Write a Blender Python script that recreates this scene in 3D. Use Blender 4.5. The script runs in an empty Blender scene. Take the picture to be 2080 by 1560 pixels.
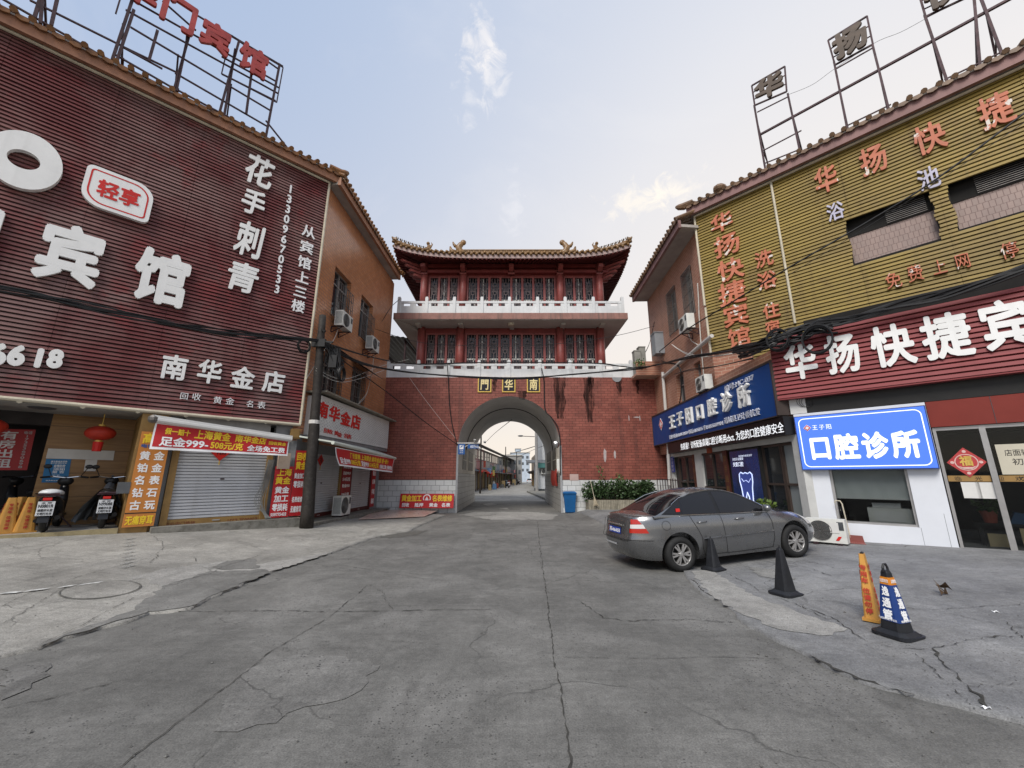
import bpy, bmesh, math, random
from math import sin, cos, pi, radians, hypot, atan2, sqrt
from mathutils import Vector, Matrix
from mathutils.geometry import tessellate_polygon
random.seed(7)
SC = bpy.context.scene
COL = SC.collection
# ---------------------------------------------------------------- camera, sky, sun, exposure
PITCH = radians(13.2); CAM_H = 1.75; FPX = 810.0
cd = bpy.data.cameras.new('camera'); cam = bpy.data.objects.new('camera', cd); COL.objects.link(cam)
cam.location = (0, 0, CAM_H); cam.rotation_euler = (pi/2 + PITCH, 0, 0)
cd.sensor_width = 36; cd.lens = 36*FPX/2080; cd.clip_start = .05; cd.clip_end = 2000
SC.camera = cam
SUN_EL = radians(48); SUN_AZ = radians(205)        # sun lamp added high behind the camera, standing in for bright overhead sky
W = bpy.data.worlds.new("World"); SC.world = W; W.use_nodes = True
def build_sky():
    nt = W.node_tree; nt.nodes.clear(); N = nt.nodes.new; L = nt.links.new
    out = N('ShaderNodeOutputWorld'); bg = N('ShaderNodeBackground'); bg.inputs['Strength'].default_value = .12
    sky = N('ShaderNodeTexSky'); sky.sky_type = 'NISHITA'; sky.sun_disc = False
    sky.sun_elevation = SUN_EL; sky.sun_rotation = SUN_AZ; sky.dust_density = 1.5; sky.air_density = 1.0; sky.ozone_density = 1.5
    tc = N('ShaderNodeTexCoord'); sep = N('ShaderNodeSeparateXYZ'); L(tc.outputs['Generated'], sep.inputs[0])
    # thin high haze: even veil, thicker to the horizon and towards the sun
    def math_(op, a, b=None, clamp=False):
        m = N('ShaderNodeMath'); m.operation = op; m.use_clamp = clamp
        for i, x in enumerate((a, b)):
            if x is None: continue
            if isinstance(x, (int, float)): m.inputs[i].default_value = x
            else: L(x, m.inputs[i])
        return m.outputs[0]
    def mix(f, a, b):
        m = N('ShaderNodeMix'); m.data_type = 'RGBA'
        for s, x in ((0, f), (6, a), (7, b)):
            if isinstance(x, (int, float)): m.inputs[s].default_value = x
            elif isinstance(x, tuple): m.inputs[s].default_value = x+(1,)
            else: L(x, m.inputs[s])
        return m.outputs[2]
    up = math_('MAXIMUM', sep.outputs[2], 0.0)
    low = math_('POWER', math_('SUBTRACT', 1.0, up, True), 2.2)
    sd = N('ShaderNodeVectorMath'); sd.operation = 'DOT_PRODUCT'; L(tc.outputs['Generated'], sd.inputs[0])
    GA, GE = radians(48), radians(10)      # the pale glow in the haze, low to the right
    sd.inputs[1].default_value = (sin(GA)*cos(GE), cos(GA)*cos(GE), sin(GE))
    tow = math_('POWER', math_('MAXIMUM', math_('ADD', math_('MULTIPLY', sd.outputs['Value'], .5), .5), 0.0), 3.0)
    # colours of the veil (radiance before strength)
    veil = mix(tow, HAZE_FAR, HAZE_SUN)
    veil = mix(low, veil, HAZE_LOW)
    base = mix(math_('ADD', math_('MULTIPLY', tow, .35), VEIL, True), sky.outputs[0], veil)
    # clouds: wisps on a flat layer above
    dv = N('ShaderNodeCombineXYZ')
    uu = math_('DIVIDE', sep.outputs[0], math_('ADD', up, .12)); vv = math_('DIVIDE', sep.outputs[1], math_('ADD', up, .12))
    L(uu, dv.inputs[0]); L(vv, dv.inputs[1])
    n1 = N('ShaderNodeTexNoise'); L(dv.outputs[0], n1.inputs['Vector']); n1.inputs['Scale'].default_value = 1.1; n1.inputs['Detail'].default_value = 9; n1.inputs['Roughness'].default_value = .62; n1.inputs['Distortion'].default_value = .8
    r1 = N('ShaderNodeValToRGB'); L(n1.outputs[0], r1.inputs[0]); r1.color_ramp.elements[0].position = .50; r1.color_ramp.elements[1].position = .82
    base = mix(math_('MULTIPLY', r1.outputs[0], .30), base, CLOUD)
    # single small clouds: gaussian masks around chosen directions, broken by noise
    def puff(base, d, wide, amt, col):
        v = Vector(d).normalized()
        sub = N('ShaderNodeVectorMath'); sub.operation = 'SUBTRACT'; L(tc.outputs['Generated'], sub.inputs[0]); sub.inputs[1].default_value = v
        sc = N('ShaderNodeVectorMath'); sc.operation = 'MULTIPLY'; L(sub.outputs[0], sc.inputs[0]); sc.inputs[1].default_value = wide
        nz = N('ShaderNodeTexNoise'); L(tc.outputs['Generated'], nz.inputs['Vector']); nz.inputs['Scale'].default_value = 24; nz.inputs['Detail'].default_value = 9; nz.inputs['Roughness'].default_value = .66; nz.inputs['Distortion'].default_value = .7
        le = N('ShaderNodeVectorMath'); le.operation = 'LENGTH'; L(sc.outputs[0], le.inputs[0])
        m = math_('SUBTRACT', math_('MULTIPLY', nz.outputs[0], 3.4), math_('ADD', le.outputs['Value'], .95))
        f = math_('MULTIPLY', math_('MULTIPLY', m, 1.5, True), amt)
        return mix(f, base, col)
    for d, w, a, c in PUFFS: base = puff(base, d, w, a, c)
    L(base, bg.inputs['Color']); L(bg.outputs[0], out.inputs[0])
HAZE_FAR = (2.5, 3.5, 5.25); HAZE_SUN = (6.0, 5.75, 5.6); HAZE_LOW = (6.5, 5.7, 4.8); CLOUD = (6.4, 6.2, 6.1); VEIL = .75
def dirpx(u, v):
    x = (u-1040)/FPX; z = -(v-780)/FPX; c, s = cos(PITCH), sin(PITCH)
    return (x, c-z*s, s+z*c)
PUFFS = [(dirpx(975, 92), (20, 14, 15), .5, (7.0, 6.6, 6.3)), (dirpx(1000, 160), (23, 14, 15), .4, (6.8, 6.5, 6.3)), (dirpx(950, 205), (26, 16, 24), .3, (6.6, 6.4, 6.3)),
         (dirpx(1305, 408), (9, 9, 26), .45, (7.6, 6.9, 5.8)), (dirpx(1375, 385), (12, 11, 34), .35, (7.6, 6.9, 5.9)), (dirpx(1045, 425), (28, 14, 10), .25, (6.4, 6.3, 6.4))]
build_sky()
sl = bpy.data.lights.new('sun', 'SUN'); sl.energy = 2.7; sl.angle = radians(28); sl.color = (1, .95, .88)
so = bpy.data.objects.new('sun', sl); COL.objects.link(so)
so.rotation_euler = (radians(90)-SUN_EL, 0, pi-SUN_AZ)
so.location = (20, 40, 30)
SC.view_settings.view_transform = 'Standard'; SC.view_settings.look = 'None'; SC.view_settings.gamma = 1; SC.view_settings.exposure = 0.40
SC.render.engine = 'CYCLES'; SC.cycles.max_bounces = 6; SC.cycles.diffuse_bounces = 4; SC.cycles.glossy_bounces = 3; SC.cycles.transmission_bounces = 4
SC.cycles.use_denoising = True

# ---------------------------------------------------------------- places: ground height and the planes of the facades
def sm(a, b, x):
    t = max(0., min(1., (x-a)/(b-a))); return t*t*(3-2*t)
def gz(x, y):
    z = 0.
    d = -5.6+.13*y-x
    if d > 0: z += .065*d*(1-sm(14.5, 20.5, y))*sm(0, 2, d)
    if x > 3.1 and y < 21.3:
        k = sm(10., 14., y); z += .05*(x-3.2)*sm(3.2, 5.0, x)*(1-k)+.2*sm(3.1, 3.8, x)*k
    return z
def ray(u, v):
    return dirpx(u, v)
def gpx(u, v):
    r = ray(u, v); lo, hi = .5, 150.
    for _ in range(50):
        m = (lo+hi)/2
        if CAM_H+r[2]*m > gz(r[0]*m, r[1]*m): lo = m
        else: hi = m
    return Vector((r[0]*lo, r[1]*lo, CAM_H+r[2]*lo))
class Frame:
    """a vertical plane: s runs along it to the right as one faces it, d stands out of it, z is up"""
    def __init__(f, ox, oy, ex, ey):
        n = hypot(ex, ey); f.o = (ox, oy); f.e = (ex/n, ey/n); f.n = (f.e[1], -f.e[0]); f.rz = atan2(f.e[1], f.e[0])
    def w(f, s, d, z):
        return Vector((f.o[0]+f.e[0]*s+f.n[0]*d, f.o[1]+f.e[1]*s+f.n[1]*d, z))
    def sz(f, u, v, d=0.):
        r = ray(u, v); ox = f.o[0]+f.n[0]*d; oy = f.o[1]+f.n[1]*d
        t = (ox*f.n[0]+oy*f.n[1])/(r[0]*f.n[0]+r[1]*f.n[1])
        return ((r[0]*t-ox)*f.e[0]+(r[1]*t-oy)*f.e[1], CAM_H+r[2]*t)
    def at(f, u, v, d=0.):
        s, z = f.sz(u, v, d); return f.w(s, d, z)
LF = Frame(-7.17, 13.36, .688, .725)     # left hotel, front on the square
LS = Frame(-7.17, 13.36, .03, 1)         # left hotel, side on the street
RF = Frame(7.62, 14.5, .688, -.725)      # right hotel, front on the square
RS = Frame(7.62, 14.5, -.03, -1)         # right hotel, side on the street
GF = Frame(0, 21.3, 1, 0)                # city gate
GROUND_D = 2.7                           # the right hotel's ground floor stands this far in front of its upper floors

# ---------------------------------------------------------------- mesh helper
_tcache = {}
def glyphs(body, bold, res=3):
    k = (body, bold, res)
    if k not in _tcache:
        c = bpy.data.curves.new('t', 'FONT'); c.body = body; c.resolution_u = res; c.extrude = .5
        o = bpy.data.objects.new('t', c); COL.objects.link(o)
        dg = bpy.context.evaluated_depsgraph_get()
        m = bpy.data.meshes.new_from_object(o.evaluated_get(dg))
        V = [tuple(v.co) for v in m.vertices]; F_ = [tuple(p.vertices) for p in m.polygons]; n = len(V)
        vs, fs = [], []
        shifts = [(0,0)] if bold < .015 else [(0,0),(1,0),(-1,0),(0,1),(0,-1),(.7,.7),(-.7,.7),(.7,-.7),(-.7,-.7)]
        for j, (dx, dy) in enumerate(shifts):   # a heavier weight: the strokes laid side by side, each a hair lower than the last
            fs += [tuple(i+len(vs) for i in f) for f in F_]; vs += [(x+dx*bold, y+dy*bold, z*(1-.004*j)) for x, y, z in V]
        _tcache[k] = (vs, fs)
        bpy.data.objects.remove(o); bpy.data.curves.remove(c); bpy.data.meshes.remove(m)
    return _tcache[k]
class MB:
    def __init__(s): s.v = []; s.f = []; s.m = []; s.mi = 0; s.smooth = False; s.sm = []
    def add(s, vs, fs):
        b = len(s.v); s.v += [Vector(v) for v in vs]
        for f in fs: s.f.append(tuple(b+i for i in f)); s.m.append(s.mi); s.sm.append(s.smooth)
        return s
    def poly(s, pts): return s.add(pts, [tuple(range(len(pts)))])
    def hexa(s, p):   # p: 4 bottom, 4 top
        return s.add(p, [(3,2,1,0),(4,5,6,7),(0,1,5,4),(1,2,6,5),(2,3,7,6),(3,0,4,7)])
    def box(s, x0, x1, y0, y1, z0, z1):
        return s.hexa([(x0,y0,z0),(x1,y0,z0),(x1,y1,z0),(x0,y1,z0),(x0,y0,z1),(x1,y0,z1),(x1,y1,z1),(x0,y1,z1)])
    def fbox(s, F, s0, s1, d0, d1, z0, z1, z0b=None, z1b=None):
        z0b = z0 if z0b is None else z0b; z1b = z1 if z1b is None else z1b
        return s.hexa([F.w(s0,d1,z0),F.w(s1,d1,z0b),F.w(s1,d0,z0b),F.w(s0,d0,z0),F.w(s0,d1,z1),F.w(s1,d1,z1b),F.w(s1,d0,z1b),F.w(s0,d0,z1)])
    def fpoly(s, F, pts, d0, d1):   # prism: outline (s,z) between depths d0 (back) and d1 (front)
        n = len(pts)
        vs = [F.w(a, d1, b) for a, b in pts]+[F.w(a, d0, b) for a, b in pts]
        return s.add(vs, [tuple(range(n)), tuple(range(2*n-1, n-1, -1))]+[(i, i+n, (i+1) % n+n, (i+1) % n) for i in range(n)])
    def prism(s, pts, off):   # any planar outline moved by off
        n = len(pts); off = Vector(off)
        return s.add([Vector(p) for p in pts]+[Vector(p)+off for p in pts], [tuple(range(n)), tuple(range(2*n-1, n-1, -1))]+[(i, i+n, (i+1) % n+n, (i+1) % n) for i in range(n)])
    def tube(s, pts, r, n=6, cap=True, close=False):
        pts = [Vector(p) for p in pts]; m = len(pts); rr = r if isinstance(r, (list, tuple)) else [r]*m
        vs = []; prev = None
        for i, p in enumerate(pts):
            if close: t = pts[(i+1) % m]-pts[i-1]
            else: t = pts[min(i+1, m-1)]-pts[max(i-1, 0)]
            if t.length < 1e-9: t = Vector((0,0,1))
            t.normalize()
            a = prev if prev is not None else (Vector((0,0,1)) if abs(t.z) < .9 else Vector((1,0,0)))
            x = (a-t*a.dot(t))
            if x.length < 1e-6: x = t.orthogonal()
            x.normalize(); y = t.cross(x); prev = x
            for k in range(n):
                an = 2*pi*k/n; vs.append(p+x*(cos(an)*rr[i])+y*(sin(an)*rr[i]))
        fs = []
        for i in range(m if close else m-1):
            j = (i+1) % m
            for k in range(n): fs.append((i*n+k, i*n+(k+1) % n, j*n+(k+1) % n, j*n+k))
        if cap and not close: fs += [tuple(range(n-1, -1, -1)), tuple(range((m-1)*n, m*n))]
        return s.add(vs, fs)
    def bar(s, a, b, w, h=None):   # square section bar
        h = h or w; a = Vector(a); b = Vector(b); t = (b-a).normalized()
        x = t.cross(Vector((0,0,1)))
        if x.length < 1e-4: x = Vector((1,0,0))
        x.normalize(); y = x.cross(t); q = []
        for p in (a, b):
            q += [p-x*w/2-y*h/2, p+x*w/2-y*h/2, p+x*w/2+y*h/2, p-x*w/2+y*h/2]
        return s.hexa(q)
    def lathe(s, prof, n=16, M=None, arc=2*pi):   # prof: (r,z)
        m = len(prof); full = abs(arc-2*pi) < 1e-6; cols = n if full else n+1; vs = []
        for k in range(cols):
            a = arc*k/n
            for r, z in prof:
                p = Vector((r*cos(a), r*sin(a), z)); vs.append(M @ p if M else p)
        fs = []
        for k in range(n):
            j = (k+1) % cols
            for i in range(m-1): fs.append((k*m+i, j*m+i, j*m+i+1, k*m+i+1))
        return s.add(vs, fs)
    def grid(s, P, wrap=False):   # P[i][j] points
        a, b = len(P), len(P[0]); vs = [p for row in P for p in row]
        fs = [(i*b+j, i*b+j+1, (i+1)*b+j+1, (i+1)*b+j) for i in range(a-1) for j in range(b-1)]
        if wrap: fs += [(i*b+b-1, i*b, (i+1)*b, (i+1)*b+b-1) for i in range(a-1)]
        return s.add(vs, fs)
    def ball(s, c, r, n=10, m=6, q=(1,1,1)):
        c = Vector(c); P = []
        for i in range(m+1):
            t = pi*i/m; P.append([c+Vector((r*q[0]*sin(t)*cos(2*pi*k/n), r*q[1]*sin(t)*sin(2*pi*k/n), r*q[2]*cos(t))) for k in range(n)])
        return s.grid(P, True)
    def text(s, body, fmap, bold=.02, depth=.01, fit=None, res=3, shear=0.):
        """fmap(x,y,d): x,y in 0..1 across the lettering's box, d in 0..depth out of the surface"""
        vs, fs = glyphs(body, bold, res)
        x0 = min(v[0] for v in vs); x1 = max(v[0] for v in vs)
        cjk = any(ord(ch) > 0x2e80 for ch in body)
        y0, y1 = (-.125, .885) if cjk else (-.01, .725)
        if fit: y0 = min(v[1] for v in vs); y1 = max(v[1] for v in vs)
        if len(body) == 1 and cjk and not fit: x0, x1 = -.02, 1.02
        if len(body) == 1 and not cjk: x0, x1 = .0, .57
        out = []
        for v in vs:
            x = (v[0]-x0)/(x1-x0); y = (v[1]-y0)/(y1-y0)
            out.append(fmap(x+shear*(y-.5), y, (v[2]+.5)*depth))
        return s.add(out, fs)
    def ftext(s, F, body, s0, s1, z0, z1, d, bold=.02, depth=.01, **k):
        return s.text(body, lambda x, y, e: F.w(s0+(s1-s0)*x, d+e, z0+(z1-z0)*y), bold, depth, **k)
    def pxtext(s, F, body, u0, v0, u1, v1, d, bold=.02, depth=.01, **k):   # box given by its top left and bottom right on plane F
        a, b = F.sz(u0, v0, d); c, e = F.sz(u1, v1, d)
        return s.ftext(F, body, a, c, e, b, d, bold, depth, **k)
    def qtext(s, q, body, n, bold=.02, depth=.004, **k):   # q: TL, TR, BR, BL points, n: outward normal
        q = [Vector(p) for p in q]; n = Vector(n)
        def fm(x, y, e):
            t = q[0].lerp(q[1], x); b = q[3].lerp(q[2], x); return b.lerp(t, y)+n*e
        return s.text(body, fm, bold, depth, **k)
def wloc(o):
    l = Vector((0,0,0))
    while o: l += o.location; o = o.parent
    return l
def obj(name, mb, mat, parent=None, label=None, kind=None, recalc=True, base=None, mods=None):
    me = bpy.data.meshes.new(name)
    org = wloc(parent) if parent is not None else (Vector(base) if base is not None else Vector((0,0,0)))
    me.from_pydata([v-org for v in mb.v], [], mb.f)
    for mm in (mat if isinstance(mat, (list, tuple)) else [mat]): me.materials.append(mm)
    me.polygons.foreach_set('material_index', mb.m); me.polygons.foreach_set('use_smooth', mb.sm)
    if recalc:
        bm = bmesh.new(); bm.from_mesh(me); bmesh.ops.recalc_face_normals(bm, faces=bm.faces); bm.to_mesh(me); bm.free()
    me.update()
    o = bpy.data.objects.new(name, me); COL.objects.link(o)
    if parent is not None: o.parent = parent
    elif base is not None: o.location = base
    if label: o['label'] = label
    if kind: o['kind'] = kind
    return o
def thing(name, label, cat, loc=(0,0,0), group=None):
    o = bpy.data.objects.new(name, None); COL.objects.link(o); o.location = loc
    o['label'] = label; o['category'] = cat
    if group: o['group'] = group
    return o
def tag(o, label, cat, group=None):
    o['label'] = label; o['category'] = cat
    if group: o['group'] = group
    return o
def dup(root, loc, rz=None, label=None, name=None):
    def cp(o, par):
        c = o.copy(); COL.objects.link(c)
        if par: c.parent = par
        for ch in o.children: cp(ch, c)
        return c
    r = cp(root, None); r.location = loc
    if rz is not None: r.rotation_euler = (0, 0, rz)
    if label: r['label'] = label
    return r

# ---------------------------------------------------------------- materials
def _mat(name):
    m = bpy.data.materials.new(name); m.use_nodes = True; nt = m.node_tree; b = nt.nodes['Principled BSDF']
    return m, nt, b
def c4(c): return tuple(c)+(1,) if len(c) == 3 else c
class NT:
    def __init__(s, nt): s.nt = nt; s.pos = None
    def n(s, t, **k):
        x = s.nt.nodes.new(t)
        for a, b in k.items(): setattr(x, a, b)
        return x
    def l(s, a, b): s.nt.links.new(a, b)
    def P(s):
        if not s.pos: s.pos = s.n('ShaderNodeNewGeometry').outputs['Position']
        return s.pos
    def vec(s, sx, sy, sz):
        v = s.n('ShaderNodeVectorMath', operation='MULTIPLY'); s.l(s.P(), v.inputs[0]); v.inputs[1].default_value = (sx, sy, sz); return v.outputs[0]
    def noise(s, scale, detail=5, rough=.6, vec=None, dist=0):
        x = s.n('ShaderNodeTexNoise'); s.l(vec or s.P(), x.inputs['Vector']); x.inputs['Scale'].default_value = scale; x.inputs['Detail'].default_value = detail; x.inputs['Roughness'].default_value = rough; x.inputs['Distortion'].default_value = dist
        return x.outputs[0]
    def ramp(s, f, p0, p1, c0=(0,0,0), c1=(1,1,1)):
        r = s.n('ShaderNodeValToRGB'); s.l(f, r.inputs[0]); e = r.color_ramp.elements; e[0].position = p0; e[1].position = p1; e[0].color = c4(c0); e[1].color = c4(c1); return r.outputs[0]
    def mix(s, f, a, b, mode='MIX'):
        m = s.n('ShaderNodeMix', data_type='RGBA', blend_type=mode)
        for i, x in ((0, f), (6, a), (7, b)):
            if isinstance(x, (int, float)): m.inputs[i].default_value = x
            elif isinstance(x, tuple): m.inputs[i].default_value = c4(x)
            else: s.l(x, m.inputs[i])
        return m.outputs[2]
    def math(s, op, a, b=None, clamp=False):
        m = s.n('ShaderNodeMath', operation=op); m.use_clamp = clamp
        for i, x in enumerate((a, b)):
            if x is None: continue
            if isinstance(x, (int, float)): m.inputs[i].default_value = x
            else: s.l(x, m.inputs[i])
        return m.outputs[0]
    def bump(s, b, h, strength, dist=.01):
        x = s.n('ShaderNodeBump'); x.inputs['Strength'].default_value = strength; x.inputs['Distance'].default_value = dist; s.l(h, x.inputs['Height']); s.l(x.outputs[0], b.inputs['Normal'])
_mc = {}
def mat(name, col, rough=.6, var=.25, scale=2.5, metal=0., spec=.35, dirt=0., dirtcol=(.03,.025,.02), streak=0., bump=0., bscale=60, emit=0., coat=0., peel=None):
    if name in _mc: return _mc[name]
    m, nt, b = _mat(name); t = NT(nt)
    lo = tuple(max(0, c*(1-var)) for c in col); hi = tuple(min(1, c*(1+var)) for c in col)
    f = t.ramp(t.noise(scale, 6, .65), .3, .7)
    c = t.mix(f, lo, hi)
    if dirt > 0:
        g = t.ramp(t.noise(scale*1.7+1, 8, .7), .55-.12*dirt, .8); g2 = t.math('MULTIPLY', g, dirt, True)
        c = t.mix(g2, c, dirtcol)
    if peel: c = t.mix(t.ramp(t.noise(3.2, 6, .6), .60, .615), c, peel)
    if streak > 0:
        g = t.ramp(t.noise(1., 6, .6, t.vec(5, 5, .28)), .5, .78); c = t.mix(t.math('MULTIPLY', g, streak, True), c, dirtcol)
    t.l(c, b.inputs['Base Color']); b.inputs['Metallic'].default_value = metal; b.inputs['Specular IOR Level'].default_value = spec
    rr = t.math('ADD', t.math('MULTIPLY', t.noise(scale*4, 4), .25), rough-.12, True); t.l(rr, b.inputs['Roughness'])
    if bump > 0: t.bump(b, t.noise(bscale, 4), bump, .004)
    if emit > 0: t.l(c, b.inputs['Emission Color']); b.inputs['Emission Strength'].default_value = emit
    if coat > 0: b.inputs['Coat Weight'].default_value = coat; b.inputs['Coat Roughness'].default_value = .06
    _mc[name] = m
    return m
def brick(name, ax, c1, c2, mortar, bw, bh, ms=.012, rough=.5, off=.5, bias=0., dirt=0., dirtcol=(.03,.025,.02), streak=0., spec=.5, bump=.4, var=.25):
    m, nt, b = _mat(name); t = NT(nt)
    sp = t.n('ShaderNodeSeparateXYZ'); t.l(t.P(), sp.inputs[0]); cb = t.n('ShaderNodeCombineXYZ')
    if ax == 'diag': h = t.math('MULTIPLY', t.math('SUBTRACT', sp.outputs[0], sp.outputs[1]), .707)
    elif ax == 'diag2': h = t.math('MULTIPLY', t.math('ADD', sp.outputs[0], sp.outputs[1]), .707)
    else: h = sp.outputs['XYZ'.index(ax)]
    t.l(h, cb.inputs[0]); t.l(sp.outputs[2], cb.inputs[1])
    k = t.n('ShaderNodeTexBrick', offset=off); t.l(cb.outputs[0], k.inputs['Vector'])
    k.inputs['Color1'].default_value = c4(c1); k.inputs['Color2'].default_value = c4(c2); k.inputs['Mortar'].default_value = c4(mortar)
    k.inputs['Scale'].default_value = 1; k.inputs['Brick Width'].default_value = bw; k.inputs['Row Height'].default_value = bh; k.inputs['Mortar Size'].default_value = ms; k.inputs['Bias'].default_value = bias; k.inputs['Mortar Smooth'].default_value = .15
    c = t.mix(1.0, k.outputs['Color'], t.ramp(t.noise(1.3, 7, .65), .25, .75, (1-var,)*3, (1+var*.5,)*3), 'MULTIPLY')
    if dirt > 0:
        g = t.ramp(t.noise(2.2, 8, .7), .52, .8); c = t.mix(t.math('MULTIPLY', g, dirt, True), c, dirtcol)
    if streak > 0:
        g = t.ramp(t.noise(1., 6, .6, t.vec(2.2, 2.2, .12)), .56, .78); c = t.mix(t.math('MULTIPLY', g, streak, True), c, dirtcol)
    t.l(c, b.inputs['Base Color']); b.inputs['Specular IOR Level'].default_value = spec
    rr = t.math('ADD', t.math('MULTIPLY', k.outputs['Fac'], .3), t.math('ADD', t.math('MULTIPLY', t.noise(3, 4), .2), rough-.1), True); t.l(rr, b.inputs['Roughness'])
    hh = t.math('ADD', t.math('MULTIPLY', k.outputs['Fac'], -1.), t.math('MULTIPLY', t.noise(5, 4), .5)); t.bump(b, hh, bump, .006)
    return m
def glass(name, col=(.02,.025,.03), rough=.05):
    m, nt, b = _mat(name); t = NT(nt)
    b.inputs['Base Color'].default_value = c4(col); b.inputs['Roughness'].default_value = rough; b.inputs['Specular IOR Level'].default_value = .45
    t.bump(b, t.noise(1.2, 2), .05, .02)
    return m
def clear_glass(name, tint=.75):
    m, nt, b = _mat(name); nt.nodes.remove(b); t = NT(nt)
    tr = t.n('ShaderNodeBsdfTransparent'); tr.inputs[0].default_value = (tint, tint*1.02, tint*1.02, 1)
    gl = t.n('ShaderNodeBsdfGlossy'); gl.inputs['Roughness'].default_value = .02
    fr = t.n('ShaderNodeFresnel'); fr.inputs[0].default_value = 1.4
    mx = t.n('ShaderNodeMixShader'); t.l(t.math('MULTIPLY', fr.outputs[0], .7, True), mx.inputs[0]); t.l(tr.outputs[0], mx.inputs[1]); t.l(gl.outputs[0], mx.inputs[2])
    t.l(mx.outputs[0], nt.nodes['Material Output'].inputs[0])
    return m
def lamp_mat(name, col, e):
    m, nt, b = _mat(name); b.inputs['Base Color'].default_value = c4(col); b.inputs['Emission Color'].default_value = c4(col); b.inputs['Emission Strength'].default_value = e; b.inputs['Roughness'].default_value = .4
    return m
# ---------------------------------------------------------------- the ground
def ground_mat(name, lo, hi, pit=.5, streakdir=(1.,.25), seed=0., pit_scale=38, tint=(1,1,1), rough=.8, crack=.5, big=.35):
    m, nt, b = _mat(name); t = NT(nt)
    off = t.n('ShaderNodeVectorMath', operation='ADD'); t.l(t.P(), off.inputs[0]); off.inputs[1].default_value = (seed, seed*1.7, 0); pos = off.outputs[0]
    n1 = t.ramp(t.noise(big, 7, .68, pos), .36, .66)
    c = t.mix(n1, lo, hi)
    n2 = t.ramp(t.noise(2.3, 9, .72, pos), .3, .75, (.72,)*3, (1.18,)*3); c = t.mix(1., c, n2, 'MULTIPLY')
    # fine aggregate grain
    n3 = t.ramp(t.noise(75, 3, .75, pos), .32, .68, (.60,)*3, (1.36,)*3); c = t.mix(.85, c, n3, 'MULTIPLY')
    n5 = t.ramp(t.noise(17, 6, .75, pos), .34, .68, (.78,)*3, (1.18,)*3); c = t.mix(.8, c, n5, 'MULTIPLY')
    # brushed / worn streaks
    sv = t.n('ShaderNodeMapping'); t.l(pos, sv.inputs[0]); sv.inputs['Rotation'].default_value = (0, 0, streakdir[1]); sv.inputs['Scale'].default_value = (.9, 9, 1)
    n4 = t.ramp(t.noise(1.6, 8, .7, sv.outputs[0]), .35, .72, (.84,)*3, (1.1,)*3); c = t.mix(streakdir[0], c, n4, 'MULTIPLY')
    # pitted places where the skin of the concrete is gone: dark pits with pale stones between
    v = t.n('ShaderNodeTexVoronoi', feature='F1'); t.l(pos, v.inputs['Vector']); v.inputs['Scale'].default_value = pit_scale; v.inputs['Randomness'].default_value = 1
    where = t.ramp(t.noise(.55, 6, .7, pos, .6), .5, .6)
    pits = t.ramp(v.outputs['Distance'], .16, .30, (1,1,1), (0,0,0))
    sel = t.ramp(v.outputs['Color'], .45, .5)
    pm = t.math('MULTIPLY', t.math('MULTIPLY', pits, sel), t.math('ADD', t.math('MULTIPLY', where, pit), .10), True)
    c = t.mix(pm, c, (.012,.012,.012))
    w2 = t.math('MULTIPLY', where, .16); c = t.mix(w2, c, (.36,.35,.33))
    # hairline cracks
    wob = t.n('ShaderNodeVectorMath', operation='ADD'); nz = t.n('ShaderNodeTexNoise'); t.l(pos, nz.inputs['Vector']); nz.inputs['Scale'].default_value = 1.4; nz.inputs['Detail'].default_value = 6
    sc = t.n('ShaderNodeVectorMath', operation='SCALE'); t.l(nz.outputs['Color'], sc.inputs[0]); sc.inputs['Scale'].default_value = .9; t.l(pos, wob.inputs[0]); t.l(sc.outputs[0], wob.inputs[1])
    vc = t.n('ShaderNodeTexVoronoi', feature='DISTANCE_TO_EDGE'); t.l(wob.outputs[0], vc.inputs['Vector']); vc.inputs['Scale'].default_value = .42
    cr = t.ramp(vc.outputs['Distance'], .002, .006, (1,1,1), (0,0,0))
    cm = t.math('MULTIPLY', t.math('MULTIPLY', cr, t.ramp(t.noise(.35, 3, .5, pos), .47, .56)), crack, True)
    c = t.mix(cm, c, (.02,.02,.018))
    # small dark stains
    st = t.ramp(t.noise(3.1, 3, .5, sv.outputs[0]), .70, .76); c = t.mix(t.math('MULTIPLY', st, .45), c, (.03,.03,.03))
    oil = t.ramp(t.noise(.8, 7, .75, pos, 1.), .60, .74); c = t.mix(t.math('MULTIPLY', oil, .5), c, (.045,.043,.04))
    ty = t.n('ShaderNodeMapping'); t.l(pos, ty.inputs[0]); ty.inputs['Scale'].default_value = (3.2, .16, 1); tr_ = t.ramp(t.noise(1., 5, .6, ty.outputs[0], .3), .55, .72); c = t.mix(t.math('MULTIPLY', tr_, .28), c, (.05,.05,.048))
    c = t.mix(1., c, tint, 'MULTIPLY')
    t.l(c, b.inputs['Base Color']); t.l(t.math('ADD', t.math('MULTIPLY', t.noise(3, 5, .6, pos), .3), rough-.2, True), b.inputs['Roughness']); b.inputs['Specular IOR Level'].default_value = .35
    h = t.math('SUBTRACT', t.math('ADD', t.math('MULTIPLY', t.noise(60, 4, .7, pos), .35), t.math('MULTIPLY', t.noise(6, 6, .7, pos), .6)), t.math('ADD', t.math('MULTIPLY', pm, 1.6), cm))
    t.bump(b, h, .55, .012)
    return m
M_road = ground_mat('road_concrete', (.118,.115,.107), (.195,.190,.176), 1.15, (.75,.15), 0., 34)
M_pavl = ground_mat('pavement_concrete', (.22,.212,.192), (.385,.37,.335), .6, (.8,-.35), 31.)
M_pavr = ground_mat('pavement_concrete_cool', (.155,.155,.156), (.265,.265,.262), .6, (.8,.5), 57.)
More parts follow.
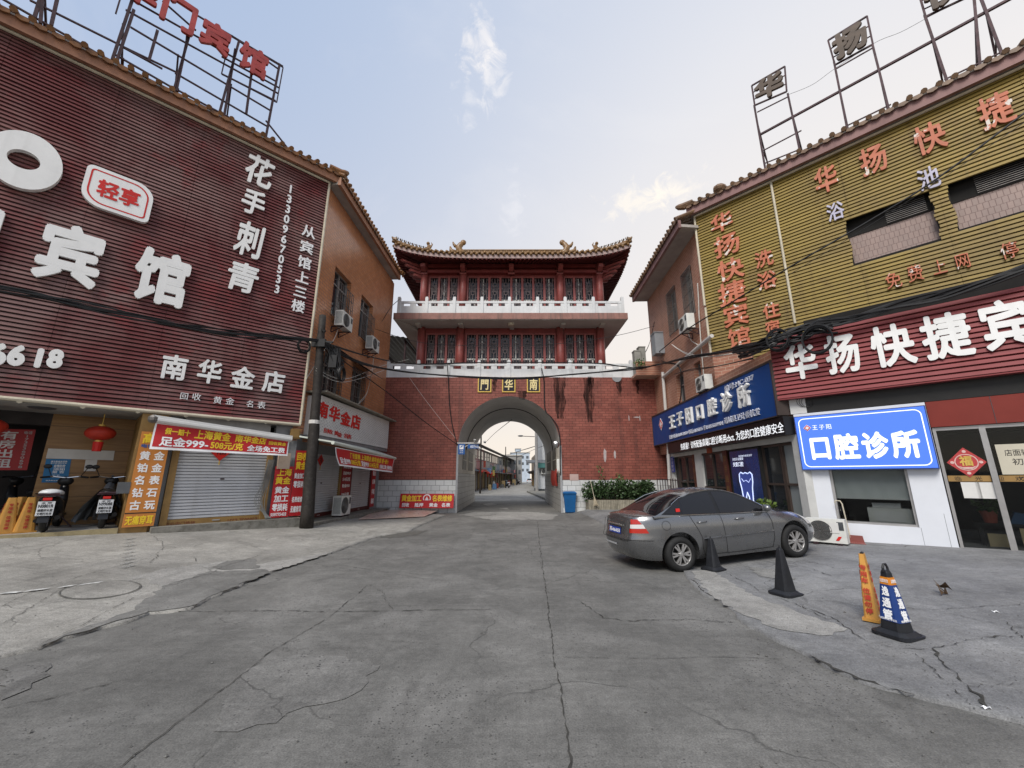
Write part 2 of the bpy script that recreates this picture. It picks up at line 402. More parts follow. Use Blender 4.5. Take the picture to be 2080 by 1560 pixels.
M_patch = ground_mat('patch_concrete', (.26,.252,.235), (.36,.35,.325), .9, (.5,.2), 12., 30)
M_rubble = ground_mat('worn_concrete', (.11,.108,.1), (.24,.235,.22), 1.4, (.3,.2), 77., 26)
M_worn = ground_mat('worn_road', (.105,.102,.096), (.20,.195,.182), 2.0, (.5,.2), 77., 24)
M_crack = mat('crack_dark', (.045,.043,.038), .95, .4, 8)
M_damp = mat('damp_stain', (.10,.098,.088), .6, .4, 7)
def axis_pts(spec):
    out = []
    for a, b, st in spec:
        n = max(1, round((b-a)/st)); out += [a+(b-a)*i/n for i in range(n)]
    return out+[spec[-1][1]]
b = MB(); b.smooth = True
xs = axis_pts([(-300,-60,60),(-60,-16,4),(-16,16,.5),(16,60,4),(60,300,60)]); ys = axis_pts([(-60,-6,9),(-6,24,.5),(24,60,4),(60,220,16),(220,700,80)])
b.grid([[Vector((x, y, gz(x, y) if y < 24 else 0)) for x in xs] for y in ys])
obj('road', b, M_road, kind='structure', recalc=False)
def jag(pts, step=.12, amp=.05, seed=1):
    r = random.Random(seed); out = []
    for a, c in zip(pts, pts[1:]):
        n = max(1, int((c-a).length/step)); t = (c-a); nn = Vector((-t.y, t.x, 0)).normalized() if t.length > 0 else Vector((0,0,0))
        for i in range(n):
            out.append(a.lerp(c, i/n)+nn*r.uniform(-amp, amp)*(1 if i else .4))
    out.append(pts[-1]); return out
def on(p, h): return Vector((p.x, p.y, gz(p.x, p.y)+h))
def strip_sheet(name, edge, outer, m, h, cols=16, kind='structure'):
    b = MB(); b.smooth = True; P = []
    for e, o in zip(edge, outer):
        row = [on(e, -.06)]+[on(e.lerp(o, (i/cols)**1.6), h if i else h) for i in range(cols+1)]
        P.append(row)
    b.grid(P); return obj(name, b, m, kind=kind, recalc=False)
LEDGE = [(-260,1420),(-90,1368),(0,1337),(74,1322),(125,1301),(194,1281),(258,1267),(300,1249),(341,1246),(388,1239),(429,1216),(466,1200),(545,1165),(595,1149),(692,1119),(720,1108),(766,1091),(831,1080),(854,1068),(886,1055),(905,1047)]
le = jag([gpx(*p) for p in LEDGE], .13, .035, 3)
strip_sheet('pavement', le, [Vector((-22+.35*p.y*.3, p.y*1.35+3.5, 0)) for p in le], M_pavl, .03)
REDGE = [(2500,1560),(2200,1500),(2080,1475),(2005,1456),(1975,1446),(1936,1436),(1890,1427),(1838,1413),(1792,1402),(1747,1389),(1720,1376),(1678,1358),(1629,1330),(1583,1307),(1544,1286),(1505,1266),(1485,1240),(1462,1224),(1433,1212),(1420,1201),(1400,1181),(1392,1166),(1360,1140),(1300,1112),(1262,1092),(1240,1078),(1225,1066),(1200,1052),(1175,1043)]
re_ = jag([gpx(*p) for p in REDGE], .13, .03, 5)
strip_sheet('pavement', re_, [Vector((16, p.y*1.1+1.5, 0)) for p in re_], M_pavr, .03)
def patch(name, px, m, h=.036, amp=.06, seed=1, kind='structure'):
    pts = [gpx(*p) for p in px]; pts = jag(pts+[pts[0]], .10, amp, seed)[:-1]
    tri = tessellate_polygon([[Vector((p.x, p.y, 0)) for p in pts]])
    bm = bmesh.new(); vs = [bm.verts.new((p.x, p.y, 0)) for p in pts]
    for t in tri:
        try: bm.faces.new([vs[i] for i in t])
        except ValueError: pass
    bmesh.ops.subdivide_edges(bm, edges=[e for e in bm.edges if e.calc_length() > .6], cuts=3, use_grid_fill=True); bmesh.ops.triangulate(bm, faces=bm.faces)
    for v in bm.verts: v.co.z = gz(v.co.x, v.co.y)+h
    bm.normal_update()
    for f in bm.faces:
        if f.normal.z < 0: f.normal_flip()
    me = bpy.data.meshes.new(name); bm.to_mesh(me); bm.free(); me.materials.append(m)
    o = bpy.data.objects.new(name, me); COL.objects.link(o); o['kind'] = kind; return o
patch('concrete_patch', [(225,1190),(330,1160),(420,1148),(470,1140),(430,1158),(520,1150),(590,1140),(680,1122),(600,1150),(540,1166),(430,1170),(330,1200),(290,1178)], M_patch, .035, .05, 2)
patch('concrete_patch', [(270,1240),(330,1196),(425,1165),(535,1160),(545,1168),(470,1199),(430,1215),(385,1237),(300,1248)], M_rubble, .039, .05, 3)
patch('concrete_patch', [(430,1155),(460,1143),(520,1140),(525,1158),(450,1162)], M_rubble, .040, .04, 4)
patch('concrete_patch', [(80,1320),(180,1278),(260,1250),(300,1240),(300,1250),(200,1280),(130,1300)], M_rubble, .041, .04, 5)
patch('concrete_patch', [(1405,1165),(1440,1160),(1530,1215),(1600,1240),(1725,1285),(1670,1297),(1585,1285),(1500,1250),(1440,1212)], M_patch, .036, .05, 6)
patch('concrete_patch', [(1520,1155),(1570,1160),(1620,1180),(1600,1186),(1540,1172)], M_rubble, .037, .04, 7)
patch('concrete_patch', [(0,1360),(80,1345),(110,1355),(60,1400),(0,1425)], M_worn, .008, .05, 8)
patch('concrete_patch', [(500,1360),(600,1330),(700,1335),(770,1352),(745,1385),(700,1420),(620,1438),(560,1470),(480,1490),(430,1488),(455,1430)], M_worn, .005, .05, 11)
patch('concrete_patch', [(930,1046),(1000,1040),(1080,1040),(1135,1046),(1120,1056),(1000,1056)], M_patch, .006, .1, 12)
patch('damp_patch', [(770,1090),(830,1080),(870,1078),(850,1086),(790,1094)], M_damp, .006, .08, 14)
def crack(px, w=.014, seed=1, h=.0, amp=.05, step=.05):
    r = random.Random(seed); pts = jag(jag([gpx(*p) for p in px], .3, amp, seed+50), step, min(.022, amp*.5), seed); vs = []; n = len(pts)
    for i, p in enumerate(pts):
        t = (pts[min(i+1, n-1)]-pts[max(i-1, 0)]); nn = Vector((-t.y, t.x, 0)).normalized()
        ww = w*.42*r.choice((.12,.35,.6,.8,1.,1.5))*(1 if 0 < i < n-1 else .2); q = h
        vs += [on(p-nn*ww, q), on(p+nn*ww, q)]
    return vs, [(2*i, 2*i+1, 2*i+3, 2*i+2) for i in range(n-1)]
b = MB()
for i, (px, w, h, a) in enumerate([
    ([(1092,1060),(1098,1120),(1108,1200),(1117,1270),(1128,1350),(1142,1440),(1162,1600)], .016, .008, .02),
    ([(335,1243),(480,1242),(700,1243),(860,1240),(1000,1239)], .016, .01, .02), ([(748,1188),(670,1253),(545,1327),(392,1447),(230,1570)], .010, .008, .02),
    ([(760,1160),(700,1150),(800,1165),(890,1180),(960,1181)], .008, .008, .04), ([(748,1188),(780,1205),(800,1240)], .006, .008, .05), ([(980,1085),(1060,1092),(1100,1150)], .006, .008, .05),
    ([(1180,1222),(1200,1240),(1225,1256),(1280,1262),(1390,1258),(1505,1266)], .014, .01, .05), ([(1100,1200),(1180,1222)], .008, .009, .04), ([(1190,1180),(1290,1185),(1390,1195)], .006, .008, .06),
    ([(1125,1335),(1300,1338),(1500,1336),(1600,1340)], .006, .008, .02), ([(560,1325),(760,1300),(900,1310)], .004, .008, .05), ([(0,1440),(100,1420),(260,1380)], .012, .008, .05),
    # left pavement
    ([(310,1090),(330,1110),(318,1135),(300,1150)], .012, .040, .05), ([(330,1112),(372,1118)], .006, .040, .04), ([(0,1240),(70,1205),(180,1170),(300,1138)], .010, .040, .015), ([(75,1320),(170,1275),(230,1240),(300,1205)], .010, .044, .02),
    ([(330,1198),(360,1186),(430,1170),(450,1155),(530,1130)], .012, .043, .05), ([(395,1135),(398,1145)], .01, .04, .03), ([(0,1275),(60,1240),(130,1200)], .006, .040, .03), ([(440,1130),(520,1105),(600,1090)], .005, .04, .05), ([(560,1095),(640,1088),(720,1083)], .012, .043, .05),
    # right pavement
    ([(1560,1140),(1600,1146),(1650,1160),(1702,1178)], .012, .041, .04), ([(1430,1145),(1470,1165),(1540,1205),(1620,1235),(1680,1265)], .010, .042, .05), ([(1620,1236),(1690,1260),(1760,1310),(1830,1325),(1895,1328)], .014, .041, .05),
    ([(1895,1325),(1925,1355),(1960,1395),(2000,1430),(2010,1448)], .026, .041, .06), ([(1895,1326),(1960,1310),(2030,1302),(2100,1300)], .016, .041, .05), ([(1860,1335),(1905,1380),(1930,1405),(1980,1445)], .010, .042, .05),
    ([(1640,1225),(1700,1228),(1760,1240),(1900,1246),(2090,1232)], .009, .041, .04), ([(1905,1246),(2000,1270),(2090,1285)], .008, .041, .05), ([(2048,1270),(2080,1305)], .012, .042, .04), ([(1500,1120),(1540,1140),(1650,1165)], .006, .04, .05),
    ([(1960,1405),(2080,1400)], .006, .041, .06), ([(1405,1180),(1440,1212),(1480,1235)], .03, .034, .04), ([(1640,1338),(1700,1368),(1790,1402),(1860,1420)], .035, .034, .05),
    ([(1100,1050),(1180,1052),(1260,1090)], .02, .012, .08)]):
    b.add(*crack(px, w, i+20, h, a))
obj('ground_crack', b, M_crack, kind='structure', recalc=False)
M_joint = mat('joint_line', (.05,.05,.048), .9, .4, 6)
def ring_on(cx, cy, r0, r1, h, n=40):
    vs = []; 
    for k in range(n):
        a = 2*pi*k/n
        for r in (r0, r1): vs.append(on(Vector((cx+r*cos(a), cy+r*sin(a), 0)), h))
    return vs, [(2*k, 2*k+1, (2*k+3) % (2*n), (2*k+2) % (2*n)) for k in range(n)]
p = gpx(206, 1203)
mh = thing('manhole_cover', 'round concrete manhole cover set in the left pavement', 'manhole cover', (p.x, p.y, gz(p.x, p.y)+.03))
b = MB(); n = 40; b.add([on(Vector((p.x+.42*cos(2*pi*k/n), p.y+.42*sin(2*pi*k/n), 0)), .043) for k in range(n)], [tuple(range(n))]); obj('lid', b, M_pavl, mh, recalc=False)
b = MB(); b.add(*ring_on(p.x, p.y, .43, .447, .045)); obj('rim', b, M_damp, mh, recalc=False)
# worn white paint dashes on the left pavement
M_oldpaint = mat('worn_white_paint', (.5,.5,.48), .8, .4, 12, dirt=.9, dirtcol=(.25,.245,.23))
b = MB()
for u0, u1, v0, v1 in ((0,40,1212,1209),(52,95,1207,1202),(120,150,1199,1195),(160,205,1194,1188)):
    a, c = gpx(u0, v0), gpx(u1, v1); nn = Vector((0,.05,0)); b.poly([on(a-nn, .045), on(c-nn, .045), on(c+nn, .045), on(a+nn, .045)])
for k in range(9):
    v = 1098+k*7.2; a = gpx(262-(k*.6), v); b.text('请勿停车'[k % 4], lambda x, y, e, a=a: on(Vector((a.x+.16*(x-.5), a.y+.28*(y-.5), 0)), .045), .0, .0)
obj('road_marking', b, M_oldpaint, kind='structure', recalc=False)
# grit and small stones lying about, too many to count
M_grit = mat('grit_stone', (.11,.107,.10), .9, .6, 40)
b = MB(); r = random.Random(21)
for k in range(900):
    v = 1095+465*r.random()**1.6; p = gpx(r.uniform(-20, 2100), v)
    if r.random() < .45:
        q = r.choice(le+re_); p = Vector((q.x+r.gauss(0,.18), q.y+r.gauss(0,.18), 0))
    if p.y > 14 or p.y < 2: continue
    s_ = r.uniform(.003,.008)*(1.9 if r.random() < .05 else 1); c = on(p, .036 if (p.x > 3.3 or p.x < -5.6+.13*p.y) else .008); a = r.uniform(0, 3)
    b.add([c+Vector((s_*cos(a)*1.4, s_*sin(a)*1.4, 0)), c+Vector((-s_*sin(a), s_*cos(a), 0)), c+Vector((-s_*cos(a)*1.3, -s_*sin(a), 0)), c+Vector((s_*sin(a), -s_*cos(a)*1.1, 0)), c+Vector((0,0,s_*.9))], [(0,1,4),(1,2,4),(2,3,4),(3,0,4)])
obj('grit', b, M_grit, kind='stuff')
# litter and a fallen leaf
M_leaf = mat('dead_leaf', (.09,.055,.03), .8, .3, 20); M_litter = mat('litter_white', (.7,.7,.7), .6, .1)
p = gpx(1919, 1214)
b = MB()
for k, (q, rr) in enumerate(((Vector((0,0,.05)), .3), (Vector((.03,.02,.12)), 1.3))):
    P = [[p+q+Vector((.085*(i-1.5)/1.5*cos(rr)-.04*j*sin(rr), .11*(i-1.5)/1.5*sin(rr), .03*j+.03*abs(i-1.5)+.03*sin(i*2+j))) for i in range(4)] for j in (-1,0,1)]
    b.grid(P)
b.tube([p+Vector((.05,0,.05)), p+Vector((-.06,.02,.16))], .006, 5)
tag(obj('dry_leaf', b, M_leaf, base=p), 'curled dry brown leaf lying on the right pavement behind the yellow cone', 'leaf')
p = gpx(2022, 1251); b = MB(); b.grid([[p+Vector((.016*i, .012*j, .035+.006*((i*3+j*5) % 4))) for i in range(5)] for j in range(4)])
tag(obj('paper_scrap', b, M_litter, base=p), 'crumpled white paper scrap lying on the right pavement near the frame edge', 'litter')
p = gpx(2003, 1452); b = MB(); b.grid([[p+Vector((.014*i, .01*j, .035+.005*((i*5+j*3) % 4))) for i in range(5)] for j in range(4)])
tag(obj('paper_scrap', b, M_litter, base=p), 'white plastic scrap in the end of the deep crack at lower right', 'litter')
# ---------------------------------------------------------------- common materials
M_white = mat('white_paint', (.72,.72,.70), .5, .08, 2, dirt=.15)
M_letter = mat('white_letter_plastic', (.80,.80,.78), .4, .05, 1.5, dirt=.15, dirtcol=(.4,.4,.38), streak=.18)
M_letside = mat('letter_side', (.55,.55,.54), .5, .1)
M_steel = mat('rusty_dark_steel', (.05,.03,.035), .6, .5, 6, .4, dirt=.4, dirtcol=(.12,.04,.02))
M_black = mat('black_rubber', (.012,.012,.012), .55, .3, 8)
M_cable = mat('cable_black', (.010,.010,.011), .5, .3, 5)
M_cablew = mat('cable_white', (.55,.54,.5), .6, .2, 4)
M_dark = mat('dark_interior', (.012,.011,.010), .9, .3)
M_glass = glass('window_glass', (.015,.018,.022)); M_clear = clear_glass('clear_shop_glass')
M_metal = mat('bare_metal', (.45,.45,.45), .35, .15, 5, .9)
M_grille = mat('grille_steel', (.16,.15,.14), .5, .3, 6, .5, dirt=.4, dirtcol=(.09,.045,.02))
M_acw = mat('aircon_white', (.62,.62,.58), .45, .1, 3, dirt=.25, dirtcol=(.22,.2,.17)); M_acd = mat('aircon_dark', (.06,.065,.07), .5, .3, 6)
M_pipe = mat('cream_pipe', (.52,.47,.36), .45, .15, 2, dirt=.35, dirtcol=(.16,.11,.07)); M_pipew = mat('white_pipe', (.55,.53,.5), .5, .12, 2, dirt=.3, dirtcol=(.2,.18,.15))
M_tile_o = mat('glazed_tile_ochre', (.19,.085,.028), .4, .45, 3, dirt=.5, dirtcol=(.05,.035,.02)); M_fascia = mat('fascia_tan', (.30,.145,.085), .6, .2, 1.5, streak=.4, dirtcol=(.09,.05,.035))
M_soffit = mat('soffit_plaster', (.34,.31,.28), .8, .2, 1.2, dirt=.4, dirtcol=(.14,.12,.1))
M_red = mat('banner_red', (.46,.018,.022), .5, .15, 2); M_redink = mat('red_ink', (.55,.02,.015), .5, .1); M_yel = mat('yellow_ink', (.80,.56,.03), .5, .08); M_whiteink = mat('white_ink', (.8,.8,.8), .5, .05)
M_bluep = mat('blue_print', (.02,.10,.32), .45, .1); M_ora = mat('orange_print', (.52,.16,.035), .5, .2, .9); M_blk = mat('black_ink', (.015,.015,.015), .6, .1)
M_gold = mat('gold_paint', (.62,.42,.10), .4, .15, 4, .3)
M_alum = mat('aluminium', (.38,.37,.36), .4, .12, 3, .6)
M_shut = mat('shutter_grey', (.50,.51,.53), .5, .08, 1.2, .1, dirt=.25, dirtcol=(.22,.2,.18), streak=.25)
M_woodf = mat('yellow_wood_frame', (.26,.155,.05), .5, .2, 2, dirt=.3, dirtcol=(.1,.06,.03))
M_pole = mat('tarred_pole', (.022,.018,.015), .7, .5, 6, dirt=.35, dirtcol=(.12,.11,.1), bump=.8, bscale=30)
M_kerb = mat('mossy_kerb', (.20,.19,.165), .85, .3, 3, dirt=.8, dirtcol=(.035,.035,.022), bump=.8, bscale=25)
# ---------------------------------------------------------------- left hotel: building, cladding sign and everything fixed to it
B_or = brick('orange_wall_tile', 'Y', (.50,.215,.10), (.58,.265,.13), (.20,.085,.045), .30, .125, .011, .22, .5, var=.2, streak=.3, dirtcol=(.12,.06,.035), spec=.6, bump=.6)
hb = thing('hotel_building', 'three storey corner hotel with orange tiled side wall and maroon slatted front', 'building', LF.w(0, 0, 0))
b = MB(); WTOP = 12.88
b.fbox(LS, .05, 7.94, -6, 0, 2.95, WTOP)     # upper mass on the street side (windows set proud as boxes with depth)
def wall_with_holes(b, F, s0, s1, z0, z1, holes, d, thick=.25):
    ss = sorted({s0, s1, *[h[0] for h in holes], *[h[1] for h in holes]}); zz = sorted({z0, z1, *[h[2] for h in holes], *[h[3] for h in holes]})
    for a, c in zip(ss, ss[1:]):
        run = None
        for e, g in zip(zz, zz[1:]):
            hole = any(h[0]-1e-6 <= a and c <= h[1]+1e-6 and h[2]-1e-6 <= e and g <= h[3]+1e-6 for h in holes)
            if not hole: run = (run[0], g) if run else (e, g)
            if hole and run: b.fbox(F, a, c, d-thick, d, run[0], run[1]); run = None
        if run: b.fbox(F, a, c, d-thick, d, run[0], run[1])
b = MB()
def wpx(F, tl, tr, h, d=0): # window hole from two top corner pixels and a height
    a = F.sz(*tl, d); c = F.sz(*tr, d); return (a[0], c[0], a[1]-h, a[1])
w1 = wpx(LS, (682,540), (714,575), 2.05); w2 = wpx(LS, (735,597), (758,622), 2.05)
w3 = (w1[0]-.1, w1[1]-.05, 4.75, 6.55); w4 = (w2[0]-.2, w2[1]-.2, 4.85, 6.55)
wall_with_holes(b, LS, .0, 7.94, 2.95, WTOP, [w1, w2, w3, w4], 0)
obj('wall', b, B_or, hb)
b = MB(); b.fbox(LS, .3, 7.94, -6.5, -.26, 2.95, WTOP); b.fbox(LF, -9.5, -.25, -6.5, -.4, 3.45, 12.6, 12.6, 12.6); obj('core', b, M_dark, hb)
b = MB(); b.fbox(LS, 7.94, 8.2, -6, -.02, .2, WTOP); obj('rear_wall', b, B_or, hb)
def window(F, h, parent, grille='full', rec=.2, bars=9, mat_g=M_grille, out=.1, grz=None):
    s0, s1, z0, z1 = h
    f = MB(); w = .06
    f.fbox(F, s0, s0+w, -rec-.06, -rec+.02, z0, z1); f.fbox(F, s1-w, s1, -rec-.06, -rec+.02, z0, z1); f.fbox(F, s0+w, s1-w, -rec-.06, -rec+.02, z0, z0+w); f.fbox(F, s0+w, s1-w, -rec-.06, -rec+.02, z1-w, z1)
    f.fbox(F, (s0+s1)/2-.03, (s0+s1)/2+.03, -rec-.06, -rec+.025, z0+w, z1-w); f.fbox(F, s0+w, s1-w, -rec-.06, -rec+.022, z0+(z1-z0)*.7, z0+(z1-z0)*.7+.05)
    fo = obj('window', f, M_alum, parent)
    p = MB(); p.fbox(F, s0+.01, s1-.01, -rec-.05, -rec-.03, z0+.01, z1-.01); obj('pane', p, M_glass, fo)
    if grille:
        g = MB(); a, c = grz if grz else (z0, z1)
        for i in range(bars+1):
            s = s0+(s1-s0)*i/bars; g.bar(F.w(s, out, a), F.w(s, out, c), .022)
        for q in range(5):
            z = a+(c-a)*q/4; g.bar(F.w(s0, out, z), F.w(s1, out, z), .02)
        for s in (s0, s1):
            for z in (a, c): g.bar(F.w(s, out, z), F.w(s, -.05, z), .02)
        obj('security_grille', g, mat_g, fo)
    return fo
window(LS, w1, hb, grz=(w1[2]-.05, w1[2]+1.45), out=.16); window(LS, w2, hb, grz=(w2[2]-.05, w2[2]+1.4), out=.14)
window(LS, w3, hb, bars=7, out=.04); window(LS, w4, hb, bars=7, out=.04)
# eaves: fascia, soffit, glazed tiles
EZ = 12.9
def eave(parent, F, s0, s1, d_in, d_out, z, zl, m_f, m_s, m_t, fh=.36, step=.32, rise=2.2, run=4.5, miter0=0, miter1=0, tiles='roof_tiles'):
    """eave along F from s0 to s1; zl = extra height at s0 end; miter shifts the outer edge's ends"""
    f = MB(); Z = lambda s: z+zl*(s1-s)/(s1-s0)
    A = lambda s, d, zz: F.w(s, d, zz)
    s0o, s1o = s0-miter0, s1+miter1
    f.hexa([A(s0o,d_out-.12,Z(s0)),A(s1o,d_out-.12,Z(s1)),A(s1o,d_out,Z(s1)),A(s0o,d_out,Z(s0)),A(s0o,d_out-.12,Z(s0)+fh),A(s1o,d_out-.12,Z(s1)+fh),A(s1o,d_out,Z(s1)+fh),A(s0o,d_out,Z(s0)+fh)])
    obj('fascia', f, m_f, parent)
    q = MB(); q.hexa([A(s0,d_in,Z(s0)+.03),A(s1,d_in,Z(s1)+.03),A(s1o,d_out-.12,Z(s1)+.03),A(s0o,d_out-.12,Z(s0)+.03),A(s0,d_in,Z(s0)+.15),A(s1,d_in,Z(s1)+.15),A(s1o,d_out-.12,Z(s1)+.15),A(s0o,d_out-.12,Z(s0)+.15)]); obj('soffit', q, m_s, parent)
    t = MB(); zt = fh
    t.hexa([A(s0o,d_out+.06,Z(s0)+zt),A(s1o,d_out+.06,Z(s1)+zt),A(s1,d_out-run,Z(s1)+zt+rise),A(s0,d_out-run,Z(s0)+zt+rise),A(s0o,d_out+.06,Z(s0)+zt+.06),A(s1o,d_out+.06,Z(s1)+zt+.06),A(s1,d_out-run,Z(s1)+zt+rise+.06),A(s0,d_out-run,Z(s0)+zt+rise+.06)])
    n = int((s1o-s0o)/step); r = random.Random(11)
    for i in range(n+1):
        s = s0o+(s1o-s0o)*i/n; zz = Z(max(s0, min(s1, s)))+zt+.07; k = run*.35
        t.tube([A(s, d_out+.13+r.uniform(-.02,.02), zz-.02), A(s, d_out-k, zz+rise*.35)], .075, 8)
        t.fpoly(F, [(s-.11+step/2, zz-.13), (s+step/2, zz-.17), (s+.11+step/2, zz-.13), (s+.11+step/2, zz-.05), (s-.11+step/2, zz-.05)], d_out+.05, d_out+.09)
    obj(tiles, t, m_t, parent)
eave(hb, LF, -10.5, .32, -.3, .26, EZ+.08, -.55, M_fascia, M_soffit, M_tile_o, .34, .30)
eave(hb, LS, .1, 7.7, -.02, .5, EZ-.05, 0, M_fascia, M_soffit, M_tile_o, .34, .26, miter0=.1)
b = MB(); c = LF.w(.33, .28, EZ+.48)
b.tube([c+Vector((-.35,-.25,.10)), c+Vector((.0,.02,.06)), c+Vector((.14,.10,.12)), c+Vector((.22,.15,.2))], [.13,.15,.13,.06], 8); b.tube([LS.w(7.6,.55,EZ+.4), LS.w(8.0,.62,EZ+.5)], [.12,.05], 8); obj('corner_tile', b, M_tile_o, hb)
b = MB(); c = LS.w(3.9, -4, EZ+2.6)
# ground floor: recess, floor, ceilings, dividing walls
M_plast = mat('grey_plaster', (.30,.295,.28), .8, .15, 1.5, dirt=.4, dirtcol=(.12,.11,.09)); M_gtile = mat('grey_column_tile', (.20,.205,.21), .4, .15, 2, dirt=.3)
b = MB(); b.fbox(LF, -12.5, .0, -2.4, .0, 3.42, 3.52); obj('porch_ceiling', b, M_plast, hb)
b = MB(); b.fbox(LF, -12.5, -3.85, -4.4, -.0, .3, .52); obj('porch_floor', b, mat('porch_floor_tile', (.34,.33,.31), .5, .15, 2, dirt=.35, dirtcol=(.15,.13,.1)), hb)
b = MB(); b.fbox(LF, -10.5, -3.9, .0, .05, .3, .525); obj('floor_edge_trim', b, mat('yellowed_trim', (.33,.27,.15), .6, .3, 3, dirt=.6), hb)
# wooden board wall beside the hotel entrance
def wood_mat():
    m, nt, bb = _mat('varnished_board'); t = NT(nt)
    v = t.vec(.5, .5, 7); n = t.noise(1.5, 7, .65, v, 1.2); c = t.mix(t.ramp(n, .3, .72), (.20,.10,.03), (.36,.20,.07))
    sp = t.n('ShaderNodeSeparateXYZ'); t.l(t.P(), sp.inputs[0]); fr = t.math('FRACT', t.math('MULTIPLY', sp.outputs[2], 1/.62)); ln = t.ramp(fr, .012, .02, (1,1,1), (0,0,0)); c = t.mix(ln, c, (.05,.03,.015))
    c = t.mix(t.math('MULTIPLY', t.ramp(t.noise(1.1, 6), .5, .8), .35), c, (.12,.06,.02))
    t.l(c, bb.inputs['Base Color']); bb.inputs['Roughness'].default_value = .42; t.bump(bb, t.math('ADD', n, t.math('MULTIPLY', ln, -2.)), .2, .004); return m
M_wood = wood_mat()
WALL_D = -1.85
s_w0 = LF.sz(110, 838, WALL_D)[0]; s_w1 = -3.85
b = MB(); b.fbox(LF, s_w0, s_w1, WALL_D-.12, WALL_D, .52, 3.42); obj('board_wall', b, M_wood, hb)
b = MB(); b.fbox(LF, s_w1-.04, s_w1+.5, WALL_D, .02, .35, 3.42); b.fbox(LF, s_w1+.5, s_w1+.56, -.3, -.06, .35, 3.42); obj('divider', b, M_woodf, hb)
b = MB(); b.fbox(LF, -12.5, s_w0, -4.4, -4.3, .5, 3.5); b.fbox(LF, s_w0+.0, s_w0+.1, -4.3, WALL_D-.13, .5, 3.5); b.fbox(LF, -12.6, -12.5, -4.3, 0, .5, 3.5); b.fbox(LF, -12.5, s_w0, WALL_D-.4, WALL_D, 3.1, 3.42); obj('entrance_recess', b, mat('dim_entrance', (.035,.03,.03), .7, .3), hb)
# shutter shop
def shutter(F, s0, s1, z0, z1, d, parent, m=M_shut, pitch=.085, base=None, frame=M_woodf, fw=.16):
    b = MB(); n = int((z1-z0)/pitch)
    for i in range(n):
        z = z0+i*pitch; r = .011
        b.hexa([F.w(s0,d-.04,z),F.w(s1,d-.04,z),F.w(s1,d+r*.2,z+.006),F.w(s0,d+r*.2,z+.006),F.w(s0,d-.04,z+pitch),F.w(s1,d-.04,z+pitch),F.w(s1,d-.012,z+pitch-.010),F.w(s0,d-.012,z+pitch-.010)])
        b.fbox(F, s0, s1, d-.02, d+r, z+.012, z+pitch-.016)
    o = obj('roller_shutter', b, m, parent)
    h = MB(); h.fbox(F, s0, s1, d-.03, d+.03, z0-.14, z0-.003); obj('bottom_rail', h, base or frame, o)
    h = MB(); h.fbox(F, (s0+s1)/2-.09, (s0+s1)/2+.09, d+.03, d+.05, z0-.09, z0-.06); obj('handle', h, M_metal, o)
    h = MB(); h.fbox(F, (s0+s1)/2-.05, (s0+s1)/2+.05, d+.012, d+.03, z0+1.05, z0+1.09); obj('lock', h, M_steel, o)
    for a, c in ((s0-fw, s0-.004), (s1+.004, s1+fw)): f = MB(); f.fbox(F, a, c, d-.1, d+.08, z0-.2, z1+.02); obj('door_frame', f, frame, o)
    return o
DS = -.12
a = LF.sz(338, 1062, DS); c = LF.sz(525, 1052, DS)
SH0, SH1, SHZ = a[0], c[0], .58
sh = shutter(LF, SH0, SH1, SHZ+.06, 3.0, DS, hb)
b = MB(); b.fbox(LF, SH0, SH1, -.2, -.13, 2.98, 3.42); obj('lintel', b, M_plast, hb)
b = MB(); b.pxtext(LF, '1557-7598857', 463, 1054, 521, 1061, DS+.032, .0, .003); b.pxtext(LF, '专业安门换锁', 335, 1061, 395, 1068, DS+.032, .0, .003); obj('lettering', b, mat('rust_ink', (.16,.03,.015), .7), sh)
b = MB(); b.fbox(LF, SH1+.17, .0, -.35, -.14, .25, 3.45); b.fbox(LF, s_w1+.5, SH0-.17, -.35, -.13, .25, 3.45); obj('corner_wall', b, M_gtile, hb); b = MB(); b.fbox(LS, .0, .32, -.3, .01, .2, 3.2); obj('corner_column', b, M_gtile, hb)
b = MB(); b.fbox(LF, s_w1+.56, .35, -.3, .28, .1, .5); obj('kerb_step', b, M_kerb, hb)
# side shop front
b = MB(); b.fbox(LS, .3, 7.94, -.3, -.06, 2.6, 3.0); b.fbox(LS, 7.3, 7.94, -.3, -.0, .1, 3.0); obj('side_lintel', b, M_gtile, hb)
# shutters A and B, from their feet
zA = .36
sA0, sA1 = .62, LS.sz(683, 1045, 0)[0]; sB0, sB1 = LS.sz(708, 1037, 0)[0], LS.sz(748, 1029, 0)[0]
M_mar = mat('maroon_rail', (.09,.018,.014), .5, .25)
shutter(LS, sA0, sA1, zA+.12, 2.62, -.06, hb, base=M_mar, frame=M_woodf, fw=.1); shutter(LS, sB0, sB1, zA+.06, 2.62, -.06, hb, base=M_mar, frame=M_mar, fw=.1)
b = MB(); b.fbox(LS, sA1+.1, sB0-.1, -.2, .0, .2, 2.62); obj('pier', b, M_mar, hb)
b = MB(); b.fbox(LS, sB1+.1, 7.3, -.2, -.01, .2, 2.62); obj('end_pier', b, M_gtile, hb)
b = MB(); b.fbox(LS, .2, 8.3, -.2, .72, .0, .3, .24, .24); obj('kerb_step', b, M_kerb, hb)

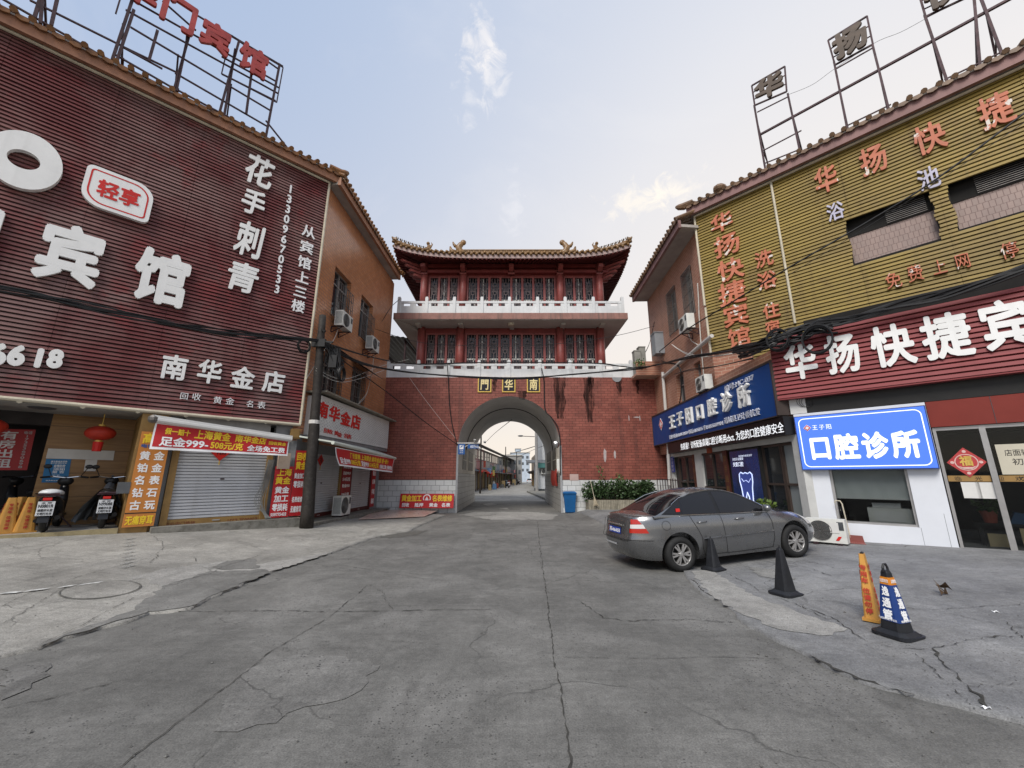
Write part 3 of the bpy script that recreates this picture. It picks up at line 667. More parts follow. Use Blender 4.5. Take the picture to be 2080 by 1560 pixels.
# --- the maroon slatted cladding with its lettering
def clad_mat(name, base, fade, stain, rust, mode=0):
    m, nt, bb = _mat(name); t = NT(nt)
    big = t.ramp(t.noise(.42, 5, .6, None, .4), .40, .60); c = t.mix(big, base, fade)
    sp = t.n('ShaderNodeSeparateXYZ'); t.l(t.P(), sp.inputs[0])
    row = t.n('ShaderNodeTexWhiteNoise', noise_dimensions='1D'); t.l(t.math('FLOOR', t.math('MULTIPLY', sp.outputs[2], 9.)), row.inputs['W'])
    c = t.mix(1., c, t.ramp(row.outputs['Value'], 0, 1, (.86,)*3, (1.1,)*3), 'MULTIPLY')
    blot = t.ramp(t.noise(.75, 6, .7), .56, .66); c = t.mix(t.math('MULTIPLY', blot, .75), c, stain)
    st = t.ramp(t.noise(1., 6, .65, t.vec(3.2, 3.2, .16)), .55, .75); c = t.mix(t.math('MULTIPLY', st, .5), c, rust)
    sc = t.ramp(t.noise(4., 8, .75, t.vec(.6, .6, 5)), .62, .70); c = t.mix(t.math('MULTIPLY', sc, .35), c, rust)
    t.l(c, bb.inputs['Base Color']); bb.inputs['Roughness'].default_value = .55; bb.inputs['Specular IOR Level'].default_value = .25; return m
M_clad = clad_mat('maroon_cladding', (.142,.038,.037), (.215,.122,.112), (.21,.044,.043), (.08,.024,.022))
cs = thing('cladding_sign', 'huge maroon slatted signboard with white hotel and gold shop lettering', 'signboard', LF.w(0, .02, 3.5))
b = MB(); N_ = 84; zr0, zr1, zl0, zl1 = 3.52, 12.9, 3.54, 12.45; SL = -10.5
for i in range(N_):
    f0, f1 = i/N_, (i+1)/N_-.0015
    zr, zrr = zr0+(zr1-zr0)*f0, zr0+(zr1-zr0)*f1; zl, zll = zl0+(zl1-zl0)*f0, zl0+(zl1-zl0)*f1
    cut = [0, -1.9, -3.85, -5.8, -7.75, -9.7, SL]; rs_ = random.Random(i)
    for a_, c_ in zip(cut[1:], cut[:-1]):
        q = lambda A, B, s: A+(B-A)*(s/SL); c2 = c_-(.006 if c_ < 0 else 0); o1, o2 = rs_.uniform(-.004,.004), rs_.uniform(-.004,.004)
        b.hexa([LF.w(a_,.0,q(zr,zl,a_)),LF.w(c2,.0,q(zr,zl,c2)),LF.w(c2,.05+o1,q(zr,zl,c2)+.006),LF.w(a_,.05+o2,q(zr,zl,a_)+.006),LF.w(a_,.0,q(zrr,zll,a_)-.01),LF.w(c2,.0,q(zrr,zll,c2)-.01),LF.w(c2,.026+o1,q(zrr,zll,c2)-.014),LF.w(a_,.026+o2,q(zrr,zll,a_)-.014)])
obj('slat_panel', b, M_clad, cs)
b = MB(); b.hexa([LF.w(SL,-.02,zl0),LF.w(0,-.02,zr0),LF.w(0,.004,zr0),LF.w(SL,.004,zl0),LF.w(SL,-.02,zl1),LF.w(0,-.02,zr1),LF.w(0,.004,zr1),LF.w(SL,.004,zl1)]); b.fbox(LF, -.25, 0, -.4, -.021, 3.52, 12.9); obj('backing', b, M_dark, cs)
b = MB(); b.tube([LF.w(.03, .06, 3.5), LF.w(.03, .06, 7), LF.w(.03, .06, 12.9)], .045, 8); b.tube([LF.w(SL, .08, 12.42), LF.w(.03, .08, 12.92)], .045, 8); b.tube([LF.w(SL, .07, 3.5), LF.w(.03, .07, 3.47)], .05, 8)
for s in range(-10, 0): b.tube([LF.w(s, .0, 3.48), LF.w(s, .1, 3.44)], .05, 6)
obj('edge_pipe', b, M_pipe, cs)
DL = .055
def letters(parent, F, items, d, m, bold=.03, depth=.06, name='letter', **k):
    for body, u0, v0, u1, v1 in items:
        b = MB(); b.pxtext(F, body, u0, v0, u1, v1, d, bold, depth, **k); obj(name, b, m, parent)
# each character: a pixel box is turned into its place on the sign's plane, the size then kept level
def char_at(F, u, v, d, hpx_top, hpx_bot, w=None):
    s, z = F.sz(u, v, d); zt = F.sz(u, hpx_top, d)[1]; zb = F.sz(u, hpx_bot, d)[1]
    return s, zt, zb
def letter_row(parent, F, rows, d, m, bold=.03, depth=.06, wf=1., name='letter', shear=0.):
    """rows: (char, centre u, top v, bottom v): boxes as wide as wf x their height"""
    for ch, u, vt, vb, *hw in rows:
        s, zt, zb = char_at(F, u, (vt+vb)/2, d, vt, vb); w = (zt-zb)*wf/2
        if hw: w = abs(F.sz(u+hw[0], (vt+vb)/2, d)[0]-F.sz(u-hw[0], (vt+vb)/2, d)[0])/2
        b = MB(); b.ftext(F, ch, s-w, s+w, zb, zt, d, bold, depth, shear=shear); obj(name, b, m, parent)
letter_row(cs, LF, [('宾',145,457,582,75),('馆',330,510,622,61)], DL, M_letter, .04, .08, 1.02)
s1 = LF.sz(15, 470, DL)[0]; zt, zb = LF.sz(4, 425, DL)[1], LF.sz(8, 552, DL)[1]
b = MB(); b.ftext(LF, '门', s1-1.75, s1+.02, zb-.1, zt+.02, DL, .04, .08); obj('letter', b, M_letter, cs)
for q in (0,):  # the fat ring of the O
    s0, zc = LF.sz(52, 331, DL); rx = abs(LF.sz(130, 345, DL)[0]-s0); rz = abs(LF.sz(52, 272, DL)[1]-zc); b = MB(); n = 40; vs = []
    ix = abs(LF.sz(88, 337, DL)[0]-s0)
    for k in range(n):
        an = 2*pi*k/n
        for d in (DL, DL+.14):
            vs += [LF.w(s0+rx*cos(an), d, zc+rz*sin(an)), LF.w(s0-.02+ix*.96*cos(an), d, zc+ix*.9*sin(an))]
    fs = []
    for k in range(n):
        j = (k+1) % n; fs += [(4*k+2,4*j+2,4*j+3,4*k+3),(4*k,4*j,4*j+2,4*k+2),(4*k+1,4*k+3,4*j+3,4*j+1)]
    b.add(vs, fs); obj('letter', b, M_letter, cs)
# the badge with two red characters
def rounded(s0, s1, z0, z1, r, big=None, n=6):   # big corners: top right and bottom left
    pts = []
    for cx, cz, a0, rr in ((s1, z1, 0, big or r), (s0, z1, 90, r), (s0, z0, 180, big or r), (s1, z0, 270, r)):
        for k in range(n+1):
            a = radians(a0+90*k/n); pts.append((cx-rr*(1 if cx == s1 else -1)+rr*cos(a), cz-rr*(1 if cz == z1 else -1)+rr*sin(a)))
    return pts
s0, zt = LF.sz(180, 333, DL); s1 = LF.sz(313, 400, DL)[0]; zc = LF.sz(245, 400, DL)[1]; hh = .57
b = MB(); b.fpoly(LF, rounded(s0, s1, zc-hh, zc+hh, .14, .42), DL, DL+.12); bd = obj('badge', b, M_letter, cs)
b = MB(); o_ = rounded(s0+.09, s1-.09, zc-hh+.09, zc+hh-.09, .08, .36); i_ = rounded(s0+.125, s1-.125, zc-hh+.125, zc+hh-.125, .06, .33); n = len(o_); vs = [LF.w(a, DL+.124, z) for a, z in o_]+[LF.w(a, DL+.124, z) for a, z in i_]; b.add(vs, [(i, (i+1) % n, (i+1) % n+n, i+n) for i in range(n)]); obj('badge_border', b, M_redink, bd)
b = MB(); b.ftext(LF, '轻享', s0+.26, s1-.26, zc-.26, zc+.27, DL+.122, .03, .01); obj('badge_lettering', b, M_redink, bd)
letter_row(cs, LF, [('花',527,316,382,32),('手',515,384,440,27),('刺',508,450,526,31),('青',493,532,596,36)], DL, M_letter, .024, .05, 1.0, shear=.10)
dg = '13309670533'
letter_row(cs, LF, [(c_, 591-i*2.75, 376+i*20.3, 393+i*20.3) for i, c_ in enumerate(dg)], DL, M_whiteink, .03, .02, .62)
letter_row(cs, LF, [(c_, 627-i*4.3, 458+i*32.2-i*i*.4, 484+i*32.2-i*i*.4) for i, c_ in enumerate('从宾馆上三楼')], DL, M_whiteink, .02, .03, 1.)
letter_row(cs, LF, [('南',354,720,773,30),('华',426,730,781,27),('金',493,744,792,26),('店',556,753,799,24)], DL, M_letter, .025, .05, 1.02)
letter_row(cs, LF, [('回',374,797,812),('收',399,798,814),('黄',442,805,821),('金',467,807,823),('名',508,813,828),('表',531,815,831)], DL, M_whiteink, .0, .02, 1.)
letter_row(cs, LF, [('6',-28,694,738),('6',-2,698,741),('6',37,702,742),('1',82,709,746),('8',115,711,747)], DL, M_letter, .06, .06, .62)

# --- roof sign: red characters on a steel frame
rs = thing('rooftop_sign', 'rusty steel frame on the left hotel roof carrying red hotel characters', 'rooftop sign', LF.w(-3, -.2, 13.2))
RD = -.35
def rp(u, v, d=RD): return LF.at(u, v, d)
b = MB()
def rb(p, q, w=.05, d0=RD, d1=RD): b.bar(LF.at(p[0], p[1], d0), LF.at(q[0], q[1], d1), w)
for p, q in [((70,36),(90,-30)),((82,48),(86,0)),((104,52),(118,-10)),((228,122),(272,-10)),((236,128),(272,20)),((352,188),(385,70)),((358,185),(384,62)),((445,232),(485,85)),((455,238),(478,100)),((540,278),(568,130)),((302,125),(320,62)),((500,232),(512,140))]: rb(p, q, .07)
for p, q in [((0,-5),(232,128)),((60,0),(245,92)),((250,95),(365,150)),((248,95),(330,140)),((260,-5),(560,165)),((255,20),(565,190)),((265,55),(550,225)),((355,148),(545,258)),((232,110),(350,178)),((355,180),(540,278)),((330,-20),(400,25)),((330,2),(398,62)),((395,28),(575,135)),((470,72),(565,140)),((450,150),(560,205)),((450,115),(566,178)),((540,245),(590,308))]: rb(p, q, .045)
for poly in [[(235,28),(247,-12)],[(398,26),(376,100)],[(468,72),(450,150),(562,208),(575,137),(470,74)],[(380,60),(376,105)]]:
    for p, q in zip(poly, poly[1:]): rb(p, q, .035)
for u, v in ((90,45),(250,118),(362,180),(470,240),(552,280)): b.bar(LF.at(u, v, RD), LF.at(u, v, RD)-Vector((.9,-.9,0))*.9+Vector((0,0,-.1)), .05); b.bar(LF.at(u, v-70, RD), LF.at(u, v, RD)-Vector((.8,-.8,0))+Vector((0,0,-.1)), .045)
obj('frame', b, M_steel, rs)
M_redl = mat('faded_red_letter', (.34,.05,.045), .55, .25, 3, dirt=.4, dirtcol=(.12,.03,.03))
letter_row(rs, LF, [('华',285,-50,14),('门',364,-4,64),('宾',438,50,108),('馆',515,97,155)], RD+.06, M_redl, .04, .10, .80)

# --- hanging and leaning things on the left side
def aircon(name, label, F, s, z, d, w=.78, h=.54, t=.30, group='outdoor air conditioner units', rz=None, feet=False, cond=True):
    o = thing(name, label, 'air conditioner', F.w(s, d, z), group)
    b = MB(); b.box(-w/2, w/2, -t/2, t/2, 0, h); obj_l('casing', b, M_acw, o)
    b = MB(); M = Matrix.Translation((-w*.14, -t/2-.012, h/2)) @ Matrix.Rotation(pi/2, 4, 'X'); R = h*.42
    for k in range(7): b.lathe([(R*(k+1)/7-.006, 0), (R*(k+1)/7, .008), (R*(k+1)/7+.004, 0)], 24, M)
    for k in range(10): a = 2*pi*k/10; b.bar((-w*.14+R*.15*cos(a), -t/2-.014, h/2+R*.15*sin(a)), (-w*.14+R*cos(a), -t/2-.014, h/2+R*sin(a)), .008)
    obj_l('fan_guard', b, M_grille, o)
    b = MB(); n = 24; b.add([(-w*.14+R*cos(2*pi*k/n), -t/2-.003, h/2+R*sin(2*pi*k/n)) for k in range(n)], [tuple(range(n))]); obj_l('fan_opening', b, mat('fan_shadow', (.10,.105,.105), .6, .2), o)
    b = MB(); b.box(w*.30, w*.46, -t/2-.006, -t/2-.001, h*.55, h*.9)
    for k in range(9): b.box(-w/2-.004, -w/2, -t*.42+k*t*.095, -t*.42+k*t*.095+.012, h*.08, h*.92)
    obj_l('side_louvre', b, M_acd, o)
    b = MB(); 
    if feet: b.box(-w*.36, -w*.24, -t*.6, t*.6, -.05, -.001); b.box(w*.24, w*.36, -t*.6, t*.6, -.05, -.001)
    else:
        for x in (-w*.35, w*.35): b.bar((x, -t*.55, -.02), (x, t*.5+.16, -.02), .035); b.bar((x, t*.5+.16, -.25), (x, t*.5+.16, -.0), .03); b.bar((x, -t*.4, -.03), (x, t*.5+.15, -.25), .025)
    obj_l('bracket', b, M_steel, o)
    o.rotation_euler = (0, 0, F.rz if rz is None else rz)
    return o
def obj_l(name, mb, m, parent, **k):   # mesh already in the thing's own coordinates
    org = wloc(parent); mb.v = [v+org for v in mb.v]; return obj(name, mb, m, parent, **k)
for (u, v, lab) in ((697, 668, 'white air conditioner unit under the larger barred window of the orange wall'), (756, 713, 'white air conditioner unit under the smaller barred window of the orange wall')):
    s, z = LS.sz(u, v, .34); aircon('air_conditioner', lab, LS, s, z, .34, .9, .62, .32)
# white signboard over the side shops
M_sgw = mat('white_signboard', (.62,.62,.60), .45, .08, 1, dirt=.25, dirtcol=(.3,.29,.26))
sb = thing('shop_signboard', 'white dotted gold shop signboard with red characters under orange wall', 'signboard', LS.w(4, .4, 3.2))
b = MB(); b.fbox(LS, .35, 7.5, .0, .5, 3.18, 4.55, 3.2, 4.62); obj('board', b, M_sgw, sb)
b = MB()
for i in range(60):
    for j in range(11):
        s = .5+i*.117; z = 3.32+j*.115+(.05 if i % 2 else 0)
        if z < 4.46: b.fpoly(LS, [(s-.022, z), (s, z-.022), (s+.022, z), (s, z+.022)], .5, .512)
obj('board_marking', b, mat('dot_grey', (.42,.42,.41), .5), sb, kind='stuff')
b = MB(); b.fbox(LS, .2, 7.9, -.02, .75, 4.64, 4.70); obj('cover_slab', b, mat('weathered_slab', (.22,.2,.16), .85, .3, 4, dirt=.6, dirtcol=(.06,.055,.04)), sb)
b = MB(); b.fbox(LS, .3, 7.55, .02, .47, 3.05, 3.17); obj('under_trim', b, M_gtile, sb)
b = MB()
for ch, u0, v0, u1, v1 in (('南',645,812,664,851),('华',670,822,688,859),('金',693,833,710,867),('店',714,839,730,874)): b.pxtext(LS, ch, u0, v0, u1, v1, .5, .025, .03, fit=1)
for ch, u, v in (('回',662,875),('收',671,877),('黄',683,880),('金',690,883),('名',702,885),('表',709,887)): b.pxtext(LS, ch, u-4, v-5.5, u+4, v+5.5, .5, .0, .02, fit=1)
obj('lettering', b, M_redink, sb)
# black sheet awnings over the lower windows
for k, (w, lab) in enumerate(((w3, 'black sheet awning over the barred window beside the utility pole'), (w4, 'black sheet awning over the barred window next to the gate'))):
    b = MB(); s0, s1, z = w[0]-.25, w[1]+.3, w[3]+.25
    b.hexa([LS.w(s0,.01,z),LS.w(s1,.01,z),LS.w(s1,.75,z-.42),LS.w(s0,.75,z-.42),LS.w(s0,.01,z+.02),LS.w(s1,.01,z+.02),LS.w(s1,.75,z-.40),LS.w(s0,.75,z-.40)])
    o = tag(obj('window_awning', b, mat('black_sheet', (.02,.02,.022), .4, .4, 3), base=LS.w(s0, 0, z)), lab, 'awning', 'sheet awnings over the lower windows')
# banner awnings
def banner(name, label, F, q, d, n, lines, back=None, cat='banner', sag=.0):
    """q: TL TR BR BL pixel corners on plane F at depth d"""
    P = [F.at(u, v, d) for u, v in q]; o = thing(name, label, cat, (P[3]+P[2])/2)
    rr = random.Random(5); G = []; H = []
    nx, ny = 24, 8
    def pt(x, y, off=0.):
        t = P[0].lerp(P[1], x); bo = P[3].lerp(P[2], x); p = bo.lerp(t, y)
        wv = .02*sin(x*9+y*2)+.015*sin(x*23-y*3)-.03*sin(y*3)
        return p+Vector((F.n[0], F.n[1], 0))*(wv+off)
    b = MB(); b.smooth = True; b.grid([[pt(i/nx, j/ny) for i in range(nx+1)] for j in range(ny+1)]); cl = obj('cloth', b, M_whiteink, o, recalc=False)
    b = MB(); b.smooth = True; b.grid([[pt(.012+.976*i/nx, .10+.86*j/ny, .006) for i in range(nx+1)] for j in range(ny+1)]); obj('red_field', b, M_red, cl, recalc=False)
    for m, items in lines:
        b = MB()
        for body, x0, x1, y0, y1 in items: b.text(body, lambda x, y, e, x0=x0, x1=x1, y0=y0, y1=y1: pt(x0+(x1-x0)*x, y0+(y1-y0)*y, .010+e), .03, .003)
        obj('lettering', b, m, cl)
    return o, pt
o, pt = banner('banner', 'red banner with gold price lettering hanging before the wide shutter', LF, [(316,858),(589,893),(584,926),(303,912)], .55, 0,
    [(M_yel, [('假一赔十',.07,.235,.60,.86),('上海黄金',.265,.52,.53,.93),('南华金店',.555,.80,.55,.92),('回收黄金',.825,.975,.58,.78),('508元/克',.385,.625,.14,.52)]), (M_whiteink, [('足金999-',.05,.37,.13,.52),('全场免工费',.655,.97,.14,.47)])])
b = MB(); A, B_ = LF.at(312,851,.55), LF.at(592,892,.55); b.tube([A, B_], .09, 10); b.bar(A+Vector((0,0,.05)), B_+Vector((0,0,.05)), .16, .1)
obj('awning_roller', b, M_sgw, o)
b = MB()
for P_ in (A, B_): b.bar(P_, P_-Vector((LF.n[0], LF.n[1], 0))*.66+Vector((0,0,.1)), .05)
b.ball(A, .12, 8, 5); obj('bracket', b, M_grille, o)
o, pt = banner('banner', 'smaller red price banner on the awning under white shop signboard', LS, [(680,908),(802,932),(797,960),(689,946)], 1.25, 0,
    [(M_yel, [('厂价直销 上海黄金 南华金店 假一赔十',.18,.88,.52,.86),('-508元/克',.17,.34,.14,.5),('-514元/克',.49,.66,.14,.5)]), (M_whiteink, [('足金999',.03,.17,.14,.5),('足金999.9',.35,.49,.14,.5),('全场免工费 | 回收黄金',.68,.97,.16,.45)])])
b = MB(); A, B_ = LS.at(676,899,1.25), LS.at(803,931,1.25); iA, iB = LS.w(LS.sz(676,899,1.25)[0], .1, 3.06), LS.w(LS.sz(803,931,1.25)[0], .1, 3.06)
b.hexa([A, B_, iB, iA, A+Vector((0,0,.05)), B_+Vector((0,0,.05)), iB+Vector((0,0,.05)), iA+Vector((0,0,.05))]); b.tube([A, B_], .06, 8); obj('awning_sheet', b, mat('awning_cloth', (.5,.53,.47), .7, .12), o)
# vertical shop signs
def vsign(label, F, s0, s1, z0, z1, d, m, texts, lean=0., name='sign_board', cat='sign'):
    o = thing(name, label, cat, F.w((s0+s1)/2, d, z0))
    b = MB(); b.hexa([F.w(s0,d,z0),F.w(s1,d,z0),F.w(s1,d+.03,z0),F.w(s0,d+.03,z0),F.w(s0,d-lean,z1),F.w(s1,d-lean,z1),F.w(s1,d+.03-lean,z1),F.w(s0,d+.03-lean,z1)]); obj('board', b, m, o)
    for mt, items in texts:
        b = MB()
        for body, x0, x1, y0, y1 in items:
            b.text(body, lambda x, y, e: F.w(s0+(s1-s0)*(x0+(x1-x0)*x), d+.032-lean*(y0+(y1-y0)*y)+e, z0+(z1-z0)*(y0+(y1-y0)*y)), .03, .004)
        obj('lettering', b, mt, o)
    return o
a = LF.sz(247, 1070, .06); c = LF.sz(311, 1070, .06); zt = LF.sz(285, 876, .06)[1]
OS = lambda m, its: (m, its)
M_ora2 = mat('orange_print_low', (.55,.21,.045), .5, .12, .8)
vs_ = vsign('tall orange gold buyer sign with white characters at the recess corner', LF, a[0], c[0], .53, zt, .06, M_ora2, [
    (M_yel, [('高价',.08,.95,.87,.985),('无痛穿耳',.06,.94,.02,.115)]), (M_bluep, [('电话:1895',.08,.95,.825,.865)]),
    (M_whiteink, [('黄',.08,.45,.69,.79),('金',.55,.92,.69,.79),('铂',.08,.45,.56,.66),('金',.55,.92,.56,.66),('名',.08,.45,.43,.53),('表',.55,.92,.43,.53),('钻',.08,.45,.30,.40),('石',.55,.92,.30,.40),('古',.08,.45,.17,.27),('玩',.55,.92,.17,.27)])])
b = MB(); b.fbox(LF, a[0], c[0], .092, .096, .53+(zt-.53)*.135, .53+(zt-.53)*.145); obj('rule_line', b, M_blk, vs_)
a = LF.sz(545, 1058, .0); c = LF.sz(583, 1055, .0); zt = LF.sz(563, 947, .0)[1]
vsign('red gold sign with 上海黄金 on the corner column above loose cables', LF, a[0], c[0], .53, zt, .0, M_red, [(M_yel, [('上海',.12,.92,.80,.96),('黄金',.08,.92,.64,.79)]), (M_whiteink, [('黄金',.12,.9,.46,.60),('加工',.12,.9,.29,.44),('零损耗',.08,.92,.12,.27),('559775432',.05,.9,.03,.09)])])
a = LF.sz(585, 1054, .02); c = LF.sz(611, 1052, .02); zt = LF.sz(604, 915, .02)[1]
vsign('taller narrow red gold sign with 回收 heading beside the pole', LF, a[0], c[0], .55, zt, .02, M_red, [(M_yel, [('回收',.1,.92,.84,.97),('黄金',.08,.92,.70,.83)]), (M_whiteink, [('黄金加工',.06,.94,.56,.65),('零损耗',.06,.94,.42,.53),('名表维修',.08,.92,.20,.29),('无痛穿耳',.06,.92,.05,.15)])])
pz = 2.62
vsign('dark red price list on the pier between side shutters', LS, sA1+.12, sB0-.12, .75, 2.6, .0, mat('dark_red_print', (.26,.012,.014), .5), [(M_whiteink, [('足金999',.1,.9,.86,.94),('508元/克',.1,.9,.74,.82),('足金999.9',.1,.9,.60,.68),('514元/克',.1,.9,.46,.55),('铂金950',.1,.9,.32,.40),('238元/克',.1,.9,.12,.21)])])
vsign('narrow red strip sign right of the far side shutter', LS, sB1+.14, sB1+.62, .35, 2.6, .0, M_red, [(M_whiteink, [('黄金',.1,.9,.84,.95),('铂金',.1,.9,.66,.77),('名表',.1,.9,.48,.59),('手机',.1,.9,.26,.38),('相机',.1,.9,.06,.18)])])
# meter box and poster over the red sign
b = MB(); a = LF.sz(562, 945, .0); c = LF.sz(586, 945, .0); b.fbox(LF, a[0], c[0], .0, .12, 2.0+.02, 2.52)
o = tag(obj('meter_box', b, mat('beige_box', (.42,.33,.26), .5, .1, 3, dirt=.3), base=LF.w(a[0], 0, 2.0)), 'small beige meter box on the grey corner column', 'meter box')
b = MB(); a = LF.sz(588, 888, .0); c = LF.sz(607, 888, .0); b.fbox(LF, a[0], c[0], .0, .1, 3.0, 3.32); b.fbox(LF, a[0]+.04, c[0]-.04, .1, .115, 3.04, 3.28)
tag(obj('junction_box', b, M_woodf, base=LF.w(a[0], 0, 3.0)), 'small yellow box under the maroon signboard corner', 'junction box')
# paper ornaments on the shutters
def ornament(label, F, s, z, r, d):
    o = thing('paper_ornament', label, 'ornament', F.w(s, d, z-r), 'new year paper ornaments on shutters')
    b = MB(); b.fpoly(F, [(s, z-r), (s+r, z), (s, z+r), (s-r, z)], d, d+.01); obj('paper', b, M_redink, o)
    b = MB(); b.ftext(F, '福', s-r*.5, s+r*.5, z-r*.45, z+r*.5, d+.012, .0, .002); obj('lettering', b, M_blk, o)
    b = MB(); b.bar(F.w(s, d+.01, z-r), F.w(s, d+.01, z-r-.12), .02); obj('tassel', b, M_gold, o)
s, z = LF.sz(448, 922, DS+.02); ornament('red paper diamond behind the wide banner on grey shutter', LF, s, z+.1, .3, DS+.03)
s, z = LS.sz(653, 935, .0); ornament('red paper diamond on the side shutter behind the pole', LS, s, z, .22, -.03)
# lantern, posters on the board wall
def lantern(label, p, r, drop):
    o = thing('lantern', label, 'lantern', p+Vector((0,0,-r)), 'red round lanterns at the hotel entrance')
    b = MB(); b.smooth = True; n = 24; P = []
    for i in range(11):
        t = pi*i/10; P.append([p+Vector((r*1.2*sin(t)*(1+.03*(k % 2))*cos(2*pi*k/n), r*1.2*sin(t)*(1+.03*(k % 2))*sin(2*pi*k/n), r*.78*cos(t))) for k in range(n)])
    b.grid(P, True); obj('shade', b, mat('lantern_silk', (.42,.03,.015), .5, .2, 6), o)
    b = MB(); b.tube([p+Vector((0,0,r*.74)), p+Vector((0,0,r*.92))], r*.3, 12); b.tube([p+Vector((0,0,-r*.92)), p+Vector((0,0,-r*.74))], r*.3, 12); obj('collar', b, M_gold, o)
    b = MB(); b.tube([p+Vector((0,0,-r*.92)), p+Vector((0,0,-r*1.9))], [r*.42, r*.36], 10); obj('tassel', b, M_redink, o)
    b = MB(); b.tube([p+Vector((0,0,r*.9)), p+Vector((0,0,drop))], .012, 5); obj('cord', b, M_gold, o)
    return o
p = LF.at(204, 880, -.9); lantern('round red lantern with gold collar hanging before the board wall', p, .25, 3.42-p.z)
p = LF.at(-24, 866, -.9); lantern('round red lantern cut by the left frame edge over the entrance', p, .25, 3.42-p.z)
def poster(label, F, q, d, m, texts=(), name='poster', cat='poster', t=.006):
    P = [F.at(u, v, d) for u, v in q]; n = Vector((F.n[0], F.n[1], 0))
    o = thing(name, label, cat, (P[2]+P[3])/2)
    b = MB(); b.prism(P, n*t); obj('sheet', b, m, o)
    for mt, items in texts:
        b = MB()
        for body, x0, x1, y0, y1 in items:
            def fm(x, y, e):
                X = x0+(x1-x0)*x; Y = y0+(y1-y0)*y; tt = P[0].lerp(P[1], X); bb = P[3].lerp(P[2], X); return bb.lerp(tt, Y)+n*(t+.002+e)
            b.text(body, fm, .02, .002)
        obj('lettering', b, mt, o)
    return o
M_paper = mat('paper_white', (.62,.61,.58), .7, .1, 3); M_poster = mat('poster_blue', (.015,.15,.34), .4, .12, 2)
poster('torn white paper strip above the blue poster on board wall', LF, [(98,911),(233,916),(230,935),(93,931)], WALL_D+.01, M_paper)
poster('blue notice poster with white characters on the wooden board wall', LF, [(94,932),(145,932),(137,980),(84,980)], WALL_D+.008, M_poster, [(M_whiteink, [('请注意查收阅读',.2,.85,.86,.92),('本小区消防安全',.2,.85,.79,.85),('疫情防控',.35,.8,.62,.76),('须知',.35,.8,.50,.61),('报 告',.33,.8,.38,.50),('工工',.35,.65,.2,.34),('联系物业服务中心',.15,.9,.06,.1)])])
poster('small white notice sheet under the paper strip on board wall', LF, [(174,934),(198,934),(194,957),(170,957)], WALL_D+.008, M_paper)
p_ = poster('red rental sign with large white characters inside the dark entrance', LF, [(-22,871),(73,873),(55,955),(-48,955)], -2.0, mat('rental_red', (.30,.02,.022), .5, .15), [(mat('dim_white', (.55,.55,.55), .5), [('有',.26,.66,.74,.96),('房',.26,.66,.52,.74),('出',.26,.66,.29,.51),('租',.26,.66,.05,.28)]), (mat('dim_white2', (.35,.33,.33), .5), [('电话',.76,.94,.88,.96)]+[(c_, .80, .90, .80-i*.075, .86-i*.075) for i, c_ in enumerate('17353690698')])], 'sign_board', 'sign', .03)
b = MB(); s, z = LF.sz(251, 989, -.0); b.fbox(LF, s-.12, s+.12, -.05, .1, z-.16, z+.12)
tag(obj('wall_box', b, mat('grey_box', (.10,.105,.11), .5), base=LF.w(s, 0, z)), 'small dark grey box beside the orange gold sign', 'junction box')
b = MB(); M = Matrix.Translation(LF.at(86, 827, -.6)); b.lathe([(0,-.05),(.22,-.04),(.26,0),(.26,.02),(0,.02)], 20, M)
tag(obj('ceiling_lamp', b, M_acd, base=LF.at(86, 827, -.6)), 'round unlit lamp under the hotel porch ceiling', 'lamp')
# signboard leaning at the gate foot, and the pink tile ramp before it
g2 = Frame(-4, 21.05, 1, -.02); s0, s1 = g2.sz(811, 1030)[0], g2.sz(921, 1030)[0]; zt = g2.sz(866, 1003)[1]; zlo = g2.sz(866, 1032)[1]
vo = vsign('low red gold repair signboard with white emblem at the gate foot', g2, s0, s1, zlo, zt, .0, M_red, [(M_yel, [('黄金加工',.03,.40,.45,.92),('名表维修',.60,.97,.45,.92)]), (M_whiteink, [('回收',.05,.18,.08,.36),('抵押',.28,.44,.08,.36),('黄金',.55,.71,.08,.36),('名表',.78,.94,.08,.36)])], .12)
b = MB(); sc_, zc = (s0+s1)/2, zlo+(zt-zlo)*.68; n = 24
b.fpoly(g2, [(sc_+.2*cos(2*pi*k/n), zc+.2*sin(2*pi*k/n)) for k in range(n)], -.09, -.035); e_ = obj('emblem', b, M_whiteink, vo)
b = MB(); b.fpoly(g2, [(sc_+.15*cos(2*pi*k/n), zc+.15*sin(2*pi*k/n)) for k in range(n)], -.04, -.03); obj('emblem_disc', b, M_redink, e_)
b = MB(); b.fpoly(g2, [(sc_-.09, zc-.1), (sc_+.09, zc-.1), (sc_+.07, zc-.02), (sc_+.03, zc+.03), (sc_, zc+.1), (sc_-.03, zc+.03), (sc_-.07, zc-.02)], -.03, -.025); obj('emblem_mark', b, M_whiteink, e_)
q = [gpx(u, v) for u, v in ((728,1058),(775,1039),(905,1036),(862,1052))]
b = MB(); b.prism([on(p, .03)+Vector((0,0,h)) for p, h in zip(q, (.02,.13,.10,.02))], (0,0,.02)); 
tag(obj('tile_ramp', b, mat('pink_tile', (.50,.36,.30), .3, .15, 1.2, dirt=.3), base=q[0]), 'pinkish tiled ramp in front of the low red signboard', 'ramp')
s, z = LS.sz(692, 1040, .5)
aircon('air_conditioner', 'beige air conditioner unit standing on the kerb before side shutters', LS, LS.sz(693, 1040, .42)[0], .34, .42, .85, .72, .34, feet=True)
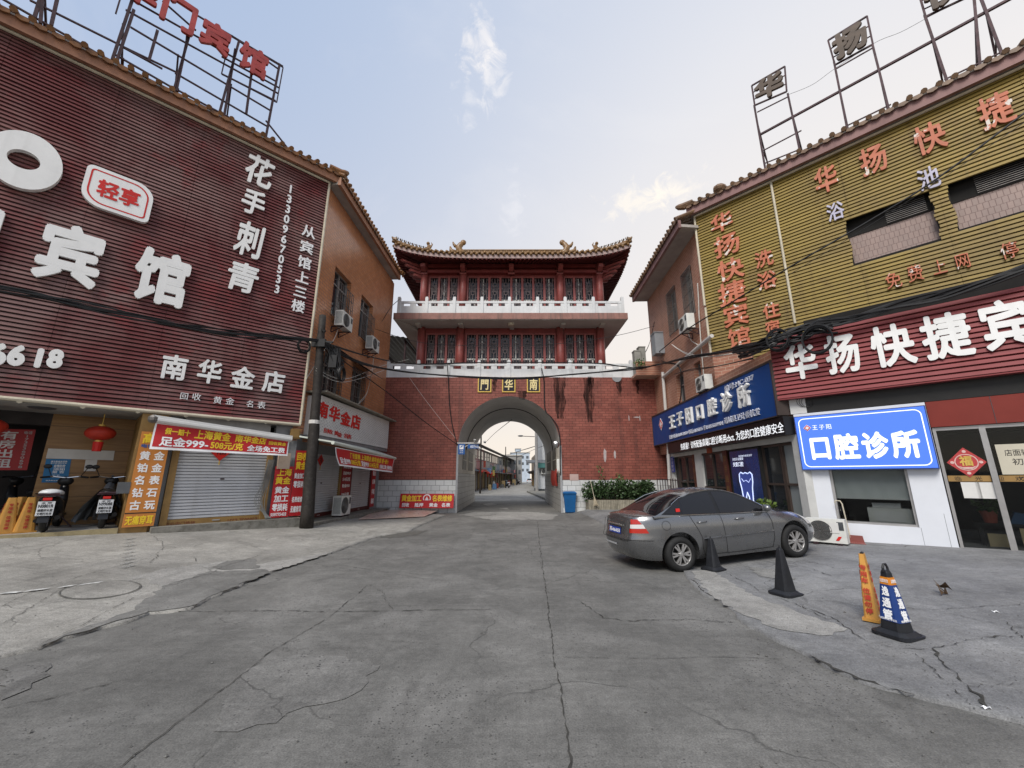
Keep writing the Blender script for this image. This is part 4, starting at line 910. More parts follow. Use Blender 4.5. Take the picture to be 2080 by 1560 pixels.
# ---------------------------------------------------------------- the city gate with its two storey tower
GY = 21.3; GD = 10.0
B_gate = brick('gate_red_brick_tile', 'X', (.225,.062,.044), (.285,.088,.062), (.07,.027,.021), .36, .138, .009, .5, .5, var=.38, dirt=.35, streak=.6, dirtcol=(.035,.022,.02), spec=.4)
B_gates = brick('gate_red_brick_side', 'Y', (.235,.062,.046), (.29,.085,.062), (.06,.022,.018), .36, .138, .010, .5, .5, var=.3)
B_wt = brick('white_base_tile', 'X', (.52,.53,.53), (.58,.59,.58), (.22,.23,.23), .44, .27, .012, .35, .5, var=.15, dirt=.35, dirtcol=(.25,.24,.2))
B_gt = brick('grey_tunnel_tile', 'Y', (.36,.35,.33), (.40,.39,.37), (.17,.16,.15), .60, .30, .01, .4, .5, var=.25, streak=.5, dirtcol=(.07,.06,.045))
M_tun = mat('tunnel_plaster', (.66,.62,.54), .8, .12, 1.2, dirt=.25, dirtcol=(.22,.2,.16)); M_tunc = mat('tunnel_ceiling', (.52,.50,.47), .8, .12, 1.0, dirt=.25, dirtcol=(.16,.15,.14))
M_rail = mat('white_stone_rail', (.60,.61,.61), .6, .1, 1.5, dirt=.2, dirtcol=(.3,.29,.27), streak=.25)
M_redp = mat('dark_red_paint', (.165,.026,.022), .5, .25, 1.6, dirt=.2, dirtcol=(.25,.11,.09)); M_redcol = mat('column_red_paint', (.235,.058,.05), .45, .25, 2.2, dirt=.35, dirtcol=(.34,.2,.17))
M_band = mat('balcony_edge', (.27,.14,.115), .75, .25, 1.6, streak=1., dirtcol=(.09,.075,.065)); M_bsof = mat('balcony_soffit', (.42,.40,.36), .85, .12, 1.2, dirt=.25, dirtcol=(.22,.2,.17))
M_lat = mat('lattice_grey', (.15,.11,.105), .5, .3, 5); M_winw = mat('white_window_bar', (.62,.62,.58), .5, .1)
gt = thing('city_gate', 'red tiled city gate with arch and two storey upturned roof tower', 'gate tower', (0, GY, 0))
AX, AR, AS = -.155, 2.70, 3.40      # arch centre, radius, springing height
GX0, GX1, GZ = -7.4, 8.5, 7.12
arch = [(AX-AR*cos(pi*i/40), AS+AR*.985*sin(pi*i/40)) for i in range(41)]
GT = .5
b = MB(); 
for y in (GY, GY+GD):
    vs = []
    for x, z in arch: vs += [Vector((x, y, z)), Vector((x, y, GZ))]
    b.add(vs, [(2*i, 2*i+2, 2*i+3, 2*i+1) for i in range(40)])
    for x0, x1 in ((GX0, AX-AR), (AX+AR, GX1)): b.poly([(x0,y,1.63),(x1,y,1.63),(x1,y,GZ),(x0,y,GZ)])
b.poly([(GX0,GY,1.63),(GX0,GY+GD,1.63),(GX0,GY+GD,GZ),(GX0,GY,GZ)]); b.poly([(GX1,GY,1.63),(GX1,GY+GD,1.63),(GX1,GY+GD,GZ),(GX1,GY,GZ)]); b.poly([(GX0,GY,GZ),(GX1,GY,GZ),(GX1,GY+GD,GZ),(GX0,GY+GD,GZ)])
obj('brick_wall', b, B_gate, gt)
for x0, x1 in ((GX0, AX-AR), (AX+AR, GX1)):
    for y in (GY-.03, GY+GD-.2): b = MB(); b.box(x0, x1, y, y+.23, -.1, 1.63); obj('tile_base', b, B_wt, gt)
b = MB(); b.smooth = True; P = [[Vector((x, GY+.001+GD*j/8, z)) for j in range(9)] for x, z in arch]; b.grid(P); obj('vault', b, M_tunc, gt, recalc=False)
for x in (AX-AR, AX+AR): b = MB(); b.poly([(x,GY,1.98),(x,GY+GD,1.98),(x,GY+GD,AS),(x,GY,AS)]); obj('tunnel_wall', b, M_tun, gt)
for sx, x in ((1, AX-AR), (-1, AX+AR)): b = MB(); b.box(min(x, x+.03*sx), max(x, x+.03*sx), GY-.028, GY+GD, -.1, 1.97); obj('tunnel_tile', b, B_gt, gt)
M_jamb = mat('grey_jamb', (.30,.305,.31), .5, .1, 3, dirt=.3)
for x in (AX-AR-.06, AX+AR-.045): b = MB(); b.box(x, x+.105, GY-.06, GY-.031, -.05, AS+.0); obj('jamb', b, M_jamb, gt)
b = MB(); pts = [(AX-(AR-.02)*cos(pi*i/40), GY+3.8, AS+(AR-.02)*.985*sin(pi*i/40)) for i in range(41)]; b.tube(pts, .022, 5); obj('vault_conduit', b, M_cable, gt)
for sx, x in ((1, AX-AR), (-1, AX+AR)):
    for y0, y1 in ((23.5, 25.3), (26.7, 29.5)):
        b = MB(); b.box(min(x, x+.02*sx), max(x, x+.02*sx), y0, y1, 2.2, 3.45); o = obj('wall_panel', b, mat('brown_panel', (.075,.062,.045), .5, .2), gt)
        b = MB(); b.box(min(x, x+.035*sx), max(x, x+.035*sx), y0, y1, 2.75, 2.79); obj('panel_bar', b, M_tun, o)
# plaques with the gate's name
for ch, u0, u1 in (('門',971,998), ('华',1020,1047), ('南',1070,1097)):
    s0, z1 = GF.sz(u0, 766.5, .0); s1, z0 = GF.sz(u1, 797, .0)
    b = MB(); b.fbox(GF, s0, s1, .0, .05, z0, z1); o = obj('plaque', b, M_gold, gt)
    b = MB(); b.fbox(GF, s0+.06, s1-.06, .05, .056, z0+.06, z1-.06); obj('plaque_field', b, mat('plaque_black', (.012,.013,.022), .35, .2), o)
    b = MB(); b.ftext(GF, ch, s0+.12, s1-.12, z0+.11, z1-.10, .058, .025, .02, shear=.05); obj('plaque_character', b, mat('pale_gold', (.72,.60,.30), .4, .1), o)
# balustrades
def balustrade(x0, x1, y0, y1, z, posts, hp, hr, parent, sides=True):
    for x in posts: b = MB(); b.box(x-.085, x+.085, y0-.085, y0+.085, z, z+hp); b.box(x-.065, x+.065, y0-.065, y0+.065, z+hp, z+hp+.05); obj('rail_post', b, M_rail, parent)
    b = MB()
    allp = [x0]+list(posts)+[x1]
    for a, c in zip(allp, allp[1:]):
        if c-a < .3: continue
        a += .085; c -= .085
        b.box(a, c, y0-.05, y0+.05, z+hr-.12, z+hr); b.box(a, c, y0-.035, y0+.035, z, z+hr-.30)
        b.box(a, a+.18, y0-.035, y0+.035, z+hr-.30, z+hr-.12); b.box(c-.18, c, y0-.035, y0+.035, z+hr-.30, z+hr-.12); b.box((a+c)/2-.16, (a+c)/2+.16, y0-.035, y0+.035, z+hr-.30, z+hr-.12)
    if sides:
        for x in (x0, x1):
            n = 5
            for i in range(n):
                a, c = y0+(y1-y0)*i/n, y0+(y1-y0)*(i+1)/n
                b.box(x-.05, x+.05, a+.085, c-.085, z+hr-.12, z+hr); b.box(x-.035, x+.035, a+.085, c-.085, z, z+hr-.32); b.box(x-.035, x+.035, (a+c)/2-.15, (a+c)/2+.15, z+hr-.32, z+hr-.12)
                b.box(x-.08, x+.08, c-.08, c+.08, z, z+hp)
    obj('balustrade', b, M_rail, parent)
px1 = [GF.sz(u, 745, -.05)[0] for u in (788,850,911,973,1034,1096,1158,1220,1282)]
balustrade(px1[0], px1[-1]+.6, GY+.10, GY+GD, GZ, px1, .96, .80, gt, False)
SLZ0, SLZ1, SX0, SX1 = 10.56, 10.93, -6.78, 6.62
px2 = [GF.sz(u, 615, -.1)[0] for u in (811,867,923,979,1035,1092,1148,1205,1264)]
balustrade(px2[0], px2[-1], GY+.12, GY+GD-.2, SLZ1, px2, .98, .76, gt)
b = MB(); b.box(SX0, SX1, GY, GY+GD, SLZ0, SLZ1); obj('balcony_slab', b, M_band, gt)
b = MB(); b.box(SX0+.05, SX1-.05, GY+.05, GY+GD-.05, SLZ0-.04, SLZ0-.001)
for x in (-5.5, -3.0, 0, 3.0, 5.3): b.box(x-.13, x+.13, GY+.5, GY+1.6, SLZ0-.14, SLZ0-.04)
b.hexa([(SX0+.1,GY+.15,SLZ0-.05),(SX0+.35,GY+.1,SLZ0-.05),(-5.5,GY+1.6,SLZ0-.25),(-5.7,GY+1.6,SLZ0-.25),(SX0+.1,GY+.15,SLZ0-.04),(SX0+.35,GY+.1,SLZ0-.04),(-5.5,GY+1.6,SLZ0-.04),(-5.7,GY+1.6,SLZ0-.04)])
obj('balcony_soffit', b, M_bsof, gt)
M_ = Matrix.Translation((-.05, GY+.6, SLZ0-.12)); b = MB(); b.lathe([(0,-.06),(.15,-.05),(.19,0),(.19,.08),(0,.08)], 16, M_); obj('soffit_lamp', b, M_pipe, gt)
# storeys
TY = GY+1.35; TX0, TX1 = -5.62, 5.38
def gate_storey(z0, z1, ztop_win, cols, bays, colr, tx0, tx1):
    b = MB(); b.box(tx0+.15, tx1-.15, TY+.35, GY+GD-1.2, z0, z1); obj('storey_core', b, M_dark, gt)
    b = MB(); b.box(tx0+.16, tx1-.16, TY, TY+.3, ztop_win, z1-.002)
    for s in (tx0+.02, tx1-.18): b.box(s, s+.16, TY+.05, GY+GD-1.2, z0, z1-.004)
    xs_ = sorted(cols)
    ed = [tx0+.16]+[x for bb in bays for x in bb[:2]]+[tx1-.16]
    for i in range(0, len(ed), 2):
        if ed[i+1]-ed[i] > .02: b.box(ed[i], ed[i+1], TY+.02, TY+.3, z0, ztop_win)
    obj('storey_wall', b, M_redp, gt)
    for x in cols:
        b = MB(); b.smooth = True; b.tube([(x, TY-.06, z0), (x, TY-.06, z1-.002)], colr, 16); obj('column', b, M_redcol, gt)
    for x0, x1, n in bays:
        o = MB(); w = .07; zb = z0+.25
        o.box(x0, x1, TY+.02, TY+.12, ztop_win-.08, ztop_win); o.box(x0, x1, TY+.02, TY+.12, zb, zb+.1)
        L = (x1-x0)/n
        for i in range(n+1): x = x0+L*i; o.box(max(x0, x-w), min(x1, x+w), TY+.03, TY+.115, zb+.1, ztop_win-.08)
        fr = obj('lattice_window', o, mat('window_red', (.25,.07,.062), .45, .25, 2), gt)
        g = MB(); g.box(x0, x1, TY+.21, TY+.23, zb, ztop_win); obj('pane', g, M_glass, fr)
        wb = MB(); zm = zb+(ztop_win-zb)*.44
        for i in range(n):
            a, c = x0+L*i+w, x0+L*(i+1)-w
            wb.box(a, c, TY+.16, TY+.19, zm-.045, zm+.045)
            if i % 3 == 1: wb.box(a+.2, a+.27, TY+.16, TY+.188, zm, ztop_win-.1)
            if i % 3 != 1: wb.box(c-.16, c-.09, TY+.16, TY+.188, zb+.1, zm)
        obj('inner_sash', wb, M_winw, fr)
        la = MB(); t = .034
        for i in range(n):
            a, c = x0+L*i+w, x0+L*(i+1)-w; m_ = (a+c)/2; ww = c-a; y0, y1 = TY+.075, TY+.10
            for (za, zc) in ((zb+.1, zm-.02), (zm+.05, ztop_win-.1)):
                hh = zc-za
                for f in (.18, .34, .66, .82): la.box(a+ww*f-t/2, a+ww*f+t/2, y0, y1, za+(hh*.22 if f in (.34, .66) else 0), zc-(hh*.22 if f in (.34, .66) else 0))
                la.box(m_-t/2, m_+t/2, y0, y1, za, za+hh*.22); la.box(m_-t/2, m_+t/2, y0, y1, zc-hh*.22, zc); la.box(m_-t/2, m_+t/2, y0, y1, za+hh*.36, zc-hh*.36)
                for f in (.22, .78): la.box(a+ww*.34, a+ww*.66, y0+.002, y1-.002, za+hh*f-t/2, za+hh*f+t/2)
                for f in (.36, .64): la.box(a+ww*.18, a+ww*.82, y0+.004, y1-.004, za+hh*f-t/2, za+hh*f+t/2)
                for f in (.08, .5, .92): la.box(a, a+ww*.18, y0+.003, y1-.003, za+hh*f-t/2, za+hh*f+t/2); la.box(c-ww*.18, c, y0+.003, y1-.003, za+hh*f-t/2, za+hh*f+t/2)
        obj('lattice', la, M_lat, fr)
X_ = lambda u, v=700: GF.sz(u, v, -1.35)[0]
z6 = lambda zx: 760+zx*.2692
gate_storey(GZ, SLZ0-.045, 10.2, [X_(z6(355)), X_(z6(650)), X_(z6(1405)), X_(z6(1708))], [(X_(z6(388)), X_(z6(620)), 3), (X_(z6(690)), X_(z6(1370)), 8), (X_(z6(1440)), X_(z6(1672)), 3)], .24, TX0, TX1)
Xu = lambda u: GF.sz(u, 560, -1.35)[0]
UZ1 = 14.9
gate_storey(SLZ1, UZ1, 13.95, [Xu(z6(383)), Xu(z6(675)), Xu(z6(1400)), Xu(z6(1695))], [(Xu(z6(418)), Xu(z6(640)), 3), (Xu(z6(705)), Xu(z6(1365)), 8), (Xu(z6(1432)), Xu(z6(1655)), 3)], .22, Xu(z6(362)), Xu(z6(1715)))
# beam and brackets under the upper eave
b = MB(); UX0, UX1 = Xu(z6(362)), Xu(z6(1715))
b.box(UX0-.35, UX1+.35, TY-.30, TY-.02, 14.05, 14.22); b.box(UX0-.2, UX1+.2, TY-.2, TY-.02, 14.45, 14.68)
obj('eave_beam', b, M_redp, gt)
for x in [Xu(z6(q)) for q in (383, 675, 1035, 1400, 1695)]:
    b = MB(); b.prism([(x-.14, TY-.3, 14.1), (x-.14, TY-.7, 14.25), (x-.14, TY-.7, 14.45), (x-.14, TY-.2, 14.7)], (.28, 0, 0)); b.prism([(x-.2, TY-.3, 13.95), (x+.2, TY-.3, 13.95), (x+.2, TY-.3, 14.12), (x, TY-.3, 14.3), (x-.2, TY-.3, 14.12)], (0, .06, 0)); obj('bracket', b, M_redcol, gt)
for sx, cx in ((-1, UX0), (1, UX1)):
    b = MB()
    for k in range(4):
        L = .5+.22*k; z = 13.75+.22*k
        b.prism([(cx, TY, z-.06), (cx+sx*L*.9, TY-L*.75, z+.02), (cx+sx*L, TY-L*.8, z+.14), (cx, TY, z+.14)], (.16, .1*sx, 0))
        b.prism([(cx, TY+.3, z-.04), (cx+sx*L*.9, TY+.3, z+.0), (cx+sx*L, TY+.3, z+.12), (cx, TY+.3, z+.12)], (0, .16, 0))
    obj('corner_bracket', b, M_redcol, gt)
# the curved hipped roof
RX, RYF, RYB = 7.05, GY+.0, GY+GD-.3; RYM = (RYF+RYB)/2; RRX0, RRX1, RZ = -3.72, 3.84, 17.05
def lift(t): return .72*abs(t)**4.2     # eave rises to the corners, t in -1..1
def eavept(side, t):
    if side == 0: x = RX*t; return Vector((x, RYF-.0-.0*abs(t), 14.42+lift(t)))
    if side == 2: x = -RX*t; return Vector((x, RYB, 14.42+lift(t)))
    y = RYM+(RYB-RYF)/2*(t if side == 1 else -t); return Vector((RX if side == 1 else -RX, y, 14.42+lift(t)))
def ridgept(side, t):
    if side == 0: return Vector((RRX0+(RRX1-RRX0)*(t*.5+.5), RYM, RZ))
    if side == 2: return Vector((RRX1-(RRX1-RRX0)*(t*.5+.5), RYM, RZ))
    return Vector((RRX1 if side == 1 else RRX0, RYM, RZ))
def roofpt(side, t, f, h=0.):
    e, r = eavept(side, t), ridgept(side, t); p = e.lerp(r, f); p.z = e.z+(r.z-e.z)*(max(f, 0)**1.45)+h; return p
M_rtile = mat('golden_glazed_tile', (.20,.112,.042), .35, .4, 4, dirt=.45, dirtcol=(.07,.05,.03)); M_reave = mat('weathered_eave_band', (.36,.27,.25), .75, .2, 3, dirt=.5, dirtcol=(.14,.09,.08)); M_rsof = mat('red_eave_soffit', (.17,.028,.024), .6, .25, 2)
b = MB(); b.smooth = True
for sd in range(4): b.grid([[roofpt(sd, -1+2*i/28, j/8, .30) for j in range(9)] for i in range(29)])
for sd in range(4):
    n = 44 if sd % 2 == 0 else 32
    for i in range(n+1):
        t = -1+2*i/n; b.tube([roofpt(sd, t, -.02, .33), roofpt(sd, t, .15, .36), roofpt(sd, t, .5, .36), roofpt(sd, t, .97, .36)], .085, 7)
        if i < n: q = roofpt(sd, t+1./n, -.012, .22); b.ball(q, .09, 8, 4, (1,1,1))
obj('roof_tiles', b, M_rtile, gt, recalc=False)
b = MB()
for sd in range(4): b.grid([[roofpt(sd, -1+2*i/28, 0, h) for h in (-.02, .24)] for i in range(29)])
obj('eave_band', b, M_reave, gt, recalc=False)
def wallpt(sd, t):
    x = UX0+(UX1-UX0)*(t*.5+.5)
    if sd == 0: return Vector((x, TY, 14.85))
    if sd == 2: return Vector((UX1-(UX1-UX0)*(t*.5+.5), RYB-1.35, 14.85))
    y = TY+(RYB-1.35-TY)*((t if sd == 1 else -t)*.5+.5); return Vector((UX1 if sd == 1 else UX0, y, 14.85))
b = MB()
for sd in range(4): b.grid([[roofpt(sd, -1+2*i/28, 0, -.02).lerp(wallpt(sd, -1+2*i/28), j/4)+Vector((0,0,-.22*sin(pi*j/4)*0)) for j in range(5)] for i in range(29)])
obj('eave_soffit', b, M_rsof, gt, recalc=False)
b = MB()
for sd in range(4):
    n = 56 if sd % 2 == 0 else 44
    for i in range(n+1):
        t = -1+2*i/n; b.bar(roofpt(sd, t, 0, -.06), wallpt(sd, t)+Vector((0,0,-.05)), .09, .08)
obj('eave_rafters', b, mat('rafter_dark_red', (.10,.022,.02), .6, .3), gt)
b = MB()
b.box(RRX0-.1, RRX1+.1, RYM-.16, RYM+.16, RZ+.25, RZ+.75); b.box(RRX0-.1, RRX1+.1, RYM-.2, RYM+.2, RZ+.75, RZ+.83); b.box(RRX0-.1, RRX1+.1, RYM-.2, RYM+.2, RZ+.45, RZ+.5); obj('main_ridge', b, M_rtile, gt)
for sx in (-1, 1):
    for sd, te in ((0, sx), (2, -sx)):
        b = MB(); pts = [roofpt(sd, te, f, .42) for f in (-.015, 0, .1, .25, .5, .75, .98)]; b.tube(pts, [.09,.12,.14,.15,.16,.16,.16], 8)
        p0 = roofpt(sd, te, 0, .5); b.tube([p0+Vector((-sx*.1,0,0)), p0+Vector((sx*.06, -.06 if sd == 0 else .06, .04)), p0+Vector((sx*.12, -.12 if sd == 0 else .12, .12))], [.15,.10,.04], 6); obj('hip_ridge', b, M_rtile, gt)
def beast(b, p, sx, h):
    b.tube([p, p+Vector((0,0,h*.45))], [h*.22, h*.17], 7); b.ball(p+Vector((sx*h*.08,-h*.05,h*.62)), h*.17, 7, 5); b.tube([p+Vector((-sx*h*.15,.0,h*.2)), p+Vector((-sx*h*.3,0,h*.55)), p+Vector((-sx*h*.2,0,h*.75))], [h*.08,h*.07,h*.03], 5)
    b.tube([p+Vector((sx*h*.1,0,h*.3)), p+Vector((sx*h*.3,-h*.06,h*.12))], [h*.07,h*.05], 5)
for sx in (-1, 1):
    for k in range(8):
        b = MB(); beast(b, roofpt(0, sx, .03+k*.052, .5), sx, .34); obj('roof_beast', b, mat('dark_glazed_beast', (.09,.06,.035), .5, .4, 8), gt)
    b = MB(); p = roofpt(0, sx, .47, .6); beast(b, p, sx, .7); obj('roof_dragon_head', b, M_rtile, gt)
    # ridge end dragon: a body swallowing the ridge and a curled tail
    x = (RRX0 if sx < 0 else RRX1); p = Vector((x, RYM, RZ+.55)); b = MB(); b.smooth = True
    b.tube([p+Vector((-sx*.35,0,.0)), p+Vector((sx*.05,0,.15)), p+Vector((sx*.2,0,.55)), p+Vector((.0,0,.82)), p+Vector((-sx*.16,0,.98))], [.24,.28,.25,.2,.12], 9)
    b.ball(p+Vector((-sx*.14,0,.95)), .22, 10, 7, (1,.7,1)); b.tube([p+Vector((sx*.3,0,.1)), p+Vector((sx*.75,0,.3)), p+Vector((sx*.8,0,.62))], [.2,.16,.06], 7); b.ball(p+Vector((sx*.45,0,.68)), .13, 8, 5)
    b.tube([p+Vector((sx*.2,0,.5)), p+Vector((sx*.55,0,.8)), p+Vector((sx*.62,0,1.0))], [.12,.1,.05], 6)
    obj('ridge_dragon', b, M_rtile, gt)
# white repaired spots and little plate on the wall
b = MB()
for u0, v0, u1, v1 in ((1225,908,1233,940),(1246,915,1252,932),(1276,842,1279,856),(1287,846,1300,849),(1298,843,1301,856)):
    s0, z1 = GF.sz(u0, v0, 0); s1, z0 = GF.sz(u1, v1, 0); r = random.Random(u0); n = 12
    b.fpoly(GF, [((s0+s1)/2+(s1-s0)/2*cos(2*pi*k/n)*r.uniform(.6,1.2), (z0+z1)/2+(z1-z0)/2*sin(2*pi*k/n)*r.uniform(.7,1.1)) for k in range(n)], 0, .004)
obj('repair_mark', b, mat('old_plaster_mark', (.38,.33,.32), .8, .2, 6), gt)
s0, z1 = GF.sz(1157, 963, 0); s1, z0 = GF.sz(1175, 976, 0); b = MB(); b.fbox(GF, s0, s1, 0, .04, z0, z1); obj('stone_plate', b, mat('pink_stone', (.42,.30,.27), .6, .1), gt)
b = MB(); s, z = GF.sz(1253, 771, 0); n = 16; b.fpoly(GF, [(s+.26*cos(pi+pi*k/n), GZ-.0+.26*sin(pi+pi*k/n)) for k in range(n+1)], 0, .03); obj('round_plate', b, M_jamb, gt)
# dark water runs under drain holes
def run_mat():
    m, nt, bb = _mat('water_run'); t = NT(nt); nt.nodes.remove(bb); tr = t.n('ShaderNodeBsdfTransparent'); df = t.n('ShaderNodeBsdfDiffuse'); df.inputs[0].default_value = (.025,.018,.017,1)
    mx = t.n('ShaderNodeMixShader'); f = t.ramp(t.noise(1.4, 7, .7, t.vec(4.5, 1, .55)), .36, .56); t.l(t.math('MULTIPLY', f, .7), mx.inputs[0]); t.l(tr.outputs[0], mx.inputs[1]); t.l(df.outputs[0], mx.inputs[2]); t.l(mx.outputs[0], nt.nodes['Material Output'].inputs[0]); return m
r = random.Random(4); M_run = run_mat()
for u0, u1, v0, v1 in ((1120,1154,766,850),(1182,1212,768,858),(1250,1266,770,806),(1050,1072,794,812),(1192,1207,765,805),(1000,1010,770,795),(1290,1300,772,800)):
    b = MB(); s0, z1 = GF.sz(u0, v0, 0); s1, z0 = GF.sz(u1, v1, 0); L = []; R_ = []
    for k in range(11):
        f = k/10; w = (s1-s0)/2*(1-.55*f)*r.uniform(.75, 1.15); m_ = (s0+s1)/2+.03*sin(k*1.3); L.append((m_-w, z1+(z0-z1)*f)); R_.append((m_+w, z1+(z0-z1)*f))
    b.add([GF.w(a, .005, z) for a, z in L]+[GF.w(a, .005, z) for a, z in R_], [(k, k+1, 12+k, 11+k) for k in range(10)]); obj('water_stain', b, M_run, gt)
# metal shed roof on the left behind the gate, and drain pipe stuff on the right
ms = thing('metal_shed', 'dark corrugated shed roof sloping behind the left of the gate tower', 'shed', (-8.5, 29, 7.1))
b = MB(); P = []
for i in range(41):
    x = -13+ 7.4*i/40; P.append([Vector((x, y, 11.6-(y-27)*.0+ (0 if y < 28 else -.0) - (x+13)*.13+.06*(i % 2))) for y in (25.2, 33)])
b.grid(P); obj('roof', b, mat('shed_metal', (.05,.05,.055), .5, .3, 2, dirt=.4), ms, recalc=False)
b = MB()
for x in (-12.5, -10, -7.2, -5.9):
    b.bar((x, 25.6, 7), (x, 25.6, 11.5-(x+13)*.13), .1); b.bar((x, 32.5, 7), (x, 32.5, 11.5-(x+13)*.13), .1); b.bar((x, 25.4, 11.5-(x+13)*.13), (x, 33, 11.5-(x+13)*.13), .1)
obj('post', b, M_steel, ms)
b = MB(); b.box(-13, -7.6, 30, 30.2, 0, 9.0); obj('wall', b, M_plast, ms)
# ---------------------------------------------------------------- right hotel
B_br = brick('brown_wall_tile', 'Y', (.33,.145,.092), (.39,.18,.12), (.50,.36,.27), .30, .125, .009, .4, .5, var=.2, streak=.3, dirtcol=(.10,.055,.04), spec=.5, bump=.3)
B_pk = brick('pink_wall_tile', 'diag', (.255,.185,.16), (.29,.205,.175), (.20,.14,.125), .11, .20, .008, .5, .5, var=.15, streak=.3, dirtcol=(.18,.11,.09))
M_fasc2 = mat('fascia_dusty_red', (.24,.135,.125), .65, .2, 1.5, streak=.4, dirtcol=(.08,.05,.045)); M_tile_b = mat('glazed_tile_brown', (.17,.10,.055), .45, .4, 3, dirt=.5, dirtcol=(.05,.04,.03))
rh = thing('hotel_building', 'three storey corner hotel with brown tiled side and yellow slatted front', 'building', RF.w(0, 0, 0))
RTOP = 12.2
v1 = wpx(RS, (1386,572), (1405,560), 2.1); v2 = wpx(RS, (1356,610), (1372,595), 2.1)
v1 = (v1[0], v1[1], 8.45, 10.6); v2 = (v2[0], v2[1], 8.45, 10.6)
v3 = (RS.sz(1409,745)[0], RS.sz(1423,745)[0], 4.7, 6.4); v4 = (RS.sz(1372,760)[0], RS.sz(1388,760)[0], 4.7, 6.4)
b = MB(); wall_with_holes(b, RS, -6.9, -.0, 2.9, RTOP, [v1, v2, v3, v4], 0); b.fbox(RS, -.0, 3.6, -.25, 0, 2.9, 5.35); obj('wall', b, B_br, rh)
b = MB(); b.fbox(RS, -6.9, -.35, -6, -.3, 2.9, RTOP); b.fbox(RF, .3, 11, -6, -.4, 2.9, RTOP); obj('core', b, M_dark, rh)
for v in (v1, v2): window(RS, v, rh, bars=8, out=.06)
for v in (v3, v4): window(RS, v, rh, grille=None)
eave(rh, RF, -.25, 11, -.3, .30, 12.28, 0, M_fasc2, M_soffit, M_tile_b, .36, .30)
eave(rh, RS, -6.9, .1, -.0, .85, 11.65, 0, M_fasc2, M_soffit, M_tile_b, .34, .28, miter1=.1, rise=2.0)
b = MB(); c = RF.w(-.35, .3, 12.72); b.tube([c+Vector((.3,-.25,.08)), c+Vector((0,0,.06)), c+Vector((-.16,.10,.1)), c+Vector((-.24,.16,.16))], [.13,.15,.12,.05], 8); c = RF.w(1.1, .3, 12.74); b.ball(c+Vector((0,0,.06)), .2, 8, 6, (1.3,1.1,.9)); obj('corner_tile', b, M_tile_b, rh)
M_yclad = clad_mat('yellow_cladding', (.25,.178,.042), (.205,.145,.042), (.17,.115,.035), (.085,.05,.02))
# the pink tiled wall behind the openings of the cladding
o1 = (*[RF.sz(1718, 452)[0], RF.sz(1888, 395)[0]], 8.25, 9.75); o2 = (RF.sz(1930, 400)[0]-.0, 10.8, 8.35, 9.75)
b = MB(); b.fbox(RF, .1, 11, -.38, -.22, 6.0, 9.25); obj('front_wall', b, B_pk, rh)
b = MB(); b.fbox(RF, .02, 5, -.37, -.1, 2.9, 6.36); obj('lower_front_wall', b, brick('brown_wall_front', 'diag', (.33,.145,.092), (.39,.18,.12), (.50,.36,.27), .30, .125, .009, .4, .5, var=.2, spec=.4, bump=.3), rh)
b = MB(); b.fbox(RF, .1, 11, -.36, -.20, 9.25, 12.2); obj('window_band', b, M_dark, rh)
g = MB()
for s0, s1 in ((o1[0]+.9, o1[1]-.1), (o2[0]+.5, o2[1])):
    for q in range(9): g.bar(RF.w(s0, -.15, 9.3+q*.06), RF.w(s1, -.15, 9.3+q*.06), .014)
obj('window_bars', g, M_grille, rh)
ys = thing('cladding_sign', 'yellow slatted signboard with faded peeling red hotel characters', 'signboard', RF.w(0, .02, 6.4))
b = MB(); NY = 49; zb_, zt_ = 6.38, 12.28; p_ = (zt_-zb_)/NY
for i in range(-8, NY):
    z0 = zb_+i*p_; z1 = z0+p_-.016; cuts = [(0.0 if i >= 0 else 1.36, 10.9)]
    for o in (o1, o2):
        if z1 > o[2] and z0 < o[3]:
            nc = []
            for a, c in cuts:
                if o[0] > a and o[1] < c: nc += [(a, o[0]+.03*sin(i*7)), (o[1]+.03*sin(i*5), c)]
                elif a < o[0] < c: nc.append((a, o[0]+.03*sin(i*3)))
                else: nc.append((a, c))
            cuts = nc
    for a, c in cuts:
        if c-a > .05:
            rs_ = random.Random(i*7); k_ = [a]+[x for x in (1.35, 2.72, 4.6, 6.5, 8.4) if a+.1 < x < c-.1]+[c]
            for a2, c2 in zip(k_, k_[1:]):
                o = rs_.uniform(-.004, .004); c2 -= .005; b.hexa([RF.w(a2,.0,z0),RF.w(c2,.0,z0),RF.w(c2,.055+o,z0+.006),RF.w(a2,.055-o,z0+.006),RF.w(a2,.0,z1),RF.w(c2,.0,z1),RF.w(c2,.028+o,z1-.004),RF.w(a2,.028-o,z1-.004)])
obj('slat_panel', b, M_yclad, ys)
b = MB(); sx = RF.sz(1567, 373)[0]
zz = [6.38, 8.25, 9.75, 12.28]
b.fbox(RF, 1.36, 10.9, -.03, -.004, 5.43, 6.379); b.fbox(RF, 0, o1[0], -.03, -.004, 6.38, 12.28); b.fbox(RF, o1[1], o2[0], -.03, -.004, 6.38, 12.28); b.fbox(RF, o1[0], o1[1], -.03, -.004, 6.38, 8.25); b.fbox(RF, o1[0], o1[1], -.03, -.004, 9.75, 12.28); b.fbox(RF, o2[0], 10.9, -.03, -.004, 6.38, 8.35); b.fbox(RF, o2[0], 10.9, -.03, -.004, 9.75, 12.28); obj('backing', b, M_dark, ys)
